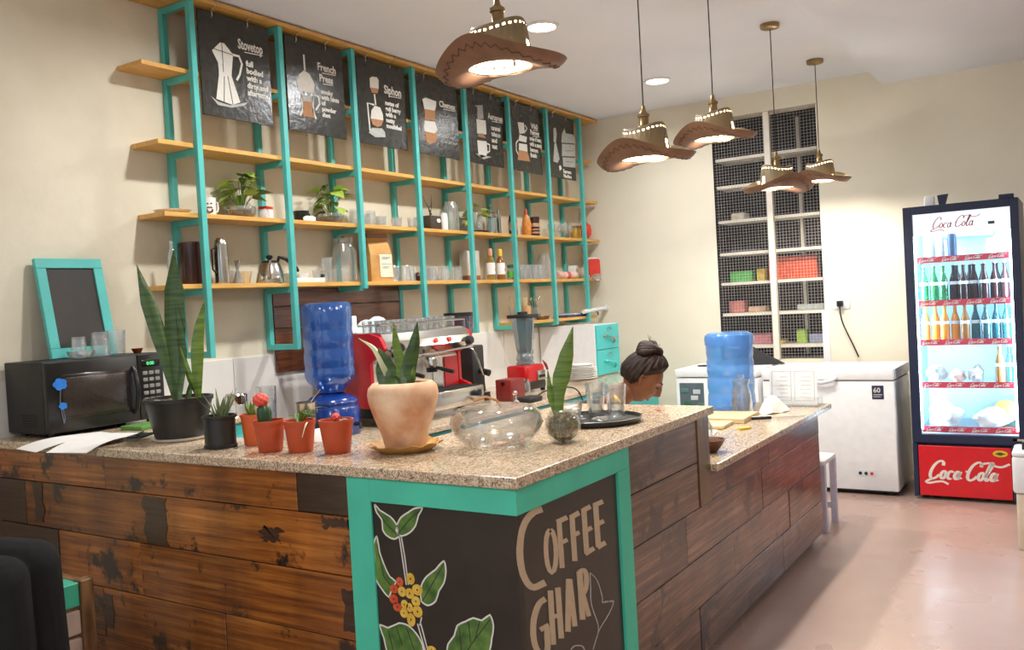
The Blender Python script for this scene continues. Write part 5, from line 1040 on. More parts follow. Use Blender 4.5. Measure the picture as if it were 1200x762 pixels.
M().tube([(.02, -.15, .06), (.02, -.19, .06), (.02, -.195, .035)], [.012, .012, .009], 10).build('tap', BLACK, t)

# espresso machine (front faces -y)
PANELB = pm('brushed_panel', s(206, 200, 190), .28, 1.0, var=.08, scale=5, stretch=(22, 1, 1))
t = thing('espresso_machine', 'red and chrome two-group espresso machine with glasses on top', 'coffee machine', (3.905, 3.42, ZK))
for x in (.06, .82):
    for y in (.06, .48): M().lathe([(0, 0), (.022, 0), (.026, .05), (0, .05)], 16, (x, y, 0)).build('foot', BLACK, t)
M().rbox(.03, .86, .12, .53, .05, .36, .015, 2).build('body', PANELB, t)
o = M().prism([(.0, .16), (.0, .54), (.535, .54), (.545, .30), (.52, .05), (.40, .0), (.22, .02)], 0, .03, 'yz'); 
sidep = [(.03, .05), (.53, .05), (.545, .40), (.535, .545), (.10, .555), (.02, .53), (-.02, .46), (.10, .38), (.10, .20), (.02, .17)]
for x0 in (0, .875):
    sp_ = bevel(M().prism(sidep, x0, x0+.03, 'yz').build('side_panel', RED, t, smooth=False), .004, 2)
    M().prism([(.04, .052), (.50, .052), (.50, .11), (.04, .11)], x0-.003, x0+.033, 'yz').build('side_foot_trim', BLACK, sp_, smooth=False)
M().prism([(.03, .545), (.53, .545), (.54, .38), (.12, .37), (-.015, .455), (.0, .50)], .03, .875, 'yz').build('top_housing', CHROME, t, smooth=False)
M().bx(.04, .865, .04, .52, .545, .555).build('cup_tray', STEEL, t, smooth=False)
m = M()
for a, b in (((.03, .03, .60), (.87, .03, .60)), ((.03, .52, .60), (.87, .52, .60)), ((.03, .03, .60), (.03, .52, .60)), ((.87, .03, .60), (.87, .52, .60))): m.tube([a, b], .006, 8)
for x in (.03, .45, .87):
    for y in (.03, .52): m.tube([(x, y, .55), (x, y, .6)], .005, 8)
stuff(m.build('cup_rail', CHROME, t))
M().bx(.03, .875, .112, .122, .12, .37).build('splash_back', pm('cream_splash_back', s(212, 204, 190), .35, .3, scale=40, var=.15), t, smooth=False)
M().bx(.60, .70, .104, .112, .12, .36).build('control_strip', STEEL, t, smooth=False)
M().bx(.72, .865, .100, .112, .12, .36).build('red_panel', RED, t, smooth=False)
dt = M().rbox(.03, .88, -.10, .14, .05, .165, .02, 3).build('drip_tray', STEEL, t)
m = M()
for k in range(26): m.bx(.05+.031*k, .066+.031*k, -.085, .10, .165, .169)
stuff(m.build('drip_grate', BLACKM, dt, smooth=False))
M().lathe([(0, 0), (.022, 0), (.022, .03), (0, .034)], 20).build('drip_knob', BLACK, dt, loc=(.78, -.10, .12), rot=(PI/2, 0, 0))
for gx in (.22, .52):
    gh = M().lathe([(0, 0), (.045, 0), (.048, .05), (.04, .07), (0, .07)], 24).build('group_head', CHROME, t, loc=(gx, .05, .31))
    M().tube([(0, -.03, .0), (0, -.10, -.015), (0, -.17, -.03)], [.010, .014, .012], 10).lathe([(0, -.03), (.035, -.03), (.038, .002), (0, .002)], 20).build('portafilter', BLACK, gh)
for bx_ in (.30, .50, .64):
    M().lathe([(0, 0), (.016, 0), (.016, .012), (0, .014)], 18).build('red_button', pm('red_button_%d' % int(bx_*100), s(196, 40, 40), .3), t, loc=(bx_, -.006, .478), rot=(PI/2-.25, 0, 0))
for kx in (.12, .83):
    M().lathe([(0, 0), (.030, 0), (.032, .02), (.022, .04), (0, .042)], 20).build('steam_knob', BLACK, t, loc=(kx, -.015, .46), rot=(PI/2, 0, 0))
    sg = -1 if kx < .4 else 1
    M().tube([(kx, -.0, .42), (kx+.02*sg, -.04, .40), (kx+.045*sg, -.06, .33), (kx+.075*sg, -.075, .22)], [.006, .006, .006, .005], 8).build('steam_wand', CHROME, t)
M().tube([(.30, -.005, .40), (.55, -.02, .405), (.86, -.03, .42)], .009, 8).build('front_rail', CHROME, t)
M().tube([(.72, -.06, .055), (.80, -.16, .09), (.86, -.20, .06), (.88, -.22, .012)], .009, 8).build('drain_hose', pm('amber_hose', s(150, 100, 50), .35), t)
# cups and glasses on the machine
EG = M().lathe(tumbler(.026, .031, .07), 18).mesh('espresso_glass', GLASST)
k = 0
for i in range(11):
    for j in range(2):
        o = put('espresso_glass', EG, None, (3.985+.070*i, 3.50+.10*j+.012*(i % 2), ZK+.5555)); tag(o, '%s small glass from the left, %s row atop the espresso machine' % (('first','second','third','fourth','fifth','sixth','seventh','eighth','ninth','tenth','last')[i], ('front', 'rear')[j]), 'glass', 'glasses on the espresso machine')
for i, lb in enumerate(('white cup at the right end on top of the espresso machine', 'white cup next to the right end on top of the espresso machine')):
    tag(M().lathe([(0, 0), (.022, 0), (.036, .03), (.038, .055), (.035, .055), (.032, .03), (0, .006)], 24).build('white_cup', CERAMIC, loc=(4.60+.085*i, 3.74, ZK+.5555)), lb, 'cup', 'cups on the espresso machine')
m = M().ball((0, 0, 0), 1.0, 20, 12); m.v = [(a*.17*(1+.08*math.sin(5*b+3*c)), b*.055, max(0, c)*.085*(1+.15*math.sin(7*a+2*b))) for a, b, c in m.v]; tag(m.build('cloth', pm('pale_blue_cloth', s(196, 220, 228), .8, scale=14, col2=s(226, 236, 238)), loc=(4.33, 3.845, ZK+.5555)), 'pale blue cloth heaped behind the glasses on the espresso machine', 'cloth')

# grinder
t = thing('coffee_grinder', 'black coffee grinder with smoky hopper right of the espresso machine', 'grinder', (5.18, 3.72, ZK))
M().rbox(-.075, .085, -.12, .12, 0, .06, .015, 3).build('base', BLACK, t); M().rbox(-.07, .07, -.09, .10, .06, .40, .02, 3).build('body', BLACKM, t)
M().lathe([(0, .40), (.05, .40), (.075, .44), (.102, .50), (.104, .615), (.10, .615), (.097, .50), (.07, .445), (0, .41)], 28, (-.06, .03, 0)).build('hopper', glass('smoky_plastic', (.42, .38, .46, 1), .1, .5, .1, .4, s(96, 88, 104)), t)
M().lathe([(0, .615), (.107, .615), (.107, .64), (0, .642)], 28, (-.06, .03, 0)).build('hopper_lid', BLACK, t)
M().tube([(0, -.09, .22), (0, -.17, .20)], [.02, .025], 12).build('spout', BLACK, t)
t = thing('wooden_chopping_board', 'wooden board leaning on the wall behind the red knock box', 'board', (5.60, 3.98, ZK))
bevel(M().prism([(-.16, 0), (.16, 0), (.16, .19), (.10, .235), (-.16, .19)], 0, .018).build('board', pm('oak_board', s(166, 116, 62), .5, scale=6, col2=s(196, 150, 92), stretch=(1, 9, 9)), t, rot=(-.15, 0, 0), smooth=False), .003, 1)
t = thing('knock_box', 'dark red knock box beside a steel milk pitcher', 'box', (5.26, 3.43, ZK))
M().rbox(-.09, .09, -.07, .07, .0, .15, .012, 3).build('box', pm('dark_red', s(120, 36, 34), .35), t); M().tube([(-.10, 0, .125), (.10, 0, .125)], .014, 12).build('knock_bar', BLACK, t)
t = thing('milk_pitcher', 'steel milk pitcher between the knock box and the blender', 'pitcher', (5.40, 3.40, ZK))
M().lathe([(0, 0), (.042, 0), (.046, .01), (.042, .09), (.036, .115), (.040, .13), (.037, .13), (.033, .114), (.04, .01), (0, .008)], 28).build('body', STEEL, t); M().tube([(.038, 0, .11), (.07, 0, .10), (.068, 0, .04), (.044, 0, .03)], .004, 8).build('handle', STEEL, t)
t = thing('coffee_tamper', 'chrome ball-topped tamper with red band in front of the drip tray', 'tamper', (5.02, 3.24, ZK))
M().lathe([(0, 0), (.029, 0), (.029, .02), (.012, .035), (.010, .06), (0, .06)], 20).ball((0, 0, .078), .018, 14, 10).build('tamper', CHROME, t); M().lathe([(.0295, .004), (.0305, .004), (.0305, .016), (.0295, .016)], 20).build('red_band', REDP, t)
tag(M().rbox(-.085, .085, -.06, .06, 0, .035, .015, 3).build('tamping_mat', BLACKM, loc=(5.18, 3.225, ZK)), 'black rubber tamping mat at the counter edge', 'mat')
t = thing('power_cable', 'thin black cable looping over the teal counter edge', 'cable', (5.30, 3.19, ZK)); tag(t, 'thin black cable looping from the tamping mat over the counter edge', 'cable')
M().tube(smooth_path([(-.02, .06, .01), (.12, .05, .045), (.30, .02, .05), (.42, -.03, .03), (.46, -.065, -.06), (.46, -.07, -.25)]), .005, 8).build('cord', BLACK, t)

# blender
t = thing('blender', 'red blender with a smoky clear jar and black lid', 'blender', (5.78, 3.62, ZK))
for x in (-.11, .11):
    for y in (-.08, .08): M().lathe([(0, 0), (.02, 0), (.018, .03), (0, .03)], 14, (x, y, 0)).build('foot', BLACK, t)
M().rbox(-.135, .135, -.105, .105, .02, .085, .025, 4).build('base', BLACK, t); M().rbox(-.135, .135, -.10, .10, .075, .205, .035, 4).build('housing', RED, t)
M().rbox(.0, .11, -.112, -.098, .085, .16, .01, 3, 'y').build('control_plate', STEEL, t)
for k in range(4): M().bx(.012+.024*k, .028+.024*k, -.117, -.112, .105, .125).build('switch', BLACK, t, smooth=False)
M().lathe([(0, .205), (.07, .205), (.072, .225), (.062, .23), (.07, .25), (.06, .29), (.05, .30), (0, .30)], 24).build('jar_collar', glass('grey_clear_collar', (.6, .68, .72, 1), .15, .7, .08, .3, s(120, 140, 146)), t)
M().lathe([(.055, .29), (.066, .33), (.092, .56), (.094, .57), (.088, .57), (.062, .335), (.050, .295)], 8).build('jar', glass('smoky_jar', (.62, .74, .78, 1), .12, .7, .08, .25, s(110, 138, 146)), t)
M().rbox(-.095, .095, -.095, .095, .568, .595, .02, 3).lathe([(0, .595), (.04, .595), (.04, .615), (0, .617)], 20).build('jar_lid', BLACKM, t)
M().tube([(.085, 0, .54), (.135, 0, .53), (.13, 0, .40), (.075, 0, .37)], .011, 8).build('jar_handle', glass('smoky_handle', (.62, .74, .78, 1), .2, .7, .08, .4, s(110, 138, 146)), t)
t = thing('cutlery_holder', 'clear cup of steel spoons behind the blender', 'cup', (6.32, 3.93, ZK))
M().lathe(tumbler(.04, .048, .15), 20).build('holder', GLASSJ, t)
for k in range(5): a = k*1.3; M().tube([(.015*math.cos(a), .015*math.sin(a), .02), (.04*math.cos(a), .04*math.sin(a), .25)], .0035, 6).ball((.045*math.cos(a), .045*math.sin(a), .27), (.014, .006, .024), 8, 6).build('spoon', STEEL, t)
# plates on a rack
t = thing('dish_rack', 'low wire rack under the stack of white plates', 'rack', (6.43, 3.48, ZK))
m = M()
for y in (-.13, .0, .13): m.tube([(-.17, y, .02), (.17, y, .02)], .004, 6)
for x in (-.17, -.085, 0, .085, .17): m.tube([(x, -.13, .02), (x, .13, .02)], .004, 6)
for x in (-.17, .17):
    for y in (-.13, .13): m.tube([(x, y, 0), (x, y, .02)], .005, 6)
stuff(m.build('wire_grid', CHROME, t))
PL = M().lathe([(0, 0), (.07, 0), (.10, .008), (.128, .018), (.126, .0205), (.098, .012), (.06, .006), (0, .005)], 36).mesh('plate', CERAMIC)
pos = ['bottom plate', 'second plate from the bottom', 'third plate from the bottom', 'fourth plate from the bottom', 'fifth plate from the bottom', 'sixth plate from the bottom', 'topmost plate']
for k in range(7):
    o = put('plate', PL, None, (6.43+random.uniform(-.004, .004), 3.48, ZK+.0245+.0135*k)); tag(o, pos[k] + ' of the white stack on the wire rack', 'plate', 'stack of white plates')
for k in range(2):
    o = put('small_plate', PL, None, (6.43, 3.48, ZK+.0245+.0135*7+.013*k)); o.scale = (.82, .82, 1); tag(o, ('lower', 'upper')[k] + ' of two smaller white plates crowning the plate stack', 'plate', 'small plates on the stack')
# teal drawer cabinet standing on the counter end
t = thing('drawer_cabinet', 'small white cabinet with two teal drawers at the end of the back counter', 'cabinet', (6.86, 3.55, ZK))
M().bx(0, .445, .02, .575, 0, .455).build('body', WHITE, t, smooth=False)
for k in range(2):
    d = bevel(M().bx(.012, .44, 0, .02, .012+.222*k, .228+.222*k).build('drawer', TEALB, t, smooth=False), .003, 1)
    z = .13+.222*k
    M().tube([(.16, -.002, z), (.21, -.03, z-.008), (.27, -.035, z-.02), (.305, -.03, z-.045), (.32, -.004, z-.07)], [.010, .007, .010, .014, .008], 8).ball((.15, -.008, z), (.022, .012, .016), 10, 8).build('spoon_handle', STEEL if k else TEALB, d)
    M().tube([(.20, -.004, z+.055), (.22, -.012, z+.07), (.26, -.012, z+.07), (.28, -.004, z+.055)], .004, 6).build('drawer_motif', STEEL, d)
t = thing('wall_pipe', 'short white pipe sticking out along the wall above the teal drawers', 'pipe', (7.3, 3.90, 1.43)); M().tube([(0, 0, 0), (.465, 0, .02)], .02, 12).build('pipe', WHITEP, t); M().lathe([(0, 0), (.03, 0), (.03, .02), (0, .02)], 16).build('collar', WHITEP, t, loc=(.445, 0, .0195), rot=(0, PI/2, 0))
# jars, steel cup and tray behind the small pots (on the left end of the back counter)
t = thing('spice_tin_jar', 'glass jar with a steel lid behind the black succulent pot', 'jar', (3.10, 3.74, ZK))
M().lathe([(0, 0), (.058, 0), (.062, .008), (.062, .22), (.055, .24), (0, .24)], 28).build('jar', GLASST, t); M().lathe([(0, .24), (.056, .24), (.058, .285), (.05, .295), (0, .297)], 24).build('lid', CHROME, t); M().lathe([(0, .01), (.056, .01), (.056, .17), (0, .17)], 24).build('contents', pm('herb_contents', s(150, 136, 96), .8, scale=40, var=.25), t)
tag(M().lathe(tumbler(.045, .055, .31), 24).build('tall_beaker', GLASST, loc=(3.285, 3.72, ZK)), 'tall clear beaker behind the red-topped cactus', 'glass')
t = thing('grey_stand', 'low black and white gas ring box behind the small pots', 'stove', (3.36, 3.50, ZK))
M().rbox(-.13, .13, -.14, .14, 0, .09, .012, 2).build('body', WHITEP, t); M().bx(-.12, .12, -.13, .13, .09, .115).build('top_plate', BLACK, t, smooth=False)
t = thing('steel_cup', 'small steel cup with a spoon standing on the black stand', 'cup', (3.36, 3.50, ZK+.1155))
M().lathe([(0, 0), (.04, 0), (.052, .015), (.054, .10), (.058, .105), (.052, .105), (.05, .02), (0, .01)], 28).build('cup', STEEL, t); M().tube([(-.02, .01, .02), (.03, -.02, .115), (.075, -.04, .165)], .004, 8).build('spoon', STEEL, t); M().tube([(.05, 0, .085), (.078, 0, .08), (.075, 0, .04), (.05, 0, .03)], .004, 8).build('handle', STEEL, t)

# ------------------------------------------------------------------ lower worktop things
ZL = .8206
t = thing('water_bottle', 'light blue upturned water bottle on the lower worktop', 'water bottle', (5.30, 1.83, ZL))
pr, z = jug_profile(.475, .142, 3)
M().lathe(pr + [(.144, z-.05), (.144, .03), (.136, .008), (.11, 0), (0, 0)], 40).build('bottle', BLUEL, t)
M().lathe([(.1425, .405), (.1475, .40), (.149, .44), (.144, .46), (.139, .462)], 40).build('shoulder_band', BLUEL, t)
t = thing('glass_pitcher', 'clear glass pitcher of water with a white lid in front of the light blue bottle', 'pitcher', (5.10, 1.70, ZL))
M().lathe([(0, 0), (.062, 0), (.066, .006), (.056, .11), (.043, .165), (.047, .19), (.044, .19), (.040, .165), (.053, .108), (.06, .012), (0, .010)], 30).build('jug', GLASST, t)
M().lathe([(0, .011), (.058, .011), (.055, .085), (0, .085)], 24).build('water', WATER, t); M().lathe([(0, .19), (.05, .19), (.05, .205), (.02, .215), (.018, .235), (0, .238)], 24).build('lid', GLASST, t)
M().tube([(.043, -.02, .18), (.085, -.045, .17), (.088, -.045, .07), (.06, -.03, .05)], .007, 8).build('handle', GLASST, t)
m = M(); rnd = random.Random(4); n = 18; vs = [(0, 0, .095)]; fs = []
for k in range(1, 6):
    for j in range(n):
        a = 2*PI*j/n; r = .105*k/5*(1+.12*math.sin(3*a+k)); z = .09*math.cos(k/5*1.57)+rnd.uniform(-.008, .008)
        vs.append((r*math.cos(a)*1.25, r*math.sin(a)*.8, max(0.0, z)))
for j in range(n): fs.append((0, 1+j, 1+(j+1)%n))
for k in range(4):
    for j in range(n): fs.append((1+k*n+j, 1+(k+1)*n+j, 1+(k+1)*n+(j+1)%n, 1+k*n+(j+1)%n))
fs.append(tuple(1+4*n+j for j in range(n))[::-1])
o = m.add(vs, fs).build('white_cloth', pm('white_cotton', s(236, 230, 220), .9, var=.04), loc=(5.22, 1.555, ZL)); tag(o, 'crumpled white cloth bundle beside the glass pitcher', 'cloth')
BAMB = pm('pale_wood_board', s(196, 170, 124), .5, scale=6, col2=s(222, 200, 156), stretch=(9, 1, 9))
for k, (x, y, w_, d_, lb) in enumerate(((4.85, 1.80, .30, .46, 'thick pale wooden chopping board in front of the light blue bottle'), (4.58, 1.78, .2, .34, 'smaller pale wooden board nearer the raised bar end'))):
    o = bevel(M().bx(-w_/2, w_/2, -d_/2, d_/2, 0, .028-.008*k).build('chopping_board', BAMB, loc=(x, y, ZL), rot=(0, 0, .05), smooth=False), .004, 2); tag(o, lb, 'board', 'chopping boards on the lower worktop')
t = thing('knife', 'dark kitchen knife lying on the lower worktop', 'knife', (4.93, 1.46, ZL), -1.05)
M().prism([(-.02, -.012), (.13, -.012), (.17, .0), (.12, .012), (-.02, .012)], .006, .009, 'xy').build('blade', STEEL, t, smooth=False); M().tube([(-.13, 0, .009), (-.02, 0, .009)], .010, 8).build('handle', BLACK, t)
t = thing('menu_stand', 'clear acrylic stand holding a printed white card at the far worktop end', 'menu stand', (5.50, 1.51, ZL))
M().bx(-.05, .05, -.165, .165, 0, .006).bx(-.05, -.044, -.165, .165, 0, .06).bx(.044, .05, -.165, .165, 0, .05).build('base', GLASSJ, t, smooth=False)
pg = M().bx(-.004, .0, -.145, .145, .0065, .245).build('card', PAPER, t, rot=(0, .10, 0), smooth=False)
m = M()
for (y0, y1, z0, z1) in ((-.13, -.01, .03, .032), (-.13, -.01, .21, .212), (-.13, -.127, .03, .212), (-.012, -.009, .03, .212), (.01, .13, .03, .032), (.01, .13, .21, .212), (.01, .013, .03, .212), (.127, .13, .03, .212), (.01, .13, .12, .122)): m.bx(-.0052, -.004, y0, y1, z0, z1)
for k in range(6): m.bx(-.0052, -.004, -.11, -.04-.01*(k % 2), .05+.025*k, .0525+.025*k); m.bx(-.0052, -.004, .03, .10-.02*(k % 2), .05+.025*k, .0525+.025*k)
stuff(m.build('printed_rules', CHALKG, pg, smooth=False))
t = thing('little_bottle', 'small clear bottle standing by the raised bar end', 'bottle', (4.02, 1.52, ZL))
M().lathe([(0, 0), (.028, 0), (.03, .006), (.03, .09), (.012, .12), (.012, .15), (.010, .15), (.010, .119), (.027, .088), (.027, .01), (0, .008)], 22).build('bottle', GLASST, t); M().lathe([(0, .15), (.014, .15), (.014, .17), (0, .17)], 16).build('cap', BLACK, t)
t = thing('bean_bowl', 'small brown bowl heaped with coffee grounds behind the bar end post', 'bowl', (3.84, 1.44, ZL))
M().lathe([(0, 0), (.03, 0), (.055, .03), (.072, .06), (.068, .06), (.05, .03), (0, .01)], 28).build('bowl', pm('brown_bowl', s(92, 50, 32), .35), t); M().lathe([(0, .07), (.03, .064), (.062, .052), (.05, .03), (0, .02)], 24).build('grounds', pm('coffee_grounds', s(80, 48, 24), .95, scale=90, var=.35, bump=.5), t)
tag(M().rbox(-.09, .09, -.05, .05, 0, .012, .004, 2).build('folded_paper', PAPER, loc=(4.10, 1.60, ZL), rot=(0, 0, .7)), 'folded white paper under the small clear bottle area of the lower worktop', 'paper')
tag(M().rbox(-.035, .035, -.012, .012, 0, .012, .005, 2).build('yellow_marker', pm('yellow_marker', s(216, 184, 60), .5), loc=(4.52, 1.50, ZL), rot=(0, 0, -.6)), 'small yellow marker lying on the lower worktop', 'marker')
tag(M().rbox(-.10, .10, -.07, .07, 0, .008, .004, 2).build('white_pad', PAPER, loc=(4.32, 1.66, ZL), rot=(0, 0, .2)), 'white note pad on the lower worktop before the smaller board', 'pad')

# ------------------------------------------------------------------ freezers along the back wall
t = thing('chest_freezer', 'white chest freezer beside the drinks fridge', 'freezer', (6.775, 1.14, 0))
M().rbox(.012, .66, 0, .955, .035, .835, .012, 3).build('body', WHITE, t)
M().rbox(0, .67, -.004, .96, .845, .925, .02, 4).build('lid', WHITE, t); M().bx(.02, .65, .01, .945, .835, .846).build('gasket', pm('grey_gasket', s(150, 150, 152), .6), t, smooth=False)
M().bx(.03, .62, .02, .93, .02, .036).build('plinth', BLACKM, t, smooth=False)
for x in (.06, .6):
    for y in (.06, .9): M().lathe([(0, 0), (.02, 0), (.02, .022), (0, .022)], 14, (x, y, 0)).build('caster', BLACKM, t)
M().tube([(.0, .40, .865), (-.03, .42, .845), (-.035, .50, .828), (-.03, .58, .845), (.0, .60, .865)], [.014, .014, .016, .014, .014], 10).build('handle', WHITEP, t)
b = M().bx(.0095, .012, .075, .155, .705, .805).build('badge', pm('navy_badge', s(44, 40, 72), .4), t, smooth=False)
text('badge_number', '60', .05, CHALKW, b, (.009, .146, .755), '-x', bold=.001); stuff(M().bx(.0088, .0095, .085, .146, .736, .741).bx(.0088, .0095, .095, .146, .722, .726).build('badge_rules', CHALKW, b, smooth=False))
b = M().bx(.0095, .012, .15, .29, .135, .185).build('rating_plate', WHITEP, t, smooth=False)
for k, mt in enumerate((REDP, INK, INK)): M().lathe([(0, 0), (.012, 0), (.012, .006), (0, .006)], 14).build('knob', mt, b, loc=(.0095, .18+.04*k, .16), rot=(0, -PI/2, 0))
M().tube([(.60, -.02, .05), (.55, -.06, .03), (.50, -.05, .01), (.56, -.02, .02)], .006, 6).build('cable', WHITEP, t)
t = thing('display_freezer', 'white freezer with a dark side window behind the light blue bottle', 'freezer', (6.775, 2.13, 0))
M().rbox(.012, .66, 0, .68, .03, .86, .012, 3).build('body', WHITE, t); M().rbox(0, .67, -.004, .685, .868, .93, .016, 3).build('lid', WHITE, t)
wn = M().bx(.008, .013, .44, .645, .62, .82).build('window', pm('dark_window', s(96, 104, 112), .2), t, smooth=False)
for k, (y, z, c) in enumerate(((.47, .64, s(70, 120, 96)), (.52, .70, s(210, 214, 214)), (.58, .66, s(60, 110, 90)), (.50, .75, s(200, 206, 208)), (.60, .76, s(90, 130, 120)))): M().rbox(.003, .008, y-.03, y+.03, z-.018, z+.018, .002, 2, 'x').build('pack', pm('frozen_pack_%d' % k, c, .5), wn)
M().bx(.03, .62, .02, .66, 0, .03).build('plinth', BLACKM, t, smooth=False)
tag(M().tube([(-.03, 0, 0), (0, .05, 0), (.03, 0, 0), (0, -.05, 0), (-.03, 0, 0)], .006, 8).build('wire_loop', BLACK, loc=(7.05, 2.66, .9365), rot=(0, 0, 0)), 'small black wire loop lying on the lid of the left freezer', 'wire')
CLO = pm('black_cloth', s(34, 32, 36), .9, scale=20, var=.2)
m = M(); vs = []; fs = []; n = 20
for k in range(7):
    for j in range(n):
        a = 2*PI*j/n; r = (k/6); h = .15*(1-r**1.4)*(1+.2*math.sin(2*a+1)); vs.append((.13*r*math.cos(a), (.30*r)*math.sin(a), max(0, h)))
for k in range(6):
    for j in range(n): fs.append((k*n+j, k*n+(j+1)%n, (k+1)*n+(j+1)%n, (k+1)*n+j))
m.add(vs, fs); tag(m.build('black_bag', CLO, loc=(7.28, 2.35, .9305)), 'slumped black cloth bag on the freezer under the mesh cupboard', 'bag')

# ------------------------------------------------------------------ contents of the mesh cupboard
def cb(name, label, cat, y0, y1, zi, h, col, d=.165, top=.0, x=.20):
    z = CUPZ[zi]+.0005
    o = M().rbox(x, x+d, y0, y1, z, z+h, min(.02, h*.3, (y1-y0)*.3), 2).build(name, pm(name+'_colour', col, .6, var=.18, scale=26), loc=(XB, 0, 0)); tag(o, label, cat); return o
cb('red_carton', 'orange-red carton on the middle shelf of the mesh cupboard', 'carton', 1.93, 2.36, 4, .20, s(206, 84, 50), .15)
for k, (y, z, r) in enumerate(((2.05, .06, .02), (2.12, .10, .016), (2.20, .05, .022), (1.99, .12, .016))): pass
cb('green_packet', 'green plastic packet on the left of the middle cupboard shelf', 'packet', 2.52, 2.72, 4, .10, s(84, 168, 84))
cb('yellow_packet', 'yellow packet left of the orange-red carton in the cupboard', 'packet', 2.39, 2.47, 4, .11, s(222, 196, 60))
cb('biscuit_boxes', 'flat peach box on the sixth cupboard shelf', 'box', 2.40, 2.56, 5, .05, s(206, 168, 136))
cb('pink_box', 'pink box on the lowest cupboard shelf', 'box', 2.36, 2.58, 6, .09, s(206, 130, 140))
cb('yellow_tray', 'small yellow tray on the lowest cupboard shelf', 'tray', 2.25, 2.33, 6, .03, s(210, 180, 70))
cb('lime_bag', 'lime green bag on the lowest shelf of the cupboard, right half', 'bag', 2.05, 2.14, 6, .12, s(160, 196, 70))
cb('grey_blue_box', 'grey-blue box beside the lime bag in the cupboard', 'box', 1.90, 2.03, 6, .08, s(140, 148, 176))
cb('pink_cloths', 'folded pink cloths at the left of the sixth cupboard shelf', 'cloth', 2.60, 2.74, 5, .11, s(196, 120, 112))
cb('steel_tray', 'flat grey tray on the right of the sixth cupboard shelf', 'tray', 1.88, 2.12, 5, .05, s(170, 176, 172))
cb('cream_dishes', 'stack of cream dishes on the third cupboard shelf', 'dishes', 2.55, 2.68, 2, .07, s(206, 196, 176))
cb('dark_folders', 'flat dark folders on the fourth cupboard shelf', 'folders', 2.45, 2.70, 3, .03, s(88, 84, 100))

# socket, plug and cable
t = thing('wall_socket', 'white wall socket with a black plug and hanging cable right of the mesh cupboard', 'socket', (XB, 1.70, 1.39))
M().rbox(-.012, 0, -.075, .075, -.045, .045, .008, 2, 'x').build('plate', WHITEP, t); M().rbox(-.05, -.012, -.025, .025, -.025, .025, .008, 2, 'x').build('plug', BLACK, t)
M().tube(smooth_path([(-.045, 0, -.02), (-.05, -.005, -.10), (-.04, -.03, -.2), (-.03, -.09, -.35), (-.03, -.13, -.452)]), .006, 8).build('cable', BLACK, t)
M().rbox(-.008, 0, .10, .16, -.9, -.05, .003, 2).build('conduit', WHITEP, t)
# stool behind the counter end, bin by the fridge
t = thing('plastic_stool', 'white plastic stool tucked behind the far counter end', 'stool', (5.82, 1.54, 0))
M().rbox(-.16, .16, -.16, .16, .42, .45, .02, 3).build('seat', WHITEP, t)
for sx in (-1, 1):
    for sy in (-1, 1): M().prism([(-.018, 0), (.018, 0), (.022, .42), (-.022, .42)], -.018, .018, 'xz').build('leg', pm('lilac_plastic', s(206, 198, 216), .4), t, loc=(.135*sx, .14*sy, 0))
for sx in (-1, 1): M().bx(-.01, .01, -.14, .14, .09, .13).build('stretcher', WHITEP, t, loc=(.135*sx, 0, 0), smooth=False)
t = thing('storage_bin', 'white lidded plastic bin on a beige base at the right of the fridge', 'bin', (5.80, .20, 0))
M().rbox(-.14, .14, -.16, .14, 0, .32, .02, 3).build('base', pm('beige_plastic', s(206, 190, 168), .5), t); M().rbox(-.15, .15, -.17, .155, .322, .53, .03, 3).build('bin', WHITEP, t); M().rbox(-.15, .15, -.17, .155, .53, .555, .03, 3).build('lid', WHITEP, t)
M().tube([(-.04, .1, .555), (-.04, .1, .59), (.04, .1, .59), (.04, .1, .555)], .008, 8).build('handle', BLACKM, t)
# ------------------------------------------------------------------ drinks fridge (front faces -x)
FRX, FY0, FY1, FH = 6.77, .325, 1.035, 2.065
FBLK = pm('fridge_black_blue_glare', s(28, 36, 66), .35, var=.1); FRED = pm('fridge_red', s(206, 22, 32), .35, var=.04); LINER = pm('fridge_liner', s(214, 236, 246), .4, var=.02)  # frame is black; the blue glare on it is put into the colour
SHG = glass('shelf_glass', (.85, .95, .97, 1), .1, .5)
t = thing('drinks_fridge', 'tall glass-door drinks fridge with red lower panel and lit shelves', 'fridge', (FRX, FY0, 0))
W_ = FY1-FY0
M().bx(.06, .64, 0, .03, .05, FH).bx(.06, .64, W_-.03, W_, .05, FH).bx(.61, .64, .03, W_-.03, .05, FH).bx(.06, .61, .03, W_-.03, FH-.03, FH).bx(.06, .61, .03, W_-.03, .05, .44).build('cabinet', FBLK, t, smooth=False)
M().bx(.06, .60, .03, .042, .44, FH-.03).bx(.06, .60, W_-.042, W_-.03, .44, FH-.03).bx(.588, .60, .042, W_-.042, .44, FH-.03).bx(.06, .60, .042, W_-.042, FH-.042, FH-.03).bx(.06, .60, .042, W_-.042, .44, .452).build('liner', LINER, t, smooth=False)
DO = M().bx(0, .045, 0, .05, .405, FH).bx(0, .045, W_-.06, W_, .405, FH).bx(0, .045, .05, W_-.06, FH-.055, FH).bx(0, .045, .05, W_-.06, .405, .465)
do = bevel(DO.build('door', FBLK, t, smooth=False), .004, 2)
M().bx(.018, .024, .05, W_-.06, .465, FH-.055).build('door_glass', glass('fridge_door_glass', (.97, .98, .99, 1), .03, .35), do, smooth=False)
M().bx(-.03, 0, .06, .085, .44, .455).bx(-.03, -.022, -.02, .085, .44, .455).build('hinge_bar', STEEL, do, smooth=False)
M().bx(.02, .05, .08, .62, .05, .385).build('panel_backing', FBLK, t, smooth=False)
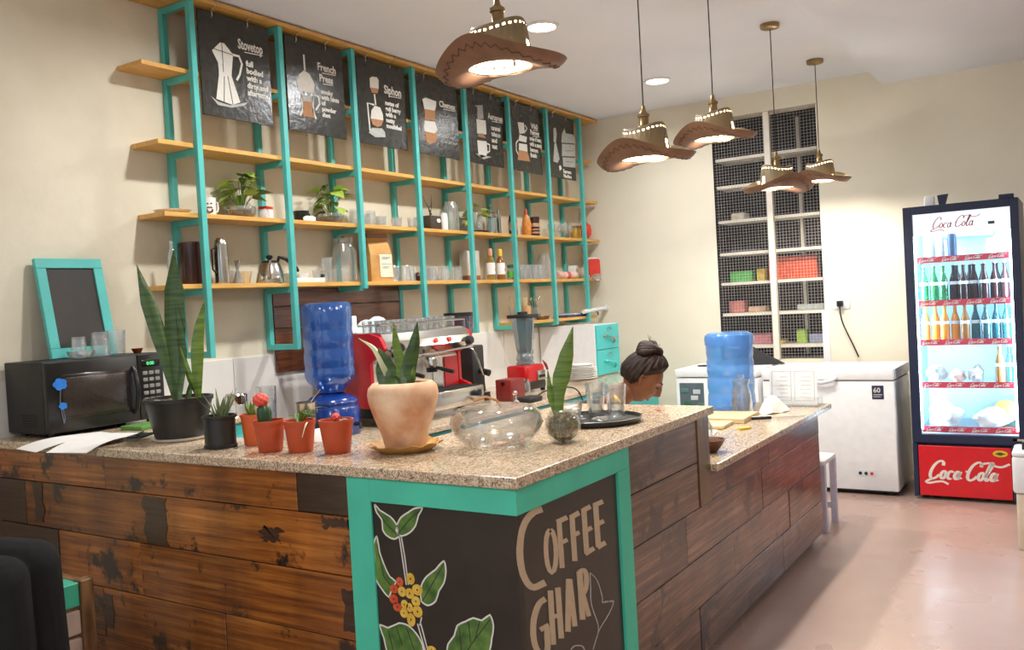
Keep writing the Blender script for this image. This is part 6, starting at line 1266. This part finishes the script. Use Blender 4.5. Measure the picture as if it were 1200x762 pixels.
rp_ = bevel(M().bx(0, .02, .10, .675, .03, .385).build('lower_panel', FRED, t, smooth=False), .004, 2); rp_['label'] = 'red panel lettered in white script'
M().bx(.0, .05, .0, .095, .02, .40).build('lower_side', FBLK, t, smooth=False); M().bx(.0, .05, .68, W_, .02, .40).build('lower_side', FBLK, t, smooth=False)
for y in (.06, W_-.06):
    for x in (.1, .58): M().lathe([(0, 0), (.022, 0), (.022, .05), (0, .05)], 14, (x, y, 0)).build('foot', BLACKM, t)
# script lettering drawn as pen strokes
def cat(pl, k=5):
    P_ = [Vector(p) for p in pl]; P_ = [2*P_[0]-P_[1]]+P_+[2*P_[-1]-P_[-2]]; o = []
    for i in range(1, len(P_)-2):
        a, b, c, d = P_[i-1:i+3]
        for j in range(k):
            u = j/k; o.append(tuple(.5*((2*b)+(c-a)*u+(2*a-5*b+4*c-d)*u*u+(3*b-a-3*c+d)*u**3)))
    return o+[tuple(P_[-2])]
def ell(cx, cy, rx, ry, a0=0, a1=2*PI, n=14): return [(cx+rx*math.cos(a0+(a1-a0)*i/n), cy+ry*math.sin(a0+(a1-a0)*i/n)) for i in range(n+1)]
bigC = [(.60, .74), (.56, .92), (.40, 1.0), (.18, .84), (.04, .50), (.04, .16), (.18, -.02), (.36, .04), (.52, .22)]
def low_a(x): return [ell(x+.13, .22, .12, .22), [(x+.27, .44), (x+.25, .2), (x+.30, .02), (x+.40, .10)]]
STR = [cat(bigC), cat([(.20, -.03), (.02, -.12), (-.06, -.22), (.10, -.28), (.45, -.20), (.80, -.16), (1.15, -.30)])]
STR += [ell(.73, .22, .13, .22), ell(1.10, .22, .14, .22, .7, 5.4)] + low_a(1.32) + [[(1.84, .46), (1.95, .46)]]
STR += [[(x+1.98, y) for x, y in cat(bigC)], cat([(2.52, .80), (2.62, .92), (2.95, .98), (3.25, .84), (3.60, .80), (3.95, .98)])]
STR += [ell(2.70, .22, .13, .22), cat([(2.92, .2), (3.06, .62), (3.12, .92), (3.04, .98), (2.96, .60), (2.95, .18), (3.03, .0), (3.15, .12)])] + low_a(3.20)
def script(w=.085, shear=.30, wx=1.7, x=-.0008):
    m = M()
    for st in STR: m.line([(-(a+shear*b), b) for a, b in st], w, -.02, 0, 'yz', wx)
    return m
SCR = script(.105).mesh('script', CHALKW, smooth=False, fix=False)
SCRR = script(.06).mesh('script_red', pm('script_red_paint', s(206, 30, 46), .5), smooth=False, fix=False)
def put_script(me, par, y, z, h, x, xs=1.0): o = put('script_lettering', me, par, (x, y, z)); o.scale = (.02, h*xs, h); return stuff(o)
put_script(SCR, rp_, .615, .155, .125, -.0006, .95)
b = M().lathe([(0, 0), (.045, 0), (.045, .003), (0, .003)], 28, squash=(.5, 1)).build('oval_badge', pm('yellow_badge', s(222, 190, 40), .4), rp_, loc=(-.0002, .165, .345), rot=(0, -PI/2, 0))
M().prism([(-.034, 0), (0, .012), (.034, 0), (0, -.012)], -.0046, -.0032, 'yz').build('badge_diamond', pm('green_diamond', s(50, 80, 40), .4), rp_, loc=(.0, .165, .345), smooth=False)
# header
hd = M().bx(.05, .07, .045, W_-.045, 1.86, FH-.045).build('header', emat('backlit_header', (.84, .95, 1.0, 1), .85), t, smooth=False)
put_script(SCRR, hd, .53, 1.905, .075, .0495, .95)
M().bx(.047, .05, .145, .185, 1.905, 1.925).build('header_display', INK, hd, smooth=False)
M().rbox(.30, .57, .18, .52, 1.84, 1.99, .04, 4).build('evaporator', LINER, t)
# lights of the cabinet
LEDC = emat('cold_led', (.72, .90, 1.0, 1), 14.0)
for y in (.054, W_-.066): M().bx(.062, .07, y, y+.012, .49, 1.98).build('led_strip', LEDC, t, smooth=False)
M().bx(.075, .095, .08, W_-.08, FH-.048, FH-.044).build('led_strip', LEDC, t, smooth=False)
for y, rz in ((.085, 0), (W_-.085, 0)):
    ld = bpy.data.lights.new('fridge_lamp', 'AREA'); ld.shape = 'RECTANGLE'; ld.size = 1.5; ld.size_y = .02; ld.energy = 8.0; ld.color = (.70, .88, 1.0)
    lo = put('fridge_lamp', ld, t, (.085, y, 1.24)); tgt = Vector((.45, W_/2, 1.24)); d_ = (tgt - Vector((.085, y, 1.24))).normalized()
    zax = -d_; xax = Vector((0, 0, 1)); yax = zax.cross(xax); lo.rotation_euler = Matrix((xax, yax, zax)).transposed().to_euler()
# shelves with printed front strips
SZ = [1.667, 1.361, 1.084, .783, .468]
STR_RED = pm('strip_red', s(214, 48, 72), .45, var=.03)
for k, z in enumerate(SZ):
    shf = M().bx(.085, .58, .05, W_-.05, z+.028, z+.034).build('shelf', SHG, t, smooth=False)
    sb = M().bx(.078, .086, .055, W_-.06, z, z+.042).build('price_strip', STR_RED, t, smooth=False)
    for q in range(4): put_script(SCR, sb, W_-.085-.145*q, z+.012, .022, .0775, 1.15)
# bottles and food
BPRO = [(0, 0), (.026, 0), (.029, .006), (.029, .09), (.026, .12), (.028, .14), (.022, .165), (.012, .20), (.011, .235), (.0135, .236), (.0135, .248), (0, .248)]
def drink(name, col, n=18): return M().lathe(BPRO, n).mesh(name, col)
COLA = pm('cola_bottle', s(48, 26, 30), .12, var=.1); GRN = glass('green_bottle', (.2, .7, .4, 1), .1, .5, .05, .55, s(40, 140, 84)); ORB = pm('orange_drink', s(214, 138, 52), .15, var=.08); TEALG = glass('teal_bottle', (.1, .45, .5, 1), .1, .6, .05, .6, s(24, 96, 112)); BRN = pm('amber_drink', s(150, 104, 60), .15)
CAPM = M().lathe([(0, 0), (.015, 0), (.0135, .010), (0, .010)], 14).mesh('cap', pm('bottle_cap', s(196, 200, 206), .3, .6)); LBLM = M().lathe([(.0294, .0), (.0302, .0), (.0302, .022), (.0294, .022)], 18).mesh('label', pm('bottle_label', s(216, 224, 232), .4))
kinds = {}
def bottle(k, x, y, z, label, group):
    if k not in kinds: kinds[k] = drink('bottle_'+k, {'cola': COLA, 'green': GRN, 'orange': ORB, 'teal': TEALG, 'amber': BRN}[k])
    r = thing('drink_bottle', label, 'bottle', (FRX+x, FY0+y, z), 0, group); put('bottle', kinds[k], r); put('cap', CAPM, r, (0, 0, .246)); put('label', LBLM, r, (0, 0, .112))
ordn = ['first', 'second', 'third', 'fourth', 'fifth', 'sixth', 'seventh', 'eighth', 'ninth']
for i in range(9):
    k = 'green' if i < 3 else 'cola'; bottle(k, .135 + .018*(i % 2), W_-.10-.0635*i, SZ[1]+.0345, '%s bottle from the left on the upper bottle shelf of the fridge, %s' % (ordn[i], 'green glass' if i < 3 else 'dark cola'), 'bottles on the upper fridge shelf')
for i in range(9):
    k = 'orange' if i < 4 else ('amber' if i == 4 else 'teal'); bottle(k, .135 + .018*(i % 2), W_-.10-.0635*i, SZ[2]+.0345, '%s bottle from the left on the lower bottle shelf of the fridge, %s' % (ordn[i], {'orange': 'orange drink', 'amber': 'amber drink', 'teal': 'teal glass'}[k]), 'bottles on the lower fridge shelf')
for i in range(4):
    bottle('cola', .27, W_-.30-.0635*i*1.3, SZ[1]+.0345, '%s dark bottle from the left in the rear row of the upper fridge shelf' % ordn[i], 'rear bottles on the upper fridge shelf')
bottle('amber', .14, .155, SZ[3]+.0345, 'brown bottle at the right of the food bags in the fridge', 'lone bottles in the fridge'); bottle('teal', .15, .095, SZ[3]+.0345, 'teal bottle against the right wall beside the brown bottle in the fridge', 'lone bottles in the fridge')
for i, (y, h, lb) in enumerate(((.56, .16, 'tall pale can left on the top fridge shelf'), (.50, .17, 'tall pale can second from the left on the top fridge shelf'), (.42, .175, 'dark blue bottle on the top fridge shelf'), (.18, .11, 'small white tub at the right of the top fridge shelf'))):
    o = M().lathe([(0, 0), (.028, 0), (.03, .006), (.03, h*.8), (.02, h), (0, h)], 18).build('can', pm('can_%d' % i, (s(190, 206, 210), s(220, 226, 226), s(60, 84, 120), s(236, 238, 240))[i], .3), loc=(FRX+.15, FY0+y, SZ[0]+.0345)); tag(o, lb, 'can')
def lump(name, label, y, z, rx, ry, rz_, col, seed, col2=None):
    rnd = random.Random(seed); m = M().ball((0, 0, 0), 1.0, 18, 12); out = []
    ph = [rnd.uniform(0, 6) for _ in range(6)]
    for (a, b, c) in m.v:
        q = 1+.14*math.sin(3*a+ph[0])*math.sin(4*b+ph[1])+.10*math.sin(6*c+ph[2]+3*b)+.06*math.sin(9*a+ph[3]+5*c)
        out.append((a*q*rx, b*q*ry, max(-rz_*.8, c*q*rz_)+rz_*.8))
    m.v = out; o = m.build(name, pm(name+'_%d' % seed, col, .5, scale=24, col2=col2) if col2 else pm(name+'_%d' % seed, col, .5), loc=(FRX+.19, FY0+y, z)); tag(o, label, 'food bag')
z = SZ[3]+.0345
lump('food_bag', 'white knotted food bag at the left of the fourth fridge shelf', .56, z, -.0+.08, .062, .07, s(216, 222, 222), 1, s(176, 180, 180)); lump('food_bag', 'pinkish food bag in the middle of the fourth fridge shelf', .425, z, .08, .052, .05, s(206, 150, 130), 2, s(226, 210, 206)); lump('food_bag', 'grey checked food bag left of the brown bottle in the fridge', .305, z, .07, .050, .062, s(110, 104, 110), 3, s(206, 200, 200))
z = SZ[4]+.0345
lump('food_bag', 'big white bag at the left of the bottom fridge shelf', .51, z, .10, .115, .095, s(236, 240, 240), 4, s(214, 222, 224)); lump('food_bag', 'white bag with faint print at the right of the bottom fridge shelf', .22, z, .10, .11, .075, s(240, 242, 242), 5, s(220, 226, 228))
tag(M().lathe([(0, 0), (.075, 0), (.08, .01), (.08, .045), (0, .05)], 28).build('round_tin', pm('amber_tin', s(196, 150, 70), .35), loc=(FRX+.36, FY0+.14, SZ[4]+.034+.082), rot=(0, -1.35, 0)), 'round amber tin standing on edge at the back of the bottom fridge shelf', 'tin')
# gadget on top
t = thing('fridge_top_clip', 'small white and black bracket on top of the fridge', 'bracket', (FRX+.15, FY0+.50, FH))
M().rbox(-.02, .02, .02, .085, 0, .075, .008, 2).build('white_box', WHITEP, t); M().prism([(-.045, 0), (-.01, 0), (.0, .075), (-.07, .08)], -.02, .02, 'yz').build('black_clip', FBLK, t, smooth=False)
tag(M().rbox(-.02, .02, -.045, .045, 0, .03, .006, 2).build('hinge_cap', FBLK, loc=(FRX+.05, FY0+.07, FH+.0005)), 'black hinge cap on the right top corner of the fridge', 'cap')
# ------------------------------------------------------------------ people
SKIN = pm('brown_skin', s(116, 70, 44), .45, scale=9, col2=s(140, 88, 56)); SKIN.node_tree.nodes['Principled BSDF'].inputs['Subsurface Weight'].default_value = .05
HAIR = pm('dark_brown_hair', s(16, 10, 8), .6, spec=.25, scale=10, col2=s(50, 30, 22), stretch=(3, 12, 3), bump=.5)
SHIRT = pm('black_shirt', s(30, 30, 36), .85, var=.15, scale=14, bump=.2); TROU = pm('black_trousers', s(11, 11, 12), .95, var=.2, scale=10, bump=.25); SHOE = pm('dark_shoe', s(34, 30, 30), .5)
def blob(name, mat, parent, m, voxel=.007, it=6):
    """melt the overlapping limbs of m into one continuous smooth surface"""
    o = m.build(name, mat, parent)
    r = o.modifiers.new('remesh', 'REMESH'); r.mode = 'VOXEL'; r.voxel_size = voxel; r.use_smooth_shade = True
    q = o.modifiers.new('smooth', 'SMOOTH'); q.factor = .5; q.iterations = it
    dg = bpy.context.evaluated_depsgraph_get(); dg.update()
    me = bpy.data.meshes.new_from_object(o.evaluated_get(dg)); o.modifiers.clear(); o.data = me
    if not me.materials: me.materials.append(mat)
    for p in me.polygons: p.use_smooth = True
    return o
def limb(m, pts, rad, n=14, k=4):
    """a tapering limb through pts, radius given per point"""
    P_ = smooth_path(pts, k); R_ = []
    for i in range(len(P_)):
        u = i/(len(P_)-1)*(len(rad)-1); q = int(min(u, len(rad)-2)); R_.append(rad[q]+(rad[q+1]-rad[q])*(u-q))
    m.tube([tuple(p) for p in P_], R_, n); m.ball(tuple(P_[0]), R_[0]*.99, 14, 9); m.ball(tuple(P_[-1]), R_[-1]*.99, 14, 9)
    return m
def between(a, b, u): return Vector(a).lerp(Vector(b), u)
def figure(J, g_=0.0, parts='all'):
    """body volume from a dictionary of joints; g_ thickens it for clothing"""
    m = M(); sd = J['side']
    if parts in ('all', 'top'):
        for s_ in (-1, 1):
            limb(m, [J['pelvis']+sd*.060*s_, J['waist']+sd*.048*s_, J['chest']+sd*.065*s_, J['chest'].lerp(J['neck'], .55)+sd*.060*s_], [.105+g_, .092+g_, .105+g_, .070+g_])
            sh = J['sh'][s_]; limb(m, [J['chest'].lerp(J['neck'], .6)+sd*.03*s_, sh], [.062+g_, .056+g_])
            limb(m, [sh, sh.lerp(J['el'][s_], .5), J['el'][s_]], [.056+g_, .048+g_, .040+g_])
            wr = J['wr'][s_]; limb(m, [J['el'][s_], J['el'][s_].lerp(wr, .4), J['el'][s_].lerp(wr, .95 if g_ == 0 else .80)], [.040+g_, .038+g_, .028+g_])
        limb(m, [J['chest'].lerp(J['neck'], .5), J['neck'], J['neck'].lerp(J['top'], 1.0 if g_ == 0 else .12)], [.075+g_, .056+g_*.8, .050+g_*.6])
    if parts in ('all', 'legs'):
        m.ball(tuple(J['pelvis']), (.13+g_, .13+g_, .115+g_), 18, 12)
        for s_ in (-1, 1):
            hp, kn, an = J['pelvis']+sd*.085*s_, J['kn'][s_], J['an'][s_]
            limb(m, [hp, hp.lerp(kn, .5), kn], [.098+g_, .084+g_, .062+g_]); calf = kn.lerp(an, .35)
            limb(m, [kn, calf, kn.lerp(an, .97)], [.062+g_, .056+g_, .040+g_*1.3])
    return m
def add_hand(m, wr, d, nrm, ts, L_=.17, curl=.5):
    V_, E_, R_ = hand(wr, d, nrm, L_, curl, ts)
    for a_, b_ in E_:
        ra, rb = [x if isinstance(x, float) else (x[0]*.55+x[1]*.45) for x in (R_[a_], R_[b_])]
        m.tube([tuple(V_[a_]), tuple(V_[b_])], [ra, rb], 10); m.ball(tuple(V_[b_]), rb*.99, 10, 8)
    dd = Vector(d).normalized(); n_ = Vector(nrm); n_ = (n_-dd*n_.dot(dd)).normalized(); sd_ = dd.cross(n_)
    for off in (-.024, 0, .024): m.tube([tuple(Vector(wr)+dd*L_*.15+sd_*off*.7), tuple(Vector(wr)+dd*L_*.52+sd_*off)], [.014, .0125], 10)
    return m
def hand(wrist, d, palm_n, L_=.17, curl=.5, thumb_side=1):
    """vertices / edges / radii of a hand: palm plus five bent fingers; d = pointing direction, palm_n = palm normal"""
    d = Vector(d).normalized(); nrm = Vector(palm_n); nrm = (nrm - d*nrm.dot(d)).normalized(); sd = d.cross(nrm)*thumb_side
    V = [Vector(wrist), Vector(wrist)+d*L_*.25, Vector(wrist)+d*L_*.45]; E_ = [(0, 1), (1, 2)]; R = [(.024, .018), (.036, .016), (.038, .014)]
    for k, (off, ln) in enumerate(((-.030, .36), (-.010, .43), (.011, .46), (.032, .40))):
        b = Vector(wrist)+d*L_*.52 - sd*off; last = 2; p = b; a = 0
        for q in range(4):
            V.append(p.copy()); E_.append((last, len(V)-1)); R.append((.0105, .0095) if q < 2 else (.0085, .0078)); last = len(V)-1
            a += curl*(.35 if q == 0 else .6); p = p + (d*math.cos(a) + nrm*math.sin(a))*L_*ln/3
    p = Vector(wrist)+d*L_*.2 + sd*.028; last = 1
    for q in range(3):
        V.append(p.copy()); E_.append((last, len(V)-1)); R.append(.011 if q < 2 else .009); last = len(V)-1
        p = p + (d*.75 + sd*(.75-.35*q) + nrm*.35).normalized()*L_*.2
    return V, E_, R
# ---- head: a shaped skull with brow, eye hollows, nose, lips, chin; +x is the face, +z up
def g(u, c, w): return math.exp(-((u-c)/w)**2)
def head_point(a, b, grow=0.0, plain=False):
    x, y, z = math.cos(b)*math.cos(a), math.cos(b)*math.sin(a), math.sin(b)
    X, Y, Z = x*(.098+grow), y*(.077+grow), z*(.122+grow)
    if Z < 0:
        q = -Z/.122
        if x < 0: X *= 1-.42*q
        else: X *= 1-.06*q
        Y *= 1-.30*q*q-.08*q
    if plain: return Vector((X, Y, Z))
    if x > 0:
        f = x**1.2
        X += f*(.026*g(y, 0, .19)*(g(Z, -.028, .014) + .62*g(Z, -.008, .018) + .35*g(Z, .012, .018)))     # nose
        X += f*.007*g(Z, .030, .012)*(1-.4*g(y, 0, .15))                                                     # brow
        X -= f*.013*(g(y, .42, .19)+g(y, -.42, .19))*g(Z, .010, .014)                                        # eye hollows
        X += f*.006*(g(y, .55, .2)+g(y, -.55, .2))*g(Z, -.022, .02)                                          # cheek bones
        X += f*.009*g(y, 0, .30)*(g(Z, -.056, .006)+1.1*g(Z, -.070, .007)); X -= f*.006*g(y, 0, .3)*g(Z, -.063, .003)   # lips
        X += f*.010*g(y, 0, .28)*g(Z, -.098, .015); X -= f*.004*g(y, 0, .35)*g(Z, -.082, .007)               # chin
    return Vector((X, Y, Z))
def head_mesh(nu=96, nv=72):
    vs = []; fs = []
    for i in range(nv+1):
        b = -PI/2 + PI*i/nv
        for j in range(nu): vs.append(tuple(head_point(2*PI*j/nu, b)))
    for i in range(nv):
        for j in range(nu): fs.append((i*nu+j, i*nu+(j+1)%nu, (i+1)*nu+(j+1)%nu, (i+1)*nu+j))
    return M().add(vs, fs)
def ear(sg):
    m = M(); m.tube([(.004, .072*sg, -.028), (.000, .080*sg, -.018), (-.012, .090*sg, .006), (-.010, .090*sg, .022), (.004, .084*sg, .026), (.010, .077*sg, .014)], [.008, .008, .0065, .0065, .006, .005], 8); m.ball((-.002, .079*sg, -.002), (.012, .007, .022), 10, 8); return m
def make_head(t, loc, rot, bun=True):
    h = head_mesh(); h.T = Matrix.Identity(4)
    for sg in (-1, 1): e = ear(sg); h.add(e.v, e.f)
    h.tube([(-.012, 0, -.06), (-.028, 0, -.13), (-.040, 0, -.175)], [.052, .050, .056], 20)
    ho = h.build('head', SKIN, t, loc, rot)
    br = M(); ey = M(); lp = M(); lash = M()
    for sg in (-1, 1):
        br.tube([head_point(sg*u, .25+.03*math.sin(3*u)) + Vector((.002, 0, 0)) for u in (.18, .30, .45, .58)], [.0025, .0035, .003, .0015], 6)
        c = head_point(sg*.42, .08); ey.ball((c.x-.006, c.y, c.z), .0125, 14, 10)
        lash.tube([head_point(sg*u, .055-.02*math.sin((u-.25)/.34*PI)) + Vector((.0045, 0, 0)) for u in (.26, .34, .42, .50, .58)], [.001, .002, .0022, .002, .001], 5)
    ey.build('eyelids', SKIN, ho); br.build('eyebrows', HAIR, ho); lash.build('eyelashes', HAIR, ho)
    lp.tube([head_point(u, -.53) + Vector((.0005, 0, 0)) for u in (-.24, -.12, 0, .12, .24)], [.001, .0035, .004, .0035, .001], 8).tube([head_point(u, -.62) + Vector((.0005, 0, 0)) for u in (-.20, -.1, 0, .1, .20)], [.001, .0045, .005, .0045, .001], 8)
    lp.build('lips', pm('lip_brown', s(142, 76, 62), .4), ho)
    # hair cap swept back to the bun
    nu, nv = 180, 100; vs = []; fs = []; idx = {}
    def hair_t(a, b):
        x, z = math.cos(b)*math.cos(a), math.sin(b)
        line = .60*max(0, x) + (-.30 if x < -.25 else (-.30 + (x+.25)*1.45 if x < .1 else .20+.12*x))
        return max(.12, min(1, (z-line)/.22 + .1)) if x > -.3 else 1.0
    def keep(a, b):
        x, z = math.cos(b)*math.cos(a), math.sin(b)
        line = .60*max(0, x) + (-.30 if x < -.25 else (-.30 + (x+.25)*1.45 if x < .1 else .20+.12*x))
        return z > line
    for layer in (0, 1):
        for i in range(nv+1):
            b = -PI/2 + PI*i/nv
            for j in range(nu):
                a = 2*PI*j/nu; strand = .0022*math.sin(a*17+6*b)+.0015*math.sin(a*31)
                vs.append(tuple(head_point(a, b, (.001, hair_t(a, b)*(.018+strand+.012*max(0, math.sin(b))) + .002)[layer], True)))
    off = (nv+1)*nu; cells = {}
    for i in range(nv):
        for j in range(nu):
            if keep(2*PI*(j+.5)/nu, -PI/2+PI*(i+.5)/nv): cells[(i, j)] = 1
    for (i, j) in cells:
        q = (i*nu+j, i*nu+(j+1)%nu, (i+1)*nu+(j+1)%nu, (i+1)*nu+j)
        fs.append(tuple(v+off for v in q)); fs.append(q[::-1])
        for (di, dj, a_, b_) in ((-1, 0, q[0], q[1]), (1, 0, q[2], q[3]), (0, 1, q[1], q[2]), (0, -1, q[3], q[0])):
            if (i+di, (j+dj) % nu) not in cells: fs.append((a_, b_, b_+off, a_+off))
    hr = M().add(vs, fs).build('hair', HAIR, ho)
    if bun:
        b = M(); c0 = Vector((-.052, 0, .138))
        ax = Vector((-.5, 0, .86)); u_ = Vector((0, 1, 0)); w_ = ax.cross(u_)
        for k in range(4):
            pts = []; rr = []
            for q in range(22):
                a = 2*PI*q/21*1.15 + k*1.7; R_ = .050-.006*k; pts.append(c0 + u_*R_*math.cos(a)*1.1 + w_*R_*math.sin(a) + ax*(.008*k-.010+.008*math.sin(a*2+k))); rr.append(.019+.006*math.sin(a*3+k) if 0 < q < 21 else .006)
            b.tube(pts, rr, 10)
        b.ball(tuple(c0+ax*.004), (.054, .056, .034), 14, 10); b.build('hair_bun', HAIR, hr)
        fl = M(); rnd = random.Random(2)
        for k in range(14):
            p = c0 + Vector((rnd.uniform(-.04, .03), rnd.uniform(-.035, .035), rnd.uniform(.0, .03))); q_ = p + Vector((rnd.uniform(-.04, .02), rnd.uniform(-.02, .02), rnd.uniform(.01, .035))); fl.tube([p, (p+q_)/2+Vector((0, 0, .008)), q_], [.0015, .0012, .0005], 4)
        stuff(fl.build('loose_hairs', HAIR, hr))
    return ho

# woman sitting low behind the bar, head bowed
pw = thing('person', 'woman in black with a hair bun bowing her head behind the bar counter', 'person', (3.92, 2.52, 0))
O = Vector((3.92, 2.52, 0))
def Wp(*p): return Vector(p)-O
Jw = dict(side=Vector((.99, .10, 0)), pelvis=Wp(3.92, 2.52, .57), waist=Wp(3.935, 2.45, .70), chest=Wp(3.975, 2.27, .88), neck=Wp(3.998, 2.06, .99), top=Wp(4.0, 1.95, 1.045),
    sh={1: Wp(4.145, 2.21, .93), -1: Wp(3.80, 2.17, .925)}, el={1: Wp(4.24, 2.16, .68), -1: Wp(3.73, 2.11, .67)}, wr={1: Wp(4.11, 2.11, .655), -1: Wp(3.84, 2.09, .655)},
    kn={1: Wp(4.06, 2.11, .53), -1: Wp(3.80, 2.09, .53)}, an={1: Wp(4.07, 2.20, .09), -1: Wp(3.80, 2.18, .09)})
m = figure(Jw)
for s_ in (1, -1): add_hand(m, Jw['el'][s_].lerp(Jw['wr'][s_], .95), (-.7*s_, -.12, -.25), (-.1*s_, .2, -1), s_)
blob('body', SKIN, pw, m, .006)
blob('shirt', SHIRT, pw, figure(Jw, .014, 'top')); blob('trousers', TROU, pw, figure(Jw, .014, 'legs'))
for s_ in (1, -1):
    p = Jw['an'][s_]; M().tube([p+Vector((0, .06, -.055)), p+Vector((0, -.03, -.045)), p+Vector((.01*s_, -.12, -.058)), p+Vector((.015*s_, -.17, -.065))], [.030, .042, .030, .018], 14).build('shoe', SHOE, pw)
fd = Vector((.41, -.91, 0)).normalized(); yaw = math.atan2(fd.y, fd.x)
RH = Matrix.Rotation(yaw, 4, 'Z') @ Matrix.Rotation(math.radians(37), 4, 'Y')
make_head(pw, Vector((4.005, 1.835, 1.142))-O, RH.to_euler())
t = thing('low_stool', 'low round stool the bowing woman sits on behind the bar', 'stool', (3.92, 2.53, 0))
M().lathe([(0, .385), (.155, .385), (.16, .39), (.16, .405), (.15, .415), (0, .415)], 28).build('seat', PANELW, t)
for k in range(4):
    a = k*PI/2+.6; M().tube([(.11*math.cos(a), .11*math.sin(a), .39), (.15*math.cos(a), .15*math.sin(a), 0)], .016, 10).build('leg', PANELW, t)

# seated guest at the left edge, only a dark trouser leg in view
gs = thing('person', 'seated person in black trousers at the left edge, knee raised beside the bar', 'person', (1.27, 3.30, .66)); O2 = Vector((1.27, 3.30, .66))
fwd = Vector((.45, -.89, 0)).normalized(); lft = Vector((.89, .45, 0))
def S_(f, l, z): return fwd*f + lft*l + Vector((0, 0, z))
Jg = dict(side=lft.normalized(), pelvis=S_(0, 0, .115), waist=S_(-.04, 0, .27), chest=S_(-.09, 0, .48), neck=S_(-.09, 0, .64), top=S_(-.075, 0, .72),
    sh={1: S_(-.11, .19, .56), -1: S_(-.11, -.19, .56)}, el={1: S_(-.14, .25, .30), -1: S_(-.14, -.25, .30)}, wr={1: S_(.05, .15, .235), -1: S_(.05, -.15, .235)},
    kn={1: S_(.455, .10, .115), -1: S_(.44, -.04, .10)}, an={1: S_(.50, .10, -.55), -1: S_(.48, -.05, -.55)})
m = figure(Jg)
for s_ in (1, -1): add_hand(m, Jg['el'][s_].lerp(Jg['wr'][s_], .95), fwd*.9-lft*.15*s_+Vector((0, 0, -.12)), (0, 0, -1), s_)
blob('body', SKIN, gs, m, .006)
blob('jacket', SHIRT, gs, figure(Jg, .018, 'top')); blob('trousers', TROU, gs, figure(Jg, .020, 'legs'))
for s_ in (1, -1):
    p = Jg['an'][s_]; M().tube([p-fwd*.06+Vector((0, 0, -.065)), p+fwd*.03+Vector((0, 0, -.055)), p+fwd*.13+Vector((0, 0, -.068)), p+fwd*.19+Vector((0, 0, -.078))], [.034, .046, .034, .022], 14).build('shoe', SHOE, gs)
make_head(gs, S_(-.045, 0, .80), (0, .1, math.atan2(fwd.y, fwd.x)), False)

# slatted bench the guest sits on
t = thing('slatted_bench', 'bench with teal and white painted slats at the foot of the bar, left edge', 'bench', (1.35, 3.07, 0))
WS = pm('white_painted_slat', s(206, 184, 170), .6, var=.12, scale=6); OLDW = pm('worn_post_wood', s(96, 66, 38), .6, scale=8, col2=s(150, 112, 74), stretch=(4, 4, .8))
for k, (z0, z1, mt) in enumerate(((.545, .63, TEALD), (.445, .53, WS), (.345, .43, WS), (.245, .33, WS), (.145, .23, WS))): bevel(M().bx(-.75, .44, 0, .022, z0, z1).build('slat', mt, t, smooth=False), .003, 1)
for x in (.44, -.80): bevel(M().bx(x, x+.05, -.012, .04, 0, .636).build('post', OLDW, t, smooth=False), .004, 1); bevel(M().bx(x, x+.05, .40, .45, 0, .62).build('post', OLDW, t, smooth=False), .004, 1)
for k in range(5): bevel(M().bx(-.80, .49, .025+.088*k, .105+.088*k, .605, .628).build('seat_slat', TEALD if k % 2 == 0 else WS, t, smooth=False), .003, 1)
for x in (.445, -.795): M().bx(x, x+.04, .04, .40, .56, .63).build('seat_rail', OLDW, t, smooth=False)
